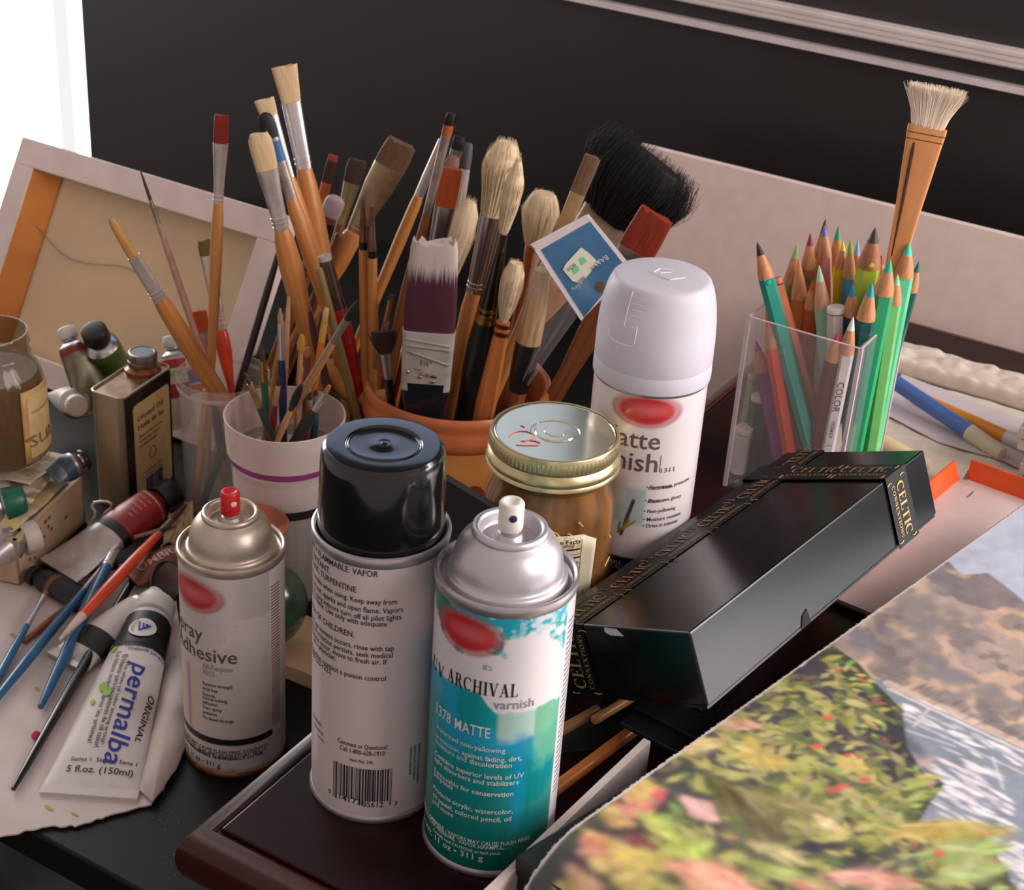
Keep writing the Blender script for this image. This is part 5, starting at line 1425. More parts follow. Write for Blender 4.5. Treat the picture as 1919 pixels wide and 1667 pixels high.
cb('bamboo hake brush with a white tuft hanging low, front right of the crock', K, (915, 735), (968, 488), -.045, [
  ('left_strip', M((196, 120, 66), .42, kind='streak', col2=(150, 84, 42), scale=(12, 2, 1)), [(752, 40), (700, 36), (640, 30), (602, 26)], .5, 4, {'foot': .8}), ('slot', BLACK, [(750, 6), (690, 6), (612, 3)], 2.6, 3), ('copper_wire', M((150, 72, 40), .35, .9), [(626, 30), (620, 30)], .7, 3), ('copper_wire', M((150, 72, 40), .35, .9), [(612, 28), (606, 28)], .7, 3), ('bristles', GOAT, [(603, 14), (575, 34), (540, 46), (510, 45), (492, 26)], .75, 2, {'hair': 420, 'core': .9, 'fray': .05, 'jit': .03})], qoff=-.02)
cb('fan brush with dark brown spread bristles, front left of the crock', K, (729, 718), (717, 618), -.046, [
  ('handle', BLACKPAINT, [(740, 16), (708, 16)], .95, 2), ('ferrule', CHROME, [(709, 16), (690, 17), (662, 20)], .7, 2.3), ('bristles', DKBROWN, [(664, 20), (650, 38), (632, 50), (620, 54)], .18, 2.4, {'hair': 130, 'core': .8, 'fray': .2, 'jit': .12, 'w': .0003})], qoff=-.02)
cb('brush with a fat red handle and long grey ferrule, left in the crock', K, (660, 690), (608, 480), -.01, [
  ('handle', M((160, 26, 36), .38, var=.1, coat=.4), [(690, 24), (660, 34), (610, 41), (578, 36)], .95, 2), ('ferrule', M((132, 112, 104), .28, 1., var=.2), [(580, 35), (540, 31), (488, 26)], .8, 2), ('bristles', BR((206, 190, 184)), [(489, 26), (478, 26)], .7, 2)], qoff=-.005)
cb('olive wooden handle leaning in front of the red one, in the crock', K, (646, 690), (597, 500), -.02, [
  ('handle', M((148, 122, 70), .5, kind='streak', col2=(118, 94, 52), scale=(8, 2, 1)), [(712, 19), (620, 17), (505, 14)], .95, 2, {'round': 1})], qoff=-.005)
cb('purple-brown brush with a silver ferrule tilted left, in the crock', K, (592, 645), (556, 515), -.005, [
  ('handle', M((92, 62, 62), .38, var=.12, coat=.3), [(665, 18), (610, 20), (582, 20)], .95, 2), ('ferrule', M((186, 168, 168), .25, 1.), [(583, 20), (550, 19), (520, 17)], .9, 2, {'round': 1})], qoff=.01)
cb('dark brown handle leaning right behind the purple-brown brush, in the dark back pot', POT, (560, 640), (640, 430), .0, [
  ('handle', WOOD_BROWN, [(660, 14), (560, 18), (440, 16)], .95, 2, {'round': 1})], qoff=.015)
cb('dark brown handle with a coppery ferrule low at the left of the crock', K, (682, 690), (708, 560), .012, [
  ('handle', WOOD_BROWN, [(700, 20), (650, 20), (600, 14)], .95, 2), ('ferrule', M((150, 100, 60), .4, .7), [(601, 14), (575, 10)], .9, 2)], qoff=.0)
cb('plain brown handle standing beside the wide house brush, in the crock', K, (738, 660), (776, 470), .0, [
  ('handle', WOOD_DARK, [(700, 24), (600, 24), (540, 20), (500, 14)], .95, 2), ('ferrule', FERRULE_DULL, [(501, 14), (470, 10)], .9, 2)], qoff=.0)
cb('slim dark handle just left of the wide house brush, in the crock', K, (716, 640), (735, 545), -.02, [
  ('handle', M((128, 84, 60), .45), [(690, 14), (600, 13)], .95, 2), ('ferrule', BRASS, [(601, 12), (562, 11)], .9, 2), ('bristles', DKBROWN, [(563, 11), (552, 9)], .8, 2)], qoff=-.01)
# the wide house-painting brush in front
ro_, ob_, ps_, fr_ = cb('wide house brush with plum bristles in a stamped metal ferrule, front of the crock', K, (795, 760), (815, 450), -.052, [
  ('handle', M((22, 24, 32), .35, coat=.3), [(765, 78), (738, 88), (712, 92)], .32, 4), ('ferrule', M((206, 196, 186), .36, .35, kind='plain', col2=(176, 166, 154), scale=70), [(726, 92), (680, 95), (640, 98), (617, 100)], .30, 5), ('bristles', M((74, 36, 48), .5, kind='tip', col2=(184, 168, 162), scale=(34, 1.2, 1)), [(620, 97), (580, 99), (520, 94), (487, 91), (466, 89), (452, 82)], .26, 4, {'bristle': 3, 'n': 420})], qoff=-.03, name='house_brush')
D_, fs_, fn_ = fr_
if fn_ @ FWD > 0: fn_ = -fn_
fo = ob_['ferrule']
mb = MB()
def fer(px, py, off=.0003):
    """point on the front face of the house brush ferrule under a pixel"""
    X0 = ps_(680); hw = 96 * depth(X0) / FPX / 2 * .30
    n = fn_; c0 = X0 + n * (hw + off)
    d = ray(px, py); t = ((c0 - CAM) @ n) / (d @ n); return CAM + d * t
for (a, b) in (((757, 634), (845, 651)), ((757, 647), (845, 659)), ((757, 655), (843, 686))):
    mb.tube([fer(a[0] + (b[0] - a[0]) * t, a[1] + (b[1] - a[1]) * t) for t in (0, .5, 1)], .0006, 6)
mb.build('pressed_ridge', CHROME, fo)
mb = MB()
def fer_text(s, px, py, h):
    v, f = text2d(s)
    mb.add([fer(px + x * h / .72 + y * 0 , py - y * h / .72 + x * h / .72 * .22, .0005) for x, y in v], f)
fer_text('1½"', 786, 683, 10); fer_text('5 cm', 776, 693, 5); fer_text('25-38 MM', 784, 703, 6)
mb.build('stamped_lettering', M((70, 62, 58), .5), fo, smooth=False)
mb = MB()
for (px, py) in ((764, 697), (811, 716), (787, 707)):
    q = fer(px, py); mb.lathe([(.0001, .0008), (.0010, .0006), (.0014, 0)], q, fn_, n=14)
mb.build('nail_head', BRASS, fo)
# plastic-sleeved brush (cream bristles, black ferrule)
cb('new brush with cream bristles and black collar, front right of the crock', K, (972, 730), (1018, 500), -.04, [
  ('handle', WOOD_DARK, [(750, 30), (728, 34)], .95, 2), ('black_collar', M((34, 30, 34), .3, coat=.3), [(729, 40), (700, 46), (664, 48), (640, 48)], .9, 2), ('bristles', M((206, 176, 130), .5, kind='streak', col2=(178, 136, 84), scale=(10, 1, 1)), [(642, 47), (600, 48), (550, 42), (505, 30)], .8, 2)], qoff=-.02)
# red flat brush and the wooden hake handles at the right
cb('flat brush with brick-red bristles leaning far right over the crock edge', K, (1085, 660), (1232, 400), -.015, [
  ('handle', WOOD_DARK, [(700, 34), (640, 44), (570, 56)], .5, 4), ('ferrule', FERRULE_DULL, [(572, 58), (520, 62), (470, 70)], .34, 4), ('bristles', BR((150, 52, 30), (112, 34, 22), .5), [(472, 72), (440, 72), (402, 68)], .28, 4, {'bristle': 1, 'n': 140})], qoff=.0)
cb('small brown flat brush with tan ferrule, left of the black hair mop', K, (1000, 560), (1112, 292), .0, [
  ('handle', WOOD_PALE, [(660, 26), (560, 28), (470, 26)], .8, 3), ('ferrule', M((190, 158, 112), .4, .6, var=.15), [(472, 26), (420, 28), (362, 30)], .45, 3), ('bristles', BR((122, 96, 70), (84, 62, 44)), [(364, 30), (330, 31), (294, 31)], .35, 3, {'bristle': .8})], qoff=.0)
cb('big mop brush of shaggy black hair with a wide wooden handle, right of the crock', K, (1026, 560), (1236, 285), .045, [
  ('handle', WOOD_PALE, [(640, 40), (600, 46), (560, 58), (520, 66), (455, 84)], .4, 4), ('ferrule', M((160, 142, 124), .45, .3, var=.15), [(456, 92), (430, 104), (402, 114)], .36, 4),
  ('bristles', BR((26, 22, 24), (13, 11, 12), .6), [(412, 112), (392, 160), (362, 210), (325, 215), (298, 165)], .5, 2.2, {'hair': 2400, 'core': .80, 'fray': .26, 'jit': .12, 'w': .0003, 'over': .12})], qoff=.01)
# the clear packet with its blue header card
rs = thing('brush_packet', 'clear brush packet with a blue and white header card and a price sticker', 'packet', at_y(1070, 720, KC[1] - .045))
CARD = M((52, 104, 142), .3, kind='plain', col2=(42, 90, 128), scale=40, coat=.6)
yc = KC[1] - .062
cA, cB, cD = at_y(994, 457, yc + .004), at_y(1103, 401, yc + .008), at_y(1089, 601, yc - .010)
nC = nrm(np.cross(cB - cA, cD - cA))
if nC @ FWD > 0: nC = -nC
def card(px, py, off=0.):
    """point of the card plane seen at a pixel"""
    d = ray(px, py); return CAM + d * (((cA - CAM) @ nC) / (d @ nC)) + nC * off
cC = card(1184, 500)
MB().prism([cA, cB, cC, cD], -nC * .0006).build('card', M((214, 204, 206), .4, var=.03), rs, smooth=False)
bl_ = MB().prism([card(*q, .0004) for q in ((1014, 468), (1106, 415), (1172, 499), (1095, 594))], -nC * .0003).build('blue_print', CARD, rs, smooth=False)
MB().add([card(1124 + 9.5 * math.cos(t), 537 + 11 * math.sin(t), .0006) for t in np.linspace(0, 6.0, 22)], [tuple(range(22))]).build('hang_hole', M((84, 66, 52), .6), rs, smooth=False)
MB().prism([card(*q, .0022) for q in ((994, 457), (1100, 401), (1107, 412), (1006, 468))], -nC * .002).build('folded_edge', M((206, 194, 196), .35, var=.04, coat=.4), rs, smooth=False)
stk_ = MB().prism([card(*q, .0012) for q in ((1089, 463), (1103, 473), (1122, 492), (1108, 508), (1089, 531), (1073, 526), (1055, 505), (1060, 494))], -nC * .0004).build('price_sticker', M((214, 212, 196), .5, var=.03), rs, smooth=False)
def card_text(mb, s, px, py, h, ang, off):
    """lettering from pixel (px, py), h pixels tall, reading at an angle (degrees, clockwise on the picture)"""
    v, f = text2d(s); k = h / .72; ca, sa = math.cos(math.radians(ang)), math.sin(math.radians(ang))
    mb.add([card(px + (x * ca + y * sa) * k, py + (x * sa - y * ca) * k, off) for x, y in v], f)
mb = MB()
card_text(mb, '199', 1118, 488, 9, 128, .0018); card_text(mb, '001', 1094, 516, 8, 140 + 0, .0018); card_text(mb, 'EC30', 1066, 508, 6, -40, .0018)
mb.build('price_lettering', M((84, 82, 82), .6), stk_, smooth=False)
mb = MB()
mb.add([card(*q, .0016) for q in ((1085, 483), (1094, 480), (1100, 488), (1091, 497))], [(0, 1, 2, 3)])
mb.add([card(*q, .0016) for q in ((1072, 502), (1081, 496), (1087, 505), (1077, 514))], [(0, 1, 2, 3)])
mb.build('green_print', M((110, 206, 150), .5), stk_, smooth=False)
mb = MB()
card_text(mb, 'BAM', 1137, 476, 10, 148, .0009); card_text(mb, 'BOO', 1110, 478, 7, 150, .0009); card_text(mb, 'FLAT', 1072, 544, 6, -25, .0009)
mb.build('card_lettering', M((196, 210, 220), .5), bl_, smooth=False)
# clear sleeve of the packet, folded film hanging down to the crock
FILM = M((226, 214, 214), .1, alpha=.13, var=.02, coat=.4)
s0, s1 = at_y(1000, 470, yc + .003), at_y(1085, 590, yc - .009)
s2, s3 = at_y(990, 720, KC[1] - .050), at_y(960, 690, KC[1] - .040)
def filmfn(a, b):
    p = (s0 * (1 - a) + s1 * a) * (1 - b) + (s3 * (1 - a) + s2 * a) * b
    return p + np.array([0, -1, 0]) * (.0022 * math.sin(a * 17 + b * 3) + .0012 * math.sin(a * 41)) * (.3 + b)
MB().grid(filmfn, 40, 14).build('clear_film', FILM, rs, solid=.00015)
# ------------------------------------------------------------------ acrylic pencil holder with colour pencils
HU0, HU1, HV0, HV1, HTOP = .497, .590, .0755, .1577, .2720
rh = thing('pencil_holder', 'clear square acrylic holder full of coloured pencils', 'pencil holder', uvz((HU0 + HU1) / 2, (HV0 + HV1) / 2, ZT))
ACR = M((236, 228, 230), .05, alpha=.09, var=.01)
w_ = .0028
def wallp(nm, u0, u1, v0, v1, z0=ZT, z1=HTOP):
    return MB().obox(uvz(u0, v0, z0), V * (v1 - v0), U * (u1 - u0), Z * (z1 - z0)).build(nm, ACR, rh, smooth=False)
wallp('front_wall', HU0, HU0 + w_, HV0, HV1); wallp('back_wall', HU1 - w_, HU1, HV0, HV1)
wallp('side_wall', HU0 + w_, HU1 - w_, HV0, HV0 + w_); wallp('side_wall', HU0 + w_, HU1 - w_, HV1 - w_, HV1)
wallp('bottom_plate', HU0 + w_, HU1 - w_, HV0 + w_, HV1 - w_, ZT, ZT + w_)
EDGE = M((222, 208, 210), .25, alpha=.75, var=.03)
for (u, v) in ((HU0, HV0), (HU0, HV1)): MB().obox(uvz(u - .0004, v - .0006 if v == HV0 else v - .0022, ZT), V * .0028, U * .0022, Z * (HTOP - ZT)).build('polished_edge', EDGE, rh, smooth=False)
MB().obox(uvz(HU1 - .0022, HV1 - .0014, ZT), V * .002, U * .0026, Z * (HTOP - ZT)).build('polished_edge', EDGE, rh, smooth=False)
mb = MB()
for (a, b, c_, d) in ((HU0, HV0, 0, HV1 - HV0), (HU0, HV1 - .0014, HU1 - HU0, .0014), (HU1 - .0014, HV0, .0014, HV1 - HV0), (HU0, HV0, HU1 - HU0, .0014)):
    mb.obox(uvz(a, b, HTOP - .0002), V * d if d else V * .0014, U * (c_ if c_ else .0014), Z * .0006)
mb.build('rim_edges', EDGE, rh, smooth=False)
PENR = .0037
def pencil(label, tip, low, uu, col, lead, sharp=True, dot=None, wood=(206, 142, 96), rad=PENR, toff=0., wide=1., cone=4.2, scallop=False, end=None, lowu=None, name='colour_pencil', text=None):
    """tip, low: pixels of the tip and of a lower point of the axis; uu: u of the plane the pencil stands in"""
    PT = at_u(*tip, uu); PL = at_u(*low, lowu if lowu is not None else uu)
    D = nrm(PT - PL)
    zb = ZT + w_ + .003
    Q = PL + D * ((zb - PL[2]) / D[2])
    # keep the foot inside the holder
    q = Q - O; qu, qv = q @ U, q @ V
    m_ = .0075
    qu2 = min(max(qu, HU0 + m_), HU1 - m_); qv2 = min(max(qv, HV0 + m_), HV1 - m_)
    if abs(qu2 - qu) + abs(qv2 - qv) > 1e-6:
        # stop where the line leaves the holder
        lo, hi = 0., 1.
        P1 = PT if HTOP > PT[2] else PL + D * ((HTOP - PL[2]) / D[2])
        for _ in range(30):
            mid = (lo + hi) / 2; X = Q + (P1 - Q) * mid; x = X - O
            if HU0 + m_ <= x @ U <= HU1 - m_ and HV0 + m_ <= x @ V <= HV1 - m_: hi = mid
            else: lo = mid
        if hi < .9: Q = Q + (P1 - Q) * hi
    root = thing(name, label, 'pencil', Q, 'coloured pencils in the acrylic holder')
    fs = nrm(np.cross(D, FWD)); fn = nrm(np.cross(fs, D))
    L = np.linalg.norm(PT - Q); r = rad * wide
    cl = r * cone * .8 if sharp else .001
    def hexs(x, rr): return (Q + D * x, rr, rr, 2)
    bm_ = M(col, .35, coat=.35, var=.06)
    mb = MB().loft([hexs(0, r), hexs(L - cl - .004, r)], fs, fn, 6 if not scallop else 12)
    body = mb.build('barrel', bm_, root, sharp=30)
    if sharp:
        MB().loft([hexs(L - cl - .0042, r * .985), hexs(L - cl, r * .93), hexs(L - cl * .42, r * .48)], fs, fn, 14).build('sharpened_wood', M(wood, .55, kind='streak', col2=tuple(int(x * .82) for x in wood), scale=(14, 2, 1)), root)
        MB().loft([hexs(L - cl * .42, r * .47), hexs(L - cl * .12, r * .2), hexs(L, r * .05)], fs, fn, 10).build('lead', M(lead, .5, var=.05), root)
    else:
        MB().loft([hexs(L - .004, r * 1.0), hexs(L - .0008, r * 1.0), hexs(L, r * .9)], fs, fn, 14).build('end_cap', M(lead, .5, var=.05), root)
    if dot:
        X = Q + D * (L - cl - .0005 - dot[1]); nv = -nrm(fn * (1 if fn @ FWD > 0 else -1))
        MB().lathe([(.0001, .0006), (.0016, .0004), (.0018, 0)], X + nv * r * .93, nv, n=14).build('colour_dot', M(dot[0], .45), root)
    if text:
        nv = -nrm(fn * (1 if fn @ FWD > 0 else -1)); sv = np.cross(D, nv)
        mb = MB()
        for (s, x0, h, mt_) in text:
            v, f = text2d(s); k = h / .72
            mb = MB().add([Q + D * (x0 - x * k) + nv * (r * .90) + sv * ((y * k - h / 2)) for x, y in v], f)
            mb.build('printed_lettering', mt_, body, smooth=False)
    return root
uF, uM, uB = HU0 + .010, (HU0 + HU1) / 2, HU1 - .012
pencil('teal pencil with dark lead and bare wood collar, leaning left, front of the holder', (1419, 454), (1514, 815), uF + .004, (28, 152, 136), (40, 36, 34), dot=((40, 180, 150), .006), wide=1.55, lowu=uF, cone=4.6)
pencil('orange-red pencil standing low at the front left of the holder', (1438, 588), (1482, 850), uF, (214, 74, 42), (226, 84, 44), wide=1.5, cone=4.4)
pencil('magenta purple pencil lowest at the left front of the holder', (1416, 636), (1462, 850), uF + .012, (152, 62, 142), (160, 64, 150), wide=1.45, cone=4.4)
pencil('dark red pencil leaning behind the orange-red one, in the holder', (1436, 552), (1508, 845), uF + .016, (158, 46, 42), (160, 50, 44), wide=1.3)
pencil('orange-brown pencil with gold lettering leaning beside the teal one, in the holder', (1455, 520), (1532, 790), uF + .012, (206, 120, 84), (206, 120, 84), wide=1.0, sharp=False)
pencil('maroon pencil with a worn pink lead, front middle of the holder', (1571, 622), (1526, 850), uF, (98, 38, 50), (204, 74, 92), wide=1.55, cone=3.6)
pencil('white artist pencil with printed lettering and white lead, front of the holder', (1599, 594), (1547, 850), uF + .002, (212, 204, 200), (224, 222, 222), wide=1.5, cone=5.0, text=[('COLOR', .096, .0048, M((70, 60, 64), .5)), ('PREMIER', .066, .0026, M((100, 84, 86), .5))])
pencil('dark green pencil with turquoise lead, right front of the holder', (1634, 530), (1578, 850), uF + .012, (18, 78, 74), (30, 150, 160), wide=1.75, cone=4.2)
pencil('pale mint pencil with long white-green lead, middle of the holder', (1535, 497), (1552, 700), uF + .022, (150, 196, 166), (176, 214, 190), wide=1.55, cone=5.6, wood=(208, 160, 124))
pencil('orange pencil with bare wood tip, left of the mint one, in the holder', (1497, 486), (1500, 660), uF + .030, (200, 112, 46), (200, 140, 92), wide=1.6, cone=5.0)
pencil('rust orange pencil between the orange and the mint ones, in the holder', (1523, 525), (1515, 660), uF + .026, (178, 84, 44), (190, 94, 48), wide=1.3)
pencil('olive green pencil with pale green lead, back left of the holder', (1494, 457), (1470, 600), uM, (136, 148, 88), (150, 172, 110), wide=1.5, cone=5.5)
pencil('pencil with wine red lead and green dot, back left of the holder', (1519, 437), (1508, 600), uM + .010, (176, 96, 60), (140, 46, 66), dot=((50, 140, 100), .010), wide=1.4, cone=5)
pencil('yellow pencil with dark grey point, tallest at the back of the holder', (1547, 410), (1522, 580), uB, (216, 168, 40), (90, 70, 64), wide=1.35, cone=6)
pencil('pink pencil with violet-blue lead, back of the holder', (1545, 422), (1548, 600), uB - .012, (206, 128, 132), (122, 110, 180), wide=1.35, cone=4.6)
pencil('lime yellow pencil with green lead, back middle of the holder', (1571, 424), (1560, 600), uB - .004, (196, 196, 60), (70, 158, 110), wide=1.5, cone=5.2)
pencil('bright yellow pencil with short yellow lead, back middle of the holder', (1580, 452), (1570, 600), uM + .014, (226, 190, 36), (226, 198, 30), wide=1.25, cone=4)
pencil('sky blue banded pencil with apple green lead, middle of the holder', (1594, 448), (1588, 600), uM + .010, (92, 148, 186), (140, 172, 40), wide=1.3, cone=6)
pencil('pencil with pale blue lead, right of the apple green one in the holder', (1608, 450), (1592, 600), uM + .022, (110, 160, 200), (152, 184, 216), wide=1.4, cone=6)
pencil('thick lime pencil with dark lead and splintered wood, right middle of the holder', (1640, 427), (1606, 640), uM, (166, 186, 60), (66, 46, 40), dot=((196, 206, 60), .0), wide=2.2, cone=3.6, wood=(168, 108, 70))
pencil('white-capped pencil end in the middle of the holder', (1567, 574), (1566, 700), uF + .016, (206, 192, 184), (222, 212, 204), sharp=False, wide=1.7)
pencil('dark teal pencil with blue-green lead, centre of the holder', (1598, 535), (1590, 690), uF + .020, (20, 70, 78), (40, 130, 160), wide=1.6, cone=3.6)
pencil('emerald green pencil right of centre in the holder', (1668, 486), (1628, 690), uF + .024, (36, 158, 106), (40, 170, 130), wide=1.9, cone=3.6)
pencil('light green pencil right of the emerald one in the holder', (1682, 514), (1656, 680), uF + .036, (118, 196, 112), (140, 210, 150), wide=1.55, cone=3.6)
pencil('mint turquoise pencil at the right back of the holder', (1704, 456), (1660, 690), uM + .012, (92, 204, 156), (70, 206, 160), wide=1.9, cone=3.4)
pencil('dark green pencil leaning out at the right edge of the holder', (1722, 490), (1680, 640), uB - .006, (20, 92, 78), (20, 112, 92), wide=1.3, cone=4.6)
pencil('reddish-brown pencil beside the wide brush handle, in the holder', (1652, 478), (1640, 600), uB - .010, (128, 60, 52), (160, 50, 54), wide=1.2)
pencil('grey-green crayon pencil slanting low behind the purple one, in the holder', (1418, 700), (1386, 890), uF + .024, (132, 146, 100), (136, 150, 100), sharp=False, wide=1.6)
pencil('white pencil with a blue dot low at the left of the holder', (1396, 800), (1378, 905), uF + .006, (198, 186, 178), (198, 186, 178), sharp=False, wide=1.8, dot=((50, 150, 170), .04))
pencil('white-ended dark green pencil low at the left of the holder', (1424, 740), (1402, 900), uF + .014, (56, 96, 84), (196, 184, 174), sharp=False, wide=1.6)
# hake brush
La = at_u(1678, 470, uB - .004); 
HA, HB = (1676, 500), (1757, 160)
PAk = at_u(*HA, uM + .012); Dk = None
Qk = at_u(1652, 610, uM + .006)
PBk = at_u(*HB, uM + .030)
rk2, ok2, pk2, fk2 = brush('wide hake brush with splayed white hair and split wooden handle, standing in the pencil holder', (Qk, PAk, PBk), HA, HB, [
  ('handle', M((216, 152, 96), .45, kind='streak', col2=(196, 128, 74), scale=(4, 1.4, 1)), [(500, 34), (470, 38), (400, 46), (330, 58), (280, 66), (245, 73), (238, 73)], .34, 7, {'foot': .8}),
  ('bristles', BR((240, 226, 208), (226, 208, 186), .75), [(240, 60), (215, 72), (190, 92), (168, 106)], .34, 2.4, {'hair': 1700, 'core': .86, 'fray': .14, 'jit': .07, 'w': .00034, 'over': .12})], name='hake_brush')
D_, fs_, fn_ = fk2
if fn_ @ FWD > 0: fn_ = -fn_
mb = MB()
X0 = pk2(470); X1 = pk2(250)
def hk(q, s): 
    X = pk2(q); prof = [(500, 34), (470, 38), (400, 46), (330, 58), (280, 66), (245, 73), (238, 73)]
    wv = np.interp(-q, [-a for a, b in prof], [b for a, b in prof]) * depth(X) / FPX / 2
    return X, wv
lst = []
for q in (480, 430, 380, 330, 285, 268):
    X, wv = hk(q, 0); lst.append(X - fs_ * wv * .52 + fn_ * wv * .345)
mb.tube(lst, [.0004, .0007, .0010, .0012, .0012, .0006], 6)
mb.build('handle_slot', M((70, 34, 16), .7), ok2['handle'])
mb = MB()
for q in (262, 250):
    X, wv = hk(q, 0)
    mb.loft([(X - D_ * .0003, wv * 1.01, wv * .35, 7), (X + D_ * .0003, wv * 1.01, wv * .35, 7)], fs_, fn_, 18)
mb.build('copper_stitching', M((130, 70, 34), .4, .7), ok2['handle'])

# ------------------------------------------------------------------ black gift box, tilted, with printed ribbon
def rot(y, p, r):
    cy, sy, cp, sp_, cr, sr = math.cos(y), math.sin(y), math.cos(p), math.sin(p), math.cos(r), math.sin(r)
    return np.array([[cy, -sy, 0], [sy, cy, 0], [0, 0, 1]]) @ np.array([[1, 0, 0], [0, cp, -sp_], [0, sp_, cp]]) @ np.array([[cr, 0, sr], [0, 1, 0], [-sr, 0, cr]])
GM = rot(-.6486, .019, -.3958)
_k = (CAMZ - .163) / (CAMZ - .1425)
GO_ = CAM + (np.array([.039, .7688, .1425]) - CAM) * _k
GW, GLN, GH = .1037 * _k, .2693 * _k, .0458 * _k
def gp(x, y, z): return GO_ + GM @ np.array([x * GW, y * GLN, z * GH])
rg_ = thing('gift_box', 'long black gift box tied with gold-lettered black ribbon, tilted beside the painting', 'gift box', gp(.5, .5, 0))
BOXM = M((10, 9, 10), .22, var=.06, scale=30, spec=.5)
def gbox(x0, x1, y0, y1, z0, z1):
    return [gp(x0, y0, z0), gp(x1, y0, z0), gp(x1, y1, z0), gp(x0, y1, z0), gp(x0, y0, z1), gp(x1, y0, z1), gp(x1, y1, z1), gp(x0, y1, z1)]
MB().box8(gbox(.012, .988, .004, .996, 0, .93)).build('box_base', BOXM, rg_, smooth=False)
MB().box8(gbox(0, 1, 0, 1, .04, 1)).build('box_lid', BOXM, rg_, smooth=False, bevel=.0011)
MB().prism([gp(1.0008, .36, .03), gp(1.0008, .40, .03), gp(1.0008, .395, .22), gp(1.0008, .375, .18)], GM @ np.array([.0004, 0, 0])).build('torn_notch', M((10, 9, 9), .8), rg_, smooth=False)
MB().prism([gp(.44, -.0008, .985), gp(.52, -.0008, .975), gp(.56, -.0008, .89), gp(.47, -.0008, .89), gp(.435, -.0008, .93)], GM @ np.array([0, -.0003, 0])).build('chipped_spot', M((206, 192, 200), .6), rg_, smooth=False)
mb = MB()
for k in range(150):
    a, b = rnd.uniform(.12, .97), rnd.uniform(.02, .8); q = gp(a, b, 1.0) + GM @ np.array([0, 0, .0002]); s_ = rnd.uniform(.0001, .00028)
    mb.add([q, q + GM @ np.array([s_, 0, 0]), q + GM @ np.array([s_, s_ * 2, 0]), q + GM @ np.array([0, s_ * 1.5, 0])], [(0, 1, 2, 3)])
o = mb.build('dust_specks', M((118, 108, 106), .8), rg_, smooth=False); o['kind'] = 'stuff'
RIB = M((13, 12, 14), .4, kind='plain', col2=(8, 8, 9), scale=900, spec=.35)
RIBT = M((146, 118, 84), .5, .0, var=.2, scale=200); RIBTB = M((196, 160, 96), .4, .4, var=.1)
e_ = .0006
rx0, rx1 = .085, .285                   # lengthwise ribbon
mb = MB()
def strip(path, wv, parent, nm, mt):
    """flat ribbon along path points with width vector"""
    mb = MB(); v = []; f = []
    for p in path: v += [p, p + wv]
    for i in range(len(path) - 1): f.append((2 * i, 2 * i + 1, 2 * i + 3, 2 * i + 2))
    return mb.add(v, f).build(nm, mt, parent, smooth=False, solid=.0004)
WX = GM @ np.array([(rx1 - rx0) * GW, 0, 0])
ex_ = lambda n: GM @ (np.array(n, float) * e_)
r1_ = strip([gp(rx0, 0, 0) + ex_((0, -1, 0)), gp(rx0, 0, 1) + ex_((0, -1, 1)), gp(rx0, 1, 1) + ex_((0, 1, 1)), gp(rx0, 1, 0) + ex_((0, 1, 0))], WX, rg_, 'lengthwise_ribbon', RIB)
ry0, ry1 = .800, .895
WY = GM @ np.array([0, (ry1 - ry0) * GLN, 0])
r2_ = strip([gp(0, ry0, 0) + ex_((-1, 0, 0)) * 2, gp(0, ry0, 1) + ex_((-1, 0, 1)) * 2, gp(1, ry0, 1) + ex_((1, 0, 1)) * 2, gp(1, ry0, 0) + ex_((1, 0, 0)) * 2], WY, rg_, 'crosswise_ribbon', RIB)
def rib_text(parent, fr, mt):
    """fr(x, y): point at x along, y up (metres); two lines of capitals between brackets"""
    mb = MB()
    v, f = serif2d('CELTIC', .05); k = .0080; w = v[:, 0].max() * k
    mb.add([fr(x * k - w / 2, .0062 + y * k) for x, y in v], f)
    v2, f2 = serif2d('CONNEXTIONS', .12); k2 = .0032; w2 = v2[:, 0].max() * k2; sx = (w * .98) / w2
    mb.add([fr((x * k2 - w2 / 2) * sx, .0004 + y * k2) for x, y in v2], f2)
    for sgn in (-1, 1):
        for (x0, y0) in ((w / 2 + .0022, .0135), (w / 2 + .0012, .0015)):
            pts = [fr(sgn * (x0 + .0012 * math.cos(t)), y0 - .004 * (y0 < .005) + .0028 * math.sin(t) + .0012) for t in np.linspace(-1.2, 1.2, 6)]
            mb.tube(pts, .00028, 4)
    mb.build('ribbon_lettering', mt, parent, smooth=False)
axx, axy, axz = GM[:, 0], GM[:, 1], GM[:, 2]
topz = axz * (e_ + .0006)
for yc_ in (.065, .235, .405, .575, .745, .955):
    # reads away from the viewer along the box, letters' tops towards the left edge
    base = gp((rx0 + rx1) / 2, yc_, 1) + topz
    rib_text(r1_, (lambda x, y, base=base: base + axy * x - axx * (y - .0085)), RIBT)
for xc_ in (-.0 + .45, .80):
    base = gp(xc_, (ry0 + ry1) / 2, 1) + topz * 1.7
    rib_text(r2_, (lambda x, y, base=base: base + axx * x + axy * (y - .0085)), RIBT)
base = gp(1, (ry0 + ry1) / 2, .50) + axx * (e_ * 2.2 + .0005)
rib_text(r2_, (lambda x, y: base - axz * x + axy * (y - .0085)), RIBTB)
base2 = gp((rx0 + rx1) / 2, 0, .50) - axy * (e_ + .0006)
rib_text(r1_, (lambda x, y: base2 + axz * x - axx * (y - .0085)), RIBTB)

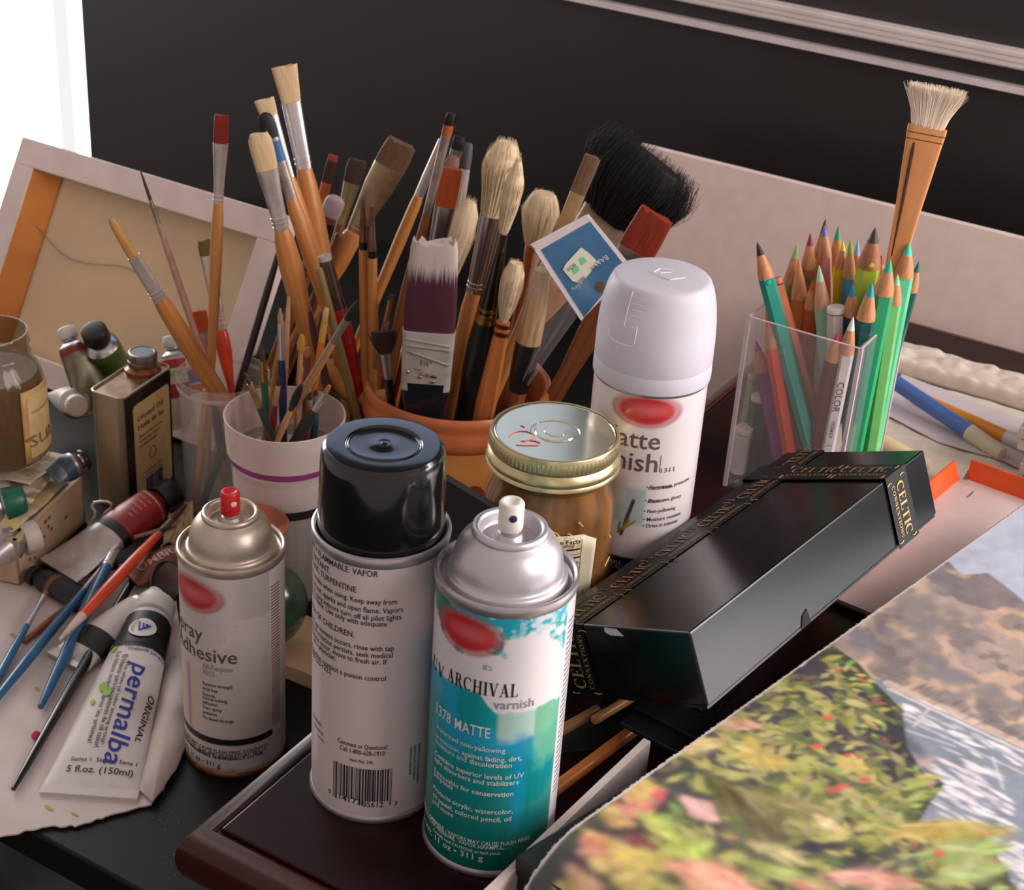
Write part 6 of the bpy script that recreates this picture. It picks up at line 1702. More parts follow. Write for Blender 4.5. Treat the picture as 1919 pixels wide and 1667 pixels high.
rcs = thing('flat_case', 'low black case under the gift box, holding it off the cabinet', 'case', uvz(.33, .15, ZT))
MB().obox(uvz(.225, .123, ZT), V * .062, U * .235, Z * .0185).build('case_body', BLACK, rcs, smooth=False, bevel=.0012)
MB().obox(uvz(.224, .122, ZT + .0187), V * .064, U * .237, Z * .0028).build('case_lid', BLACK, rcs, smooth=False, bevel=.0008)

# ------------------------------------------------------------------ unstretched painting lying on a black box
PZ_ = .19
pa = at_z(1079, 1547, PZ_); pb_ = at_z(1919, 945, PZ_)
E1 = nrm(pb_ - pa); E2 = nrm(np.cross(E1, Z)); 
if E2 @ RT < 0: E2 = -E2
PLEN, PWID, DROOP = .50, .40, .042
def to_sw(px, py):
    p = at_z(px, py, PZ_) - pa; return (p @ E1, p @ E2)
def sheet_pt(s_, w_):
    jag = .0006 * math.sin(w_ * 900) * 0
    if s_ >= 0: return pa + E1 * s_ + E2 * w_
    t = -s_ / DROOP
    a = t * 1.0
    R = DROOP / 1.0
    return pa - E1 * (R * math.sin(a)) + E2 * w_ - Z * (R * (1 - math.cos(a)))
nx, ny = 620, 470
ras = Raster(-DROOP, PLEN, 0, PWID, nx, ny, (120, 120, 130))
# raster x = s (away), y = w (right)
def rpoly(pts, col, op=1.): ras.poly([to_sw(*q) for q in pts], col, op)
N1 = fnoise(nx, ny, 14, 11, 201, 5); N2 = fnoise(nx, ny, 40, 30, 202, 4); N3 = fnoise(nx, ny, 9, 22, 203, 5); N4 = fnoise(nx, ny, 90, 70, 204, 3)
skyc = lin((160, 164, 182))[None, None] * (.92 + .2 * N1[..., None]); ras.c[:] = skyc
hillm = ras.inside([to_sw(*q) for q in ((1500, 1250), (1560, 1170), (1690, 1060), (1742, 1030), (1775, 1050), (1800, 1078), (1850, 1076), (1880, 1100), (1925, 1135), (2000, 1230), (2060, 1330), (1970, 1480), (1660, 1300))])
hc = lin((196, 164, 142)) * .55 + lin((206, 164, 130)) * .55 * N1[..., None]
ras.blendc(hillm, hc)
ras.blend(hillm * np.clip((N1 - .54) / .06, 0, 1) * .65, (132, 122, 124))
ras.blend(hillm * np.clip((.42 - N1) / .05, 0, 1) * .8, (122, 112, 110))
ras.blend(hillm * np.clip((N2 - .62) / .05, 0, 1) * .6, (92, 84, 90))
ridge = ras.inside([to_sw(*q) for q in ((1690, 1062), (1742, 1028), (1775, 1050), (1802, 1080), (1850, 1074), (1885, 1100), (1960, 1160), (1960, 1210), (1880, 1150), (1800, 1130), (1740, 1085))])
ras.blend(ridge * np.clip((N2 * .5 + N1 * .5 - .40) / .08, 0, 1) * .85, (106, 98, 104))
for q, r_, c_ in (((1600, 1190), .017, (104, 102, 110)), ((1760, 1260), .015, (116, 112, 116)), ((1690, 1110), .018, (128, 120, 116)), ((1640, 1245), .013, (122, 110, 104)), ((1840, 1330), .012, (116, 108, 108)), ((1900, 1380), .013, (110, 104, 104)), ((1720, 1150), .016, (124, 116, 114)), ((1560, 1215), .012, (150, 124, 110)), ((1800, 1180), .014, (122, 112, 112))):
    s_, w2 = to_sw(*q)
    for k in range(16): ras.ell(s_ + rnd.gauss(0, r_ * .5), w2 + rnd.gauss(0, r_ * .8), r_ * rnd.uniform(.2, .5), r_ * rnd.uniform(.2, .4), rnd.uniform(0, 3), c_, .5, .7)
# water and docks
water = ras.inside([to_sw(*q) for q in ((1600, 1270), (1660, 1275), (1800, 1345), (1925, 1405), (2080, 1480), (2080, 1800), (1700, 1800), (1640, 1500))])
ras.blendc(water, (lin((118, 128, 140)) * (.8 + .4 * N3[..., None])))
s0_, w0_ = to_sw(1655, 1278); s1_, w1_ = to_sw(1925, 1402)
def dist_line(a, b):
    a = np.array(to_sw(*a)); b = np.array(to_sw(*b)); d = b - a
    t = np.clip(((ras.X - a[0]) * d[0] + (ras.Y - a[1]) * d[1]) / (d @ d), 0, 1)
    return np.sqrt((ras.X - a[0] - t * d[0]) ** 2 + (ras.Y - a[1] - t * d[1]) ** 2)
def line(a, b, wm, col, op=.9): ras.blend(np.clip((wm - dist_line(a, b)) / .0006, 0, 1) * op, col)
line((1665, 1282), (1990, 1430), .0034, (190, 166, 150)); line((1665, 1292), (1990, 1444), .0012, (206, 196, 200)); line((1690, 1345), (1960, 1470), .0009, (196, 188, 194), .8)
line((1712, 1362), (1740, 1330), .0009, (206, 200, 204), .8); line((1860, 1420), (1880, 1480), .0008, (206, 200, 204), .8); line((1700, 1370), (1790, 1400), .0008, (204, 196, 202), .8)
ang = math.atan2(w1_ - w0_, s1_ - s0_)
for k in range(150):
    t = rnd.random(); px, py = rnd.choice(((1690 + 230 * t, 1330 + 95 * t + rnd.gauss(0, 10)), (1770 + rnd.uniform(0, 120), 1440 + rnd.uniform(0, 120)), (1790 + rnd.gauss(0, 35), 1480 + rnd.gauss(0, 40)), (1850 + rnd.uniform(0, 80), 1580 + rnd.uniform(0, 90))))
    s_, w2 = to_sw(px, py)
    ras.ell(s_, w2, rnd.uniform(.003, .0085), rnd.uniform(.0007, .0016), ang + rnd.gauss(0, .12), rnd.choice(((214, 204, 208), (196, 188, 196), (222, 214, 214), (170, 164, 176))), .3, .9)
s_, w2 = to_sw(1735, 1430)
for k in range(40):
    a = rnd.uniform(0, 6.28); L_ = rnd.uniform(.005, .011)
    ras.ell(s_ + math.cos(a) * L_ * .5, w2 + math.sin(a) * L_ * .5, L_ * .5, .0005, a, (178, 152, 146), .5, .6)
for k in range(24): 
    px = rnd.uniform(1660, 1919); py = 1272 + (px - 1660) * .46 + rnd.uniform(-26, 4); s_, w2 = to_sw(px, py)
    ras.ell(s_, w2, .005, .0006, ang + math.pi / 2 + .3, (96, 84, 84), .4, .7)
# foliage field on the left and in front
fol = [(-.08, .5), (-.08, -.02), (.0, -.02), (.2, -.02)] + [to_sw(*q) for q in ((1490, 1254), (1545, 1200), (1610, 1245), (1650, 1290), (1690, 1330), (1700, 1400), (1730, 1450), (1770, 1470), (1740, 1510), (1720, 1545), (1840, 1560), (1890, 1640), (1925, 1720), (1700, 2000))]
fm = ras.inside(fol)
soft = np.clip((N4 - .35) / .3, 0, 1)
ras.blendc(fm, lin((62, 64, 44)) * (.5 + .9 * N1[..., None]))
ras.blend(fm * np.clip((N3 - .52) / .08, 0, 1) * .85, (52, 50, 60))
ras.blend(fm * np.clip((.40 - N3) / .06, 0, 1) * .7, (96, 98, 50))
def in_f(s_, w2):
    i = np.searchsorted(ras.x, s_); j = np.searchsorted(ras.y, w2)
    return 0 <= i < nx and 0 <= j < ny and fm[j, i] > 0
# background leaves (small), growing larger towards the front
GREENS = ((150, 150, 62), (172, 168, 74), (124, 128, 54), (98, 108, 60), (186, 176, 92), (84, 92, 56), (160, 152, 96))
WARM = ((206, 148, 96), (196, 120, 84), (214, 176, 96), (188, 84, 62), (214, 160, 128))
fr = random.Random(77)
for k in range(2600):
    s_ = fr.uniform(.02, .42); w2 = fr.uniform(0, .26)
    if not in_f(s_, w2): continue
    if fr.random() > .75 + .25 * N1[min(ny - 1, int(w2 / PWID * ny)), min(nx - 1, int((s_ + DROOP) / (PLEN + DROOP) * nx))] : continue
    sz = .0022 + .0042 * max(0, (.22 - s_) / .22) * fr.random()
    ras.ell(s_, w2, sz * fr.uniform(1, 1.9), sz * fr.uniform(.4, .8), fr.gauss(1.1, 1.0), tuple(max(0, min(255, x * fr.uniform(.75, 1.2))) for x in (fr.choice(GREENS) if fr.random() < .88 else fr.choice(WARM))), .35, .8, point=.5)
# dark hollows
for q, r_ in (((1520, 1330), .028), ((1470, 1335), .02), ((1560, 1310), .02), ((1340, 1420), .026), ((1400, 1520), .026), ((1680, 1420), .01), ((1380, 1450), .026), ((1600, 1400), .012), ((1330, 1560), .018), ((1480, 1600), .022), ((1640, 1620), .02)):
    s_, w2 = to_sw(*q)
    for k in range(14): ras.ell(s_ + fr.gauss(0, r_ * .5), w2 + fr.gauss(0, r_ * .6), r_ * fr.uniform(.2, .5), r_ * fr.uniform(.15, .35), fr.uniform(0, 3), fr.choice(((62, 58, 70), (46, 44, 54), (74, 68, 78))), .6, .6)
for k in range(700):
    q = fr.choice(((1400, 1430), (1520, 1500), (1600, 1480), (1660, 1560), (1450, 1300), (1560, 1340), (1300, 1620)))
    s_, w2 = to_sw(q[0] + fr.gauss(0, 60), q[1] + fr.gauss(0, 45))
    if not in_f(s_, w2): continue
    sz = fr.uniform(.0018, .0050)
    ras.ell(s_, w2, sz * 1.7, sz * .6, fr.gauss(1.1, .8), fr.choice(GREENS), .35, .8, point=.8)
# big foreground leaves, blurred as painted
def leaf(a, b, wd, col, op=.9, soft=.35, point=.75, edge=None):
    """a painted leaf: many strokes along its length"""
    sa, wa = to_sw(*a); sb, wb = to_sw(*b)
    L_ = math.hypot(sb - sa, wb - wa); an = math.atan2(wb - wa, sb - sa)
    ca, sa_ = math.cos(an), math.sin(an)
    ras.ell((sa + sb) / 2, (wa + wb) / 2, L_ / 2, wd * .9, an, col, soft, op * .8, point=point)
    for k in range(26):
        t = fr.uniform(-.42, .42); q = fr.gauss(0, .38) * wd * (1 - abs(t) * 1.5)
        j = fr.gauss(0, 20); cc = tuple(max(0, min(255, x + j + fr.gauss(0, 8))) for x in col)
        ras.ell((sa + sb) / 2 + ca * t * L_ - sa_ * q, (wa + wb) / 2 + sa_ * t * L_ + ca * q, L_ * fr.uniform(.10, .26), wd * fr.uniform(.10, .26), an + fr.gauss(0, .22), cc, .4, .75, point=.6)
leaf((1335, 1455), (1470, 1600), .016, (96, 92, 50), .9); leaf((1380, 1480), (1560, 1540), .010, (126, 118, 62), .85)
leaf((1280, 1495), (1345, 1540), .0085, (214, 160, 150), .95, .2); leaf((1525, 1530), (1580, 1560), .005, (206, 176, 128), .9)
leaf((1300, 1345), (1420, 1360), .008, (196, 146, 104), .8); leaf((1250, 1410), (1360, 1390), .008, (186, 164, 100), .7)
leaf((1690, 1480), (1760, 1455), .004, (150, 160, 70), .9); leaf((1700, 1500), (1765, 1480), .004, (132, 146, 64), .9)
leaf((1660, 1560), (1900, 1555), .010, (176, 156, 70), .85); leaf((1720, 1610), (1890, 1585), .010, (140, 154, 84), .85); leaf((1740, 1650), (1900, 1620), .009, (150, 160, 92), .8)
leaf((1380, 1610), (1560, 1665), .006, (146, 160, 72), .85); leaf((1410, 1580), (1520, 1620), .007, (170, 164, 104), .8)
leaf((1160, 1470), (1240, 1490), .010, (204, 172, 78), .9); leaf((1190, 1470), (1215, 1530), .008, (198, 160, 70), .85); leaf((1225, 1480), (1240, 1500), .006, (204, 70, 84), .95)
leaf((1150, 1530), (1240, 1500), .007, (196, 110, 100), .75); leaf((1120, 1520), (1190, 1550), .008, (190, 150, 84), .7)
leaf((1190, 1520), (1270, 1570), .006, (150, 168, 60), .9); leaf((1210, 1540), (1280, 1580), .007, (170, 178, 74), .85)
leaf((1100, 1560), (1200, 1640), .012, (206, 168, 86), .8); leaf((1090, 1570), (1140, 1600), .010, (196, 120, 90), .7); leaf((1170, 1560), (1230, 1600), .008, (128, 54, 60), .7)
leaf((1150, 1600), (1260, 1620), .009, (198, 176, 72), .8); leaf((1240, 1600), (1330, 1580), .010, (160, 176, 66), .9); leaf((1255, 1570), (1310, 1610), .008, (168, 184, 70), .85)
leaf((1260, 1620), (1420, 1690), .016, (212, 138, 112), .92, .25); leaf((1300, 1625), (1450, 1700), .010, (220, 150, 124), .8)
leaf((1060, 1610), (1130, 1680), .007, (196, 150, 108), .8); leaf((1040, 1630), (1080, 1660), .008, (180, 158, 60), .8); leaf((1150, 1640), (1220, 1660), .010, (190, 172, 74), .8)
leaf((1560, 1640), (1720, 1660), .010, (200, 142, 120), .7); leaf((1480, 1650), (1600, 1700), .008, (176, 120, 92), .7)
for q in ((1590, 1418), (1605, 1420), (1578, 1475), (1560, 1482), (1600, 1440), (1620, 1462), (1530, 1400), (1550, 1345), (1760, 1600)):
    s_, w2 = to_sw(*q); ras.ell(s_, w2, .003, .0022, .5, (206, 62, 60) if q[0] % 2 == 0 else (170, 60, 84), .4, .9)
s_, w2 = to_sw(1425, 1415)
for k in range(26):
    a = fr.uniform(0, 6.28); L_ = fr.uniform(.007, .016)
    ras.ell(s_ + math.cos(a) * L_ * .6, w2 + math.sin(a) * L_ * .6, L_ * .5, .0026, a, fr.choice(((204, 178, 76), (190, 160, 62), (214, 192, 110), (176, 150, 70))), .35, .9, point=.7)
s_, w2 = to_sw(1600, 1435)
for k in range(18):
    a = fr.uniform(0, 6.28); L_ = fr.uniform(.005, .011)
    ras.ell(s_ + math.cos(a) * L_ * .6, w2 + math.sin(a) * L_ * .6, L_ * .5, .002, a, fr.choice(((190, 176, 76), (206, 168, 80), (170, 166, 70))), .35, .9, point=.7)
# soft paint edges, softer in the big foreground leaves
def blur(c, n):
    for _ in range(n):
        c = (np.roll(c, 1, 0) + np.roll(c, -1, 0) + c * 2) / 4
        c = (np.roll(c, 1, 1) + np.roll(c, -1, 1) + c * 2) / 4
    return c
b1_ = blur(ras.c.copy(), 1); b2_ = blur(b1_.copy(), 5)
kf = np.clip((.16 - ras.X) / .16, 0, 1)[..., None]
ras.c[:] = b1_ * (1 - kf) + b2_ * kf
ras.c[:] = ras.c * (.80 + .4 * fnoise(nx, ny, 70, 54, 209, 4)[..., None] ) * 1.26 + .018
lum_ = ras.c.mean(axis=2, keepdims=True); ras.c[:] = lum_ + (ras.c - lum_) * .84
# canvas tooth and worn white edge
ras.c[:] = np.clip(ras.c * (.94 + .12 * N4[..., None]), 0, 1)
jag = .0012 + .0012 * N4
ras.blend(np.clip((jag - ras.Y) / .0006, 0, 1), (206, 196, 196)); ras.blend(np.clip((jag - (ras.X + DROOP)) / .0006, 0, 1), (206, 196, 196))
v = [sheet_pt(ras.x[i], ras.y[j]) for j in range(ny) for i in range(nx)]
ja = random.Random(4)
f = [(j * nx + i, j * nx + i + 1, (j + 1) * nx + i + 1, (j + 1) * nx + i) for j in range(ny - 1) for i in range(nx - 1)]
for i in range(nx): v[i] = v[i] + E2 * ja.uniform(-.0005, .0005)
pt_ = MB().add(v, f).build('canvas_painting', M(None, .34, kind='attr', coat=.22), None, col=ras.flat(), solid=.0012)
tag(pt_, 'unframed painting of a harbour with flowers and a dry hill, lower right', 'painting')
pt_.location = (0, 0, 0)
# black box below the painting
q0 = at_z(972, 1603, .1800); q1 = at_z(1251, 1430, .1800)
b1 = nrm(q1 - q0); b1[2] = 0; b1 = nrm(b1); b2 = nrm(np.array([b1[1], -b1[0], 0]))
q0[2] = ZT
rbx = thing('black_box', 'flat matte black box under the near end of the painting', 'box', q0)
BX = M((26, 26, 29), .42, var=.06)
MB().obox(q0, b1 * .36, b2 * .34, Z * (.1800 - ZT - .012)).build('box_base', BX, rbx, smooth=False, bevel=.001)
MB().obox(q0 - b1 * .0012 - b2 * .0012 + Z * (.1800 - ZT - .0115), b1 * .3624, b2 * .3424, Z * .0115).build('box_lid', BX, rbx, smooth=False, bevel=.0012)
# second slab that carries the far part
# white board standing on edge beside it
w0 = at_z(905, 1668, .172); w1 = at_z(1203, 1386, .172)
wd_ = w1 - w0; wd_[2] = 0; wl_ = np.linalg.norm(wd_); wd_ = wd_ / wl_; wn = np.array([wd_[1], -wd_[0], 0])
w0[2] = ZT
o = MB().obox(w0 - wd_ * .02, wd_ * (wl_ + .022), wn * .0042, Z * (.172 - ZT)).build('white_board', M((206, 190, 184), .6, var=.04), smooth=False)
tag(o, 'narrow white board standing on edge between the teal can and the black box', 'board')
# black stepped plastic strip
s0 = at_z(1162, 1352, .168); s1 = at_z(1330, 1440, .168)
d1 = s1 - s0; d1[2] = 0; d1 = nrm(d1); d2 = np.array([-d1[1], d1[0], 0])
rst = thing('black_strip', 'stepped black plastic strip poking out from under the gift box', 'plastic strip', s0)
MB().obox(s0 - Z * .003, d1 * .075, d2 * .022, Z * .003).build('lower_step', M((20, 19, 20), .4), rst, smooth=False, bevel=.0006)
MB().obox(s0 + d2 * .0135, d1 * .075, d2 * .02, Z * .0028).build('upper_step', M((20, 19, 20), .4), rst, smooth=False, bevel=.0006)
# black portfolio strips and brown slats on the cabinet under the gift box
o = MB().obox(at_z(1030, 1412, ZT + .002) - Z * .002, nrm(at_z(1190, 1400, ZT + .002) - at_z(1030, 1412, ZT + .002)) * .075, nrm(at_z(1045, 1345, ZT) - at_z(1030, 1412, ZT)) * .034, Z * .0022).build('black_ruler', M((15, 14, 14), .5), smooth=False)
tag(o, 'flat black ruler lying under the sticks between the teal can and the gift box', 'ruler')
def stick(label, a, b, za, zb, wpx, mt, name, cat, taper=1., roundend=True):
    P, Q_ = at_z(*a, za), at_z(*b, zb)
    root = thing(name, label, cat, P)
    D = nrm(Q_ - P); L = np.linalg.norm(Q_ - P); r = wpx * depth(P) / FPX / 2
    fs = nrm(np.cross(D, Z)); fn = np.cross(fs, D)
    MB().loft([(P, r * .72, r * .72, 2), (P + D * r * .3, r * .95, r * .95, 2), (P + D * r * .9, r, r, 2), (P + D * L * .6, r * (1 + taper) / 2, r * (1 + taper) / 2, 2), (Q_, r * taper, r * taper, 2)], fs, fn, 18).build('shaft', mt, root)
    return root
stick('pale wooden dowel with a cut end, nearest the gift box corner', (1112, 1350), (1185, 1306), ZT + .012, ZT + .012, 19, WOOD_PALE, 'wooden_dowel', 'stick')
stick('dull wooden stick disappearing behind the teal can', (1035, 1378), (1120, 1330), ZT + .010, ZT + .010, 22, M((150, 108, 74), .5), 'wooden_stick', 'stick')
stick('orange-brown brush handle lying between the teal can and the white board', (1030, 1486), (1200, 1358), ZT + .009, ZT + .009, 27, M((186, 106, 46), .42, coat=.2, var=.1), 'lying_brush', 'brush', taper=.95)

# ------------------------------------------------------------------ right background
BOARDW = M((236, 214, 206), .6, var=.03)
ub = .905; zbt = .225
pTL = uvz(ub, -.2105, zbt)
lean = .05
def bp(v, h): return uvz(ub - lean * (1 - h / .35) , v, zbt - .35 + h)
rwb = MB().prism([bp(-.214, 0), bp(.5, 0), bp(.5, .35), bp(-.214, .35)], U * .006).build('leaning_board', BOARDW, smooth=False, bevel=.001)
tag(rwb, 'large pale board leaning against the wall behind the pencil holder', 'board')
# quilted paper towel at the back: folded slab; quilted sheet in front; smooth paper on top
QUILT = M((206, 192, 178), .8, var=.05, scale=120)
def quilt(u0, u1, v0, v1, z, amp, nu, nv, dz=None):
    r_ = random.Random(8)
    ph = fnoise(nu + 1, nv + 1, max(3, int((u1 - u0) / .012)), max(3, int((v1 - v0) / .012)), int(u0 * 1000), 2)
    def fn(a, b):
        u, v_ = u0 + (u1 - u0) * a, v0 + (v1 - v0) * b
        i, j = int(a * nu), int(b * nv)
        e = min(1, min(a, 1 - a) * (u1 - u0) / .006) if dz else 1
        h = amp * (ph[j, i] * 2 - .6)
        return uvz(u, v_, z + h * e - ((1 - e) ** 2 * dz if dz else 0))
    return fn
k0, k1 = .752, .797
mb = MB().grid(quilt(k0, k1, .098, .46, ZT + .0125, .0030, 60, 170, .0115), 60, 170)
o = mb.build('folded_paper_towel', QUILT, None, solid=.0008)
tag(o, 'folded quilted paper towel along the back of the cabinet, beyond the blue pencil', 'paper towel')
mb = MB().grid(quilt(.5945, .750, .085, .40, ZT + .0012, .0011, 90, 170), 90, 170)
o = mb.build('paper_towel', QUILT, None, solid=.0006)
tag(o, 'flat quilted paper towel in front of the orange tray edge, right of the holder', 'paper towel')
LAV = M((196, 184, 188), .6, var=.02)
lp = [at_z(*q, ZT + .0040) for q in ((1650, 770), (1690, 700), (1925, 790), (1960, 900), (1880, 862), (1760, 828))]
o = MB().prism(lp, -Z * .0006).build('paper_sheet', LAV, smooth=False)
tag(o, 'smooth lavender-white paper sheet under the blue pencil', 'paper')
def lying_pencil(label, a, b, za, zb, wpx, col, endpx, endcol, dark=None):
    P, Q_ = at_z(*a, za), at_z(*b, zb)
    root = thing('lying_pencil', label, 'pencil', P)
    D = nrm(Q_ - P); L = np.linalg.norm(Q_ - P); r = wpx * depth(P) / FPX / 2
    fs = nrm(np.cross(D, Z)); fn = np.cross(fs, D)
    X = at_z(*endpx, (za + zb) / 2); t = min(.95, max(.1, (X - P) @ D / L))
    MB().loft([(P, r, r, 2), (P + D * L * t, r, r, 2)], fs, fn, 16).build('barrel', M(col, .4, coat=.3, var=.05), root)
    MB().loft([(P + D * L * t, r * 1.08, r * 1.08, 2), (P + D * (L - r * .6), r * 1.02, r * 1.02, 2), (P + D * (L - r * .15), r * .85, r * .85, 2), (P + D * L, r * .45, r * .45, 2)], fs, fn, 16).build('white_end', M(endcol, .5, var=.04), root)
lying_pencil('blue pencil with a long white end lying right of the acrylic holder', (1672, 712), (1880, 852), ZT + .020, ZT + .0075, 29, (72, 104, 172), (1812, 806), (204, 192, 168))
lying_pencil('orange pencil with a white end lying beyond the blue one', (1735, 752), (1945, 846), ZT + .0075, ZT + .0075, 27, (218, 138, 40), (1888, 818), (206, 196, 196))
P = at_z(1640, 826, ZT + .012); Q_ = at_z(1712, 868, ZT + .010)
rs_ = thing('blending_stump', 'cream paper blending stump with a brown smudged tip, behind the gift box', 'blending stump', P)
D = nrm(Q_ - P); fs = nrm(np.cross(D, Z)); fn = np.cross(fs, D)
MB().loft([(P + D * .006, .0085, .0085, 2), (P + D * .045, .0085, .0085, 2)], fs, fn, 18).build('paper_roll', M((212, 190, 150), .6, var=.08), rs_)
MB().loft([(P - D * .006, .003, .003, 2), (P - D * .004, .0065, .0065, 2), (P + D * .001, .0090, .0090, 2), (P + D * .0062, .0086, .0086, 2)], fs, fn, 18).build('smudged_tip', M((120, 82, 60), .6, kind='plain', col2=(72, 44, 32), scale=90), rs_)
# orange-lined cardboard tray
ORG = M((228, 88, 34), .5, var=.05); TRAYW = M((206, 184, 180), .6, var=.03)
tz = ZT + .006; ht = .016
c1 = at_z(1803, 894, tz); c2 = at_z(1925, 938, tz); c0 = at_z(1560, 1100, tz)
ta = nrm((c2 - c1) * [1, 1, 0]); tb = nrm((c0 - c1) * [1, 1, 0])
rtr = thing('orange_tray', 'shallow cardboard tray with orange inner walls, partly under the gift box and painting', 'tray', c1)
la_, lb_ = .16, float(np.linalg.norm((c0 - c1) * [1, 1, 0])) + .01
MB().obox(c1 - Z * .003, ta * la_, tb * lb_, Z * .003).build('tray_floor', TRAYW, rtr, smooth=False)
MB().obox(c1 - tb * .0015 + ta * .0035 - Z * .003, ta * la_, tb * .0015, Z * (ht + .003)).build('back_wall', ORG, rtr, smooth=False)
fl0 = c1 + tb * .004; 
MB().prism([fl0, c1 + tb * lb_, c1 + tb * lb_ - ta * .004 + Z * ht, fl0 + tb * .006 - ta * .004 + Z * ht], -ta * .0015).build('left_wall', ORG, rtr, smooth=False)
MB().prism([c1 + tb * .002 + ta * .0015, c1 + tb * .002 + ta * .004, c1 - tb * .001 + ta * .003 + Z * ht * .5], ta * .0006 + Z * .0003).build('torn_corner', M((126, 110, 104), .7), rtr, smooth=False)
mb = MB(); q = at_z(1818, 925, tz + .0004)
mb.prism([at_z(*p, tz + .0004) for p in ((1810, 932), (1816, 927), (1826, 918), (1824, 922), (1817, 930))], -Z * .0002).build('pencil_mark', M((120, 104, 112), .7), rtr, smooth=False)
# stack of white boards at the right edge
xs = [(1893, 1891, 786, 806, (206, 192, 192)), (1885, 1886, 809, 826, (196, 180, 182)), (1890, 1890, 830, 846, (200, 188, 190)), (1908, 1908, 852, 866, (206, 192, 186)), (1903, 1903, 868, 882, (196, 180, 172)), (1912, 1912, 884, 902, (150, 120, 104))]
zs = ZT + .062
labs = ['top pale board of the stack at the right edge', 'second pale board of the stack at the right edge', 'third pale board of the stack at the right edge', 'fourth pale block low in the stack at the right edge', 'fifth cream block low in the stack at the right edge', 'brown wooden block lowest in the stack at the right edge']
base_ = at_z(1903, 905, ZT + .004)
for k, (xa, xb, y0, y1, col) in enumerate(xs):
    zt_ = ZT + .0600 - k * .0098
    # each board's near left corner seen at (xa, y)
    p = base_ + (at_z(xa, 905, ZT + .004) - base_)
    p[2] = zt_ - .0082
    o = MB().obox(p, V * .10, U * .09, Z * .0082).build('canvas_board', M(col, .6, var=.04), smooth=False, bevel=.0008)
    tag(o, labs[k], 'board', 'boards stacked at the right edge')

# ------------------------------------------------------------------ leaning stretched canvas, back side out
cu_, cz_, th_c = .61, .19, math.radians(60)
cl_ = cz_ / math.sin(th_c)
dn = -U * math.cos(th_c) - Z * math.sin(th_c); nface = -(np.cross(V, dn)); nface = nrm(nface)
if nface @ FWD > 0: nface = -nface
v0c, v1c = -.7225, -.400
def cp_(v, d, off=0.): return uvz(cu_, v, cz_) + dn * d + nface * off
rcv = thing('stretched_canvas', 'stretched canvas seen from the back, white-edged and leaning on the desk', 'canvas', cp_((v0c + v1c) / 2, cl_))
CVS = M((226, 192, 148), .7, kind='plain', col2=(206, 182, 152), scale=9)
MB().prism([cp_(v0c + .002, .002, -.012), cp_(v1c - .002, .002, -.012), cp_(v1c - .002, cl_ - .002, -.012), cp_(v0c + .002, cl_ - .002, -.012)], -nface * .0012).build('canvas_cloth', CVS, rcv, smooth=False)
BARW = M((220, 202, 196), .6, var=.05, scale=30); BARO = M((212, 132, 58), .5, kind='plain', col2=(186, 108, 44), scale=(8, 8, 30))
bw = .026
def bar(nm, va, vb, da, db, mt): return MB().box8([cp_(va, db, -.011), cp_(vb, db, -.011), cp_(vb, db, .006), cp_(va, db, .006), cp_(va, da, -.011), cp_(vb, da, -.011), cp_(vb, da, .006), cp_(va, da, .006)]).build(nm, mt, rcv, smooth=False, bevel=.0008)
bar('top_bar', v0c, v1c, 0, bw, BARW); bar('left_bar', v0c, v0c + bw * .95, bw, cl_ - .002, BARW); bar('right_bar', v1c - bw, v1c, bw, cl_ - .002, BARW); bar('bottom_bar', v0c + bw, v1c - bw, cl_ - bw, cl_ - .002, BARW)
MB().box8([cp_(v0c + bw * .95, cl_ - bw, -.011), cp_(v0c + bw * 1.85, cl_ - bw, -.011), cp_(v0c + bw * 1.85, cl_ - bw, -.0092), cp_(v0c + bw * .95, cl_ - bw, .0045), cp_(v0c + bw * .95, bw, -.011), cp_(v0c + bw * 1.85, bw, -.011), cp_(v0c + bw * 1.85, bw, -.0092), cp_(v0c + bw * .95, bw, .0045)]).build('raw_wood_edge', BARO, rcv, smooth=False)
mb = MB()
wp = [cp_(v0c + bw * 1.4, .075, -.004)] + [cp_(v0c + bw * 1.4 + (v1c - v0c - 2.6 * bw) * t, .075 + .05 * t + .012 * math.sin(t * 9), -.0095) for t in np.linspace(.08, .95, 14)]
mb.tube(wp, .0005, 5); mb.build('hanging_wire', M((150, 134, 120), .5, .5), rcv)

# ------------------------------------------------------------------ left front: towel, lying brushes, clip
TW = M((214, 200, 196), .85, kind='plain', col2=(204, 190, 184), scale=30, bump=.12)
out = [(-160, 1140), (0, 1030), (60, 1085), (165, 1075), (262, 1062), (330, 1120), (345, 1240), (352, 1382), (330, 1440), (284, 1506), (212, 1524), (150, 1544), (96, 1546), (0, 1566), (-90, 1590), (-220, 1500)]
r_ = random.Random(12)
pl = []
for i in range(len(out)):
    a, b = out[i], out[(i + 1) % len(out)]
    for k in range(6):
        t = k / 6; jx, jy = (r_.gauss(0, 1.3), r_.gauss(0, 1.3)) if k else (0, 0)
        pl.append(at_z(a[0] + (b[0] - a[0]) * t + jx, a[1] + (b[1] - a[1]) * t + jy, .0022))
o = MB().prism(pl, -Z * .0012).build('paper_towel', TW, smooth=False)
towel = o
tag(o, 'white paper towel spread on the black desk under the brushes and tubes', 'paper towel')
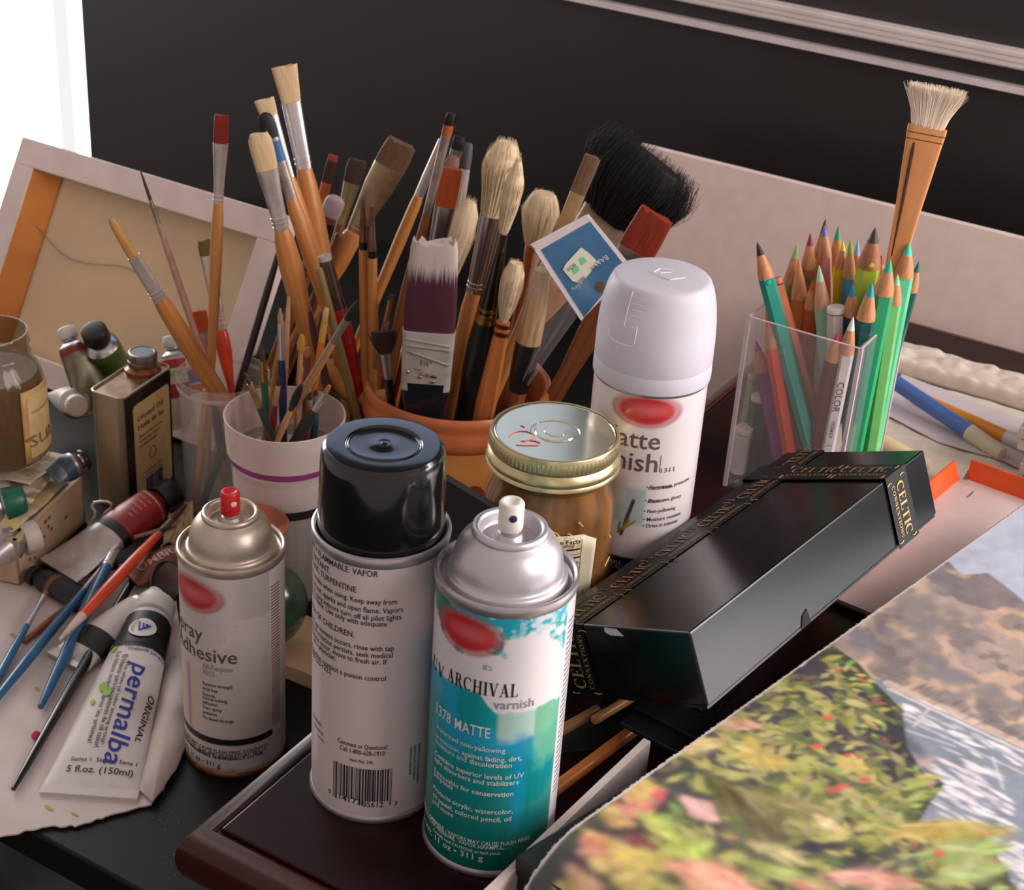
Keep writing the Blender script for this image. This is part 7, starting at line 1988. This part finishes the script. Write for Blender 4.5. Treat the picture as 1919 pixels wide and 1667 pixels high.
# stains and pink blob
fold = [(262, 1480), (270, 1380), (300, 1300), (318, 1232), (346, 1228), (348, 1300), (352, 1388), (330, 1440), (288, 1500), (284, 1500)]
def wv_(px, py): return .0045 + .004 * max(0, (1400 - py) / 200) * (1 - abs(px - 320) / 90)
mb = MB(); n_ = len(fold)
fp = [at_z(px, py, wv_(px, py)) for px, py in fold]
mid_ = at_z(310, 1375, .012)
mb.add([mid_] + fp, [(0, 1 + i, 1 + (i + 1) % n_) for i in range(n_)])
o = mb.build('folded_napkin', TW, smooth=True, solid=.0008)
tag(o, 'folded white napkin corner between the big white tube and the adhesive can', 'napkin')
mb = MB()
for (px, py, w1_, h1_, mt_) in ((92, 1513, 9, 4, 0), (140, 1525, 8, 2, 0), (25, 1190, 6, 4, 0), (70, 1290, 5, 4, 0)):
    mb.add([at_z(px + w1_ * math.cos(t), py + h1_ * math.sin(t) + .4 * w1_ * math.cos(t), .0026) for t in np.linspace(0, 5.8, 10)], [tuple(range(10))])
mb.build('ochre_stains', M((196, 168, 96), .8), towel, smooth=False)
P = at_z(68, 1379, .0045)
o = MB().lathe([(.0001, -.0022), (.0022, -.002), (.0034, 0), (.0030, .002), (.0001, .0028)], P, nrm([.4, -.3, .8]), n=16).build('pink_paint_lump', M((206, 34, 112), .35, coat=.4), smooth=True)
tag(o, 'hot pink lump of dried paint beside the black brush handle', 'paint')
def lbrush(label, A, B, zA, zB, parts, **k):
    return brush(label, line_free(A, B, zA, zB), A, B, parts, **k)
BLUEH = M((40, 96, 136), .38, var=.08, coat=.35)
lbrush('black brush handle lying longest at the lower left of the towel', (25, 1478), (250, 1085), .0052, .010, [('handle', BLACKPAINT, [(1478, 9), (1440, 14), (1330, 19), (1220, 22), (1120, 18), (1085, 14)], 1, 2)])
lbrush('blue-handled brush running under the foil tube, gold bristles towards the back', (76, 1324), (236, 984), .006, .022, [('handle', BLUEH, [(1324, 12), (1290, 18), (1180, 24), (1110, 26), (1062, 20)], 1, 2), ('ferrule', CHROME, [(1063, 20), (1040, 19), (1005, 27)], .6, 2.3, {'rings': [(1055, 21)]}), ('bristles', BR((168, 112, 40)), [(1006, 26), (995, 27), (986, 24)], .4, 2.4, {'bristle': .5})])
lbrush('long blue-handled brush with a thin pale ferrule, left of the other blue ones', (-14, 1318), (197, 1056), .006, .016, [('handle', BLUEH, [(1318, 14), (1240, 20), (1160, 20), (1106, 13)], 1, 2), ('ferrule', M((176, 166, 154), .35, .8), [(1107, 13), (1080, 11), (1060, 9)], 1, 2)])
lbrush('small blue-handled flat brush with orange tip at the far left of the towel', (-8, 1276), (90, 1102), .006, .010, [('handle', BLUEH, [(1276, 16), (1220, 17), (1172, 12)], 1, 2), ('ferrule', CHROME, [(1173, 12), (1140, 11), (1116, 12)], .7, 2.2), ('bristles', BR((170, 96, 40)), [(1117, 12), (1108, 11), (1102, 8)], .5, 2.2, {'bristle': .3, 'n': 30})])
lbrush('brush with bright orange handle and bare white end, on top of the blue ones', (114, 1196), (350, 944), .020, .034, [('white_wood_end', M((214, 190, 176), .5), [(1198, 6), (1175, 14), (1152, 19)], 1, 2), ('handle', M((222, 76, 36), .35, var=.06, coat=.4), [(1153, 19), (1110, 24), (1050, 22), (1000, 16)], 1, 2), ('ferrule', M((150, 136, 120), .35, .9), [(1001, 15), (975, 13)], .9, 2), ('bristles', BR((92, 72, 50), (60, 44, 30)), [(976, 11), (958, 12), (945, 5)], .7, 2, {'bristle': .3, 'n': 40})])
lbrush('thin brown stick lying between the blue brush handles', (44, 1203), (128, 1136), .005, .007, [('handle', M((142, 76, 44), .45), [(1203, 10), (1170, 14), (1136, 13)], 1, 2)], name='wooden_stick', cat='stick')
lbrush('small brush with dark bristles crossing above the orange handle', (240, 1010), (330, 986), .034, .032, [('ferrule', M((130, 120, 106), .35, .8), [(252, 8), (300, 10)], .9, 2), ('bristles', DKBROWN, [(300, 9), (330, 3)], .8, 2)], horiz=True)
# binder clip
P0 = at_z(150, 1030, .004)
rbc = thing('binder_clip', 'black binder clip with a raised wire handle, beside the cream box', 'binder clip', P0)
ca_, cb2, cc2 = at_z(136, 1068, .003), at_z(186, 1006, .003), None
dcl = nrm((cb2 - ca_) * [1, 1, 0]); ncl = np.array([dcl[1], -dcl[0], 0])
MB().prism([ca_ - ncl * .007, ca_ + ncl * .007, ca_ + ncl * .0015 + Z * .016, ca_ - ncl * .0015 + Z * .016], dcl * float(np.linalg.norm(cb2 - ca_))).build('clip_body', M((20, 19, 19), .35, coat=.3), rbc, smooth=False, bevel=.0006)
yw = P0[1] + .012
wpx = [(152, 1020), (164, 990), (178, 966), (178, 958), (172, 948), (176, 941), (188, 939), (200, 939), (208, 943), (208, 951), (196, 962), (190, 972), (188, 1000)]
MB().tube([at_y(px, py, yw + .0008 * i) for i, (px, py) in enumerate(wpx)], .0011, 8).build('wire_handle', M((214, 206, 196), .35, .5), rbc)
# black crushed foil tube under the brushes
paint_tube('crushed black paint tube with a chipped brown spot, in front of the cream box', at_z(165, 1128, .006), at_z(84, 1088, .009), .0085, .030, 0, M((28, 26, 25), .42, kind='plain', col2=(40, 34, 30), scale=60), [(.72, .82, M((110, 72, 48), .6, var=.2), 'brown_patch')], M((24, 22, 22), .45), cap=(.0075, .006), shoulderm=M((30, 28, 28), .4), squash=.3)
# crumpled cream wrapper behind the adhesive can
sheet('cream_wrapper', 'crumpled cream wrapper between the red tube and the adhesive can', (at_z(300, 1040, .006), at_z(365, 1030, .006), at_z(362, 945, .02), at_z(318, 968, .02)), .008, [(204, 178, 140), (176, 146, 104), (216, 196, 164), (150, 120, 84)], 131, .002, cat='wrapper', nx=24, ny=20)
# metal jar lid leaning behind the adhesive can
Pm = at_z(318, 1090, .022)
rml = thing('metal_lid', 'dull metal lid standing on edge left of the adhesive can', 'lid', Pm)
MB().lathe([(.0001, 0), (.0150, 0), (.0160, .0008), (.0164, .003), (.0160, .0045), (.0152, .0040), (.0150, .0015), (.0001, .0014)], Pm, nrm([-.55, -.7, .45]), n=40).build('lid_disc', M((96, 88, 86), .35, .8, var=.15), rml)
# green marbled orb on a pale wooden board, terracotta saucer
WB = .012
q_ = [at_z(*p, WB) for p in ((400, 1190), (592, 1268), (690, 1200), (520, 1130))]
o = MB().prism(q_, -Z * WB).build('wooden_board', M((206, 176, 140), .55, kind='plain', col2=(190, 156, 118), scale=(40, 8, 8)), smooth=False)
tag(o, 'small pale wooden board under the green glass ball', 'board')
yo = 1.005
co = at_y(522, 1125, yo); ro2 = 62 * depth(co) / FPX
ro2 = .0330; co = at_z(490, 1130, WB + ro2)
prof = [(max(.0001, ro2 * math.sin(t)), -ro2 * math.cos(t)) for t in np.linspace(0, math.pi, 25)]
o = MB().lathe(prof, co, n=40).build('green_ball', M((72, 90, 72), .2, kind='plain', col2=(40, 56, 44), scale=42, coat=.5))
tag(o, 'dark green marbled ball between the adhesive can and the barcode can', 'ball')
sc = at_z(470, 986, WB + 2 * ro2 + .009); sc[2] = WB + 2 * ro2 - .0012
rsd = thing('terracotta_saucer', 'small terracotta saucer resting on the green ball, in front of the frosted cup', 'saucer', sc)
MB().lathe([(.0001, 0), (.014, 0), (.022, .004), (.0265, .0095), (.0275, .0125), (.0262, .0135), (.0245, .0115), (.0205, .0065), (.013, .0028), (.0001, .0026)], sc, n=48).build('dish', M((162, 88, 58), .55, var=.15, scale=50), rsd)
# dark plant-like litter on the floor by the desk
mb = MB()
fl_ = thing('floor_bag', 'dark limp bag on the floor in the shadow at the lower left', 'bag', at_z(100, 1660, -.70))
pb0 = at_z(90, 1660, -.66)
mb.grid(lambda a, b: pb0 + np.array([(a - .5) * .35, (b - .5) * .3, .05 * math.sin(a * 7 + b * 3) * math.sin(b * 5) + .04]), 20, 16)
mb.build('bag_cloth', M((26, 26, 28), .5), fl_, solid=.004)

# ------------------------------------------------------------------ tidy up
for o in bpy.data.objects:
    if '_off' in o: del o['_off']
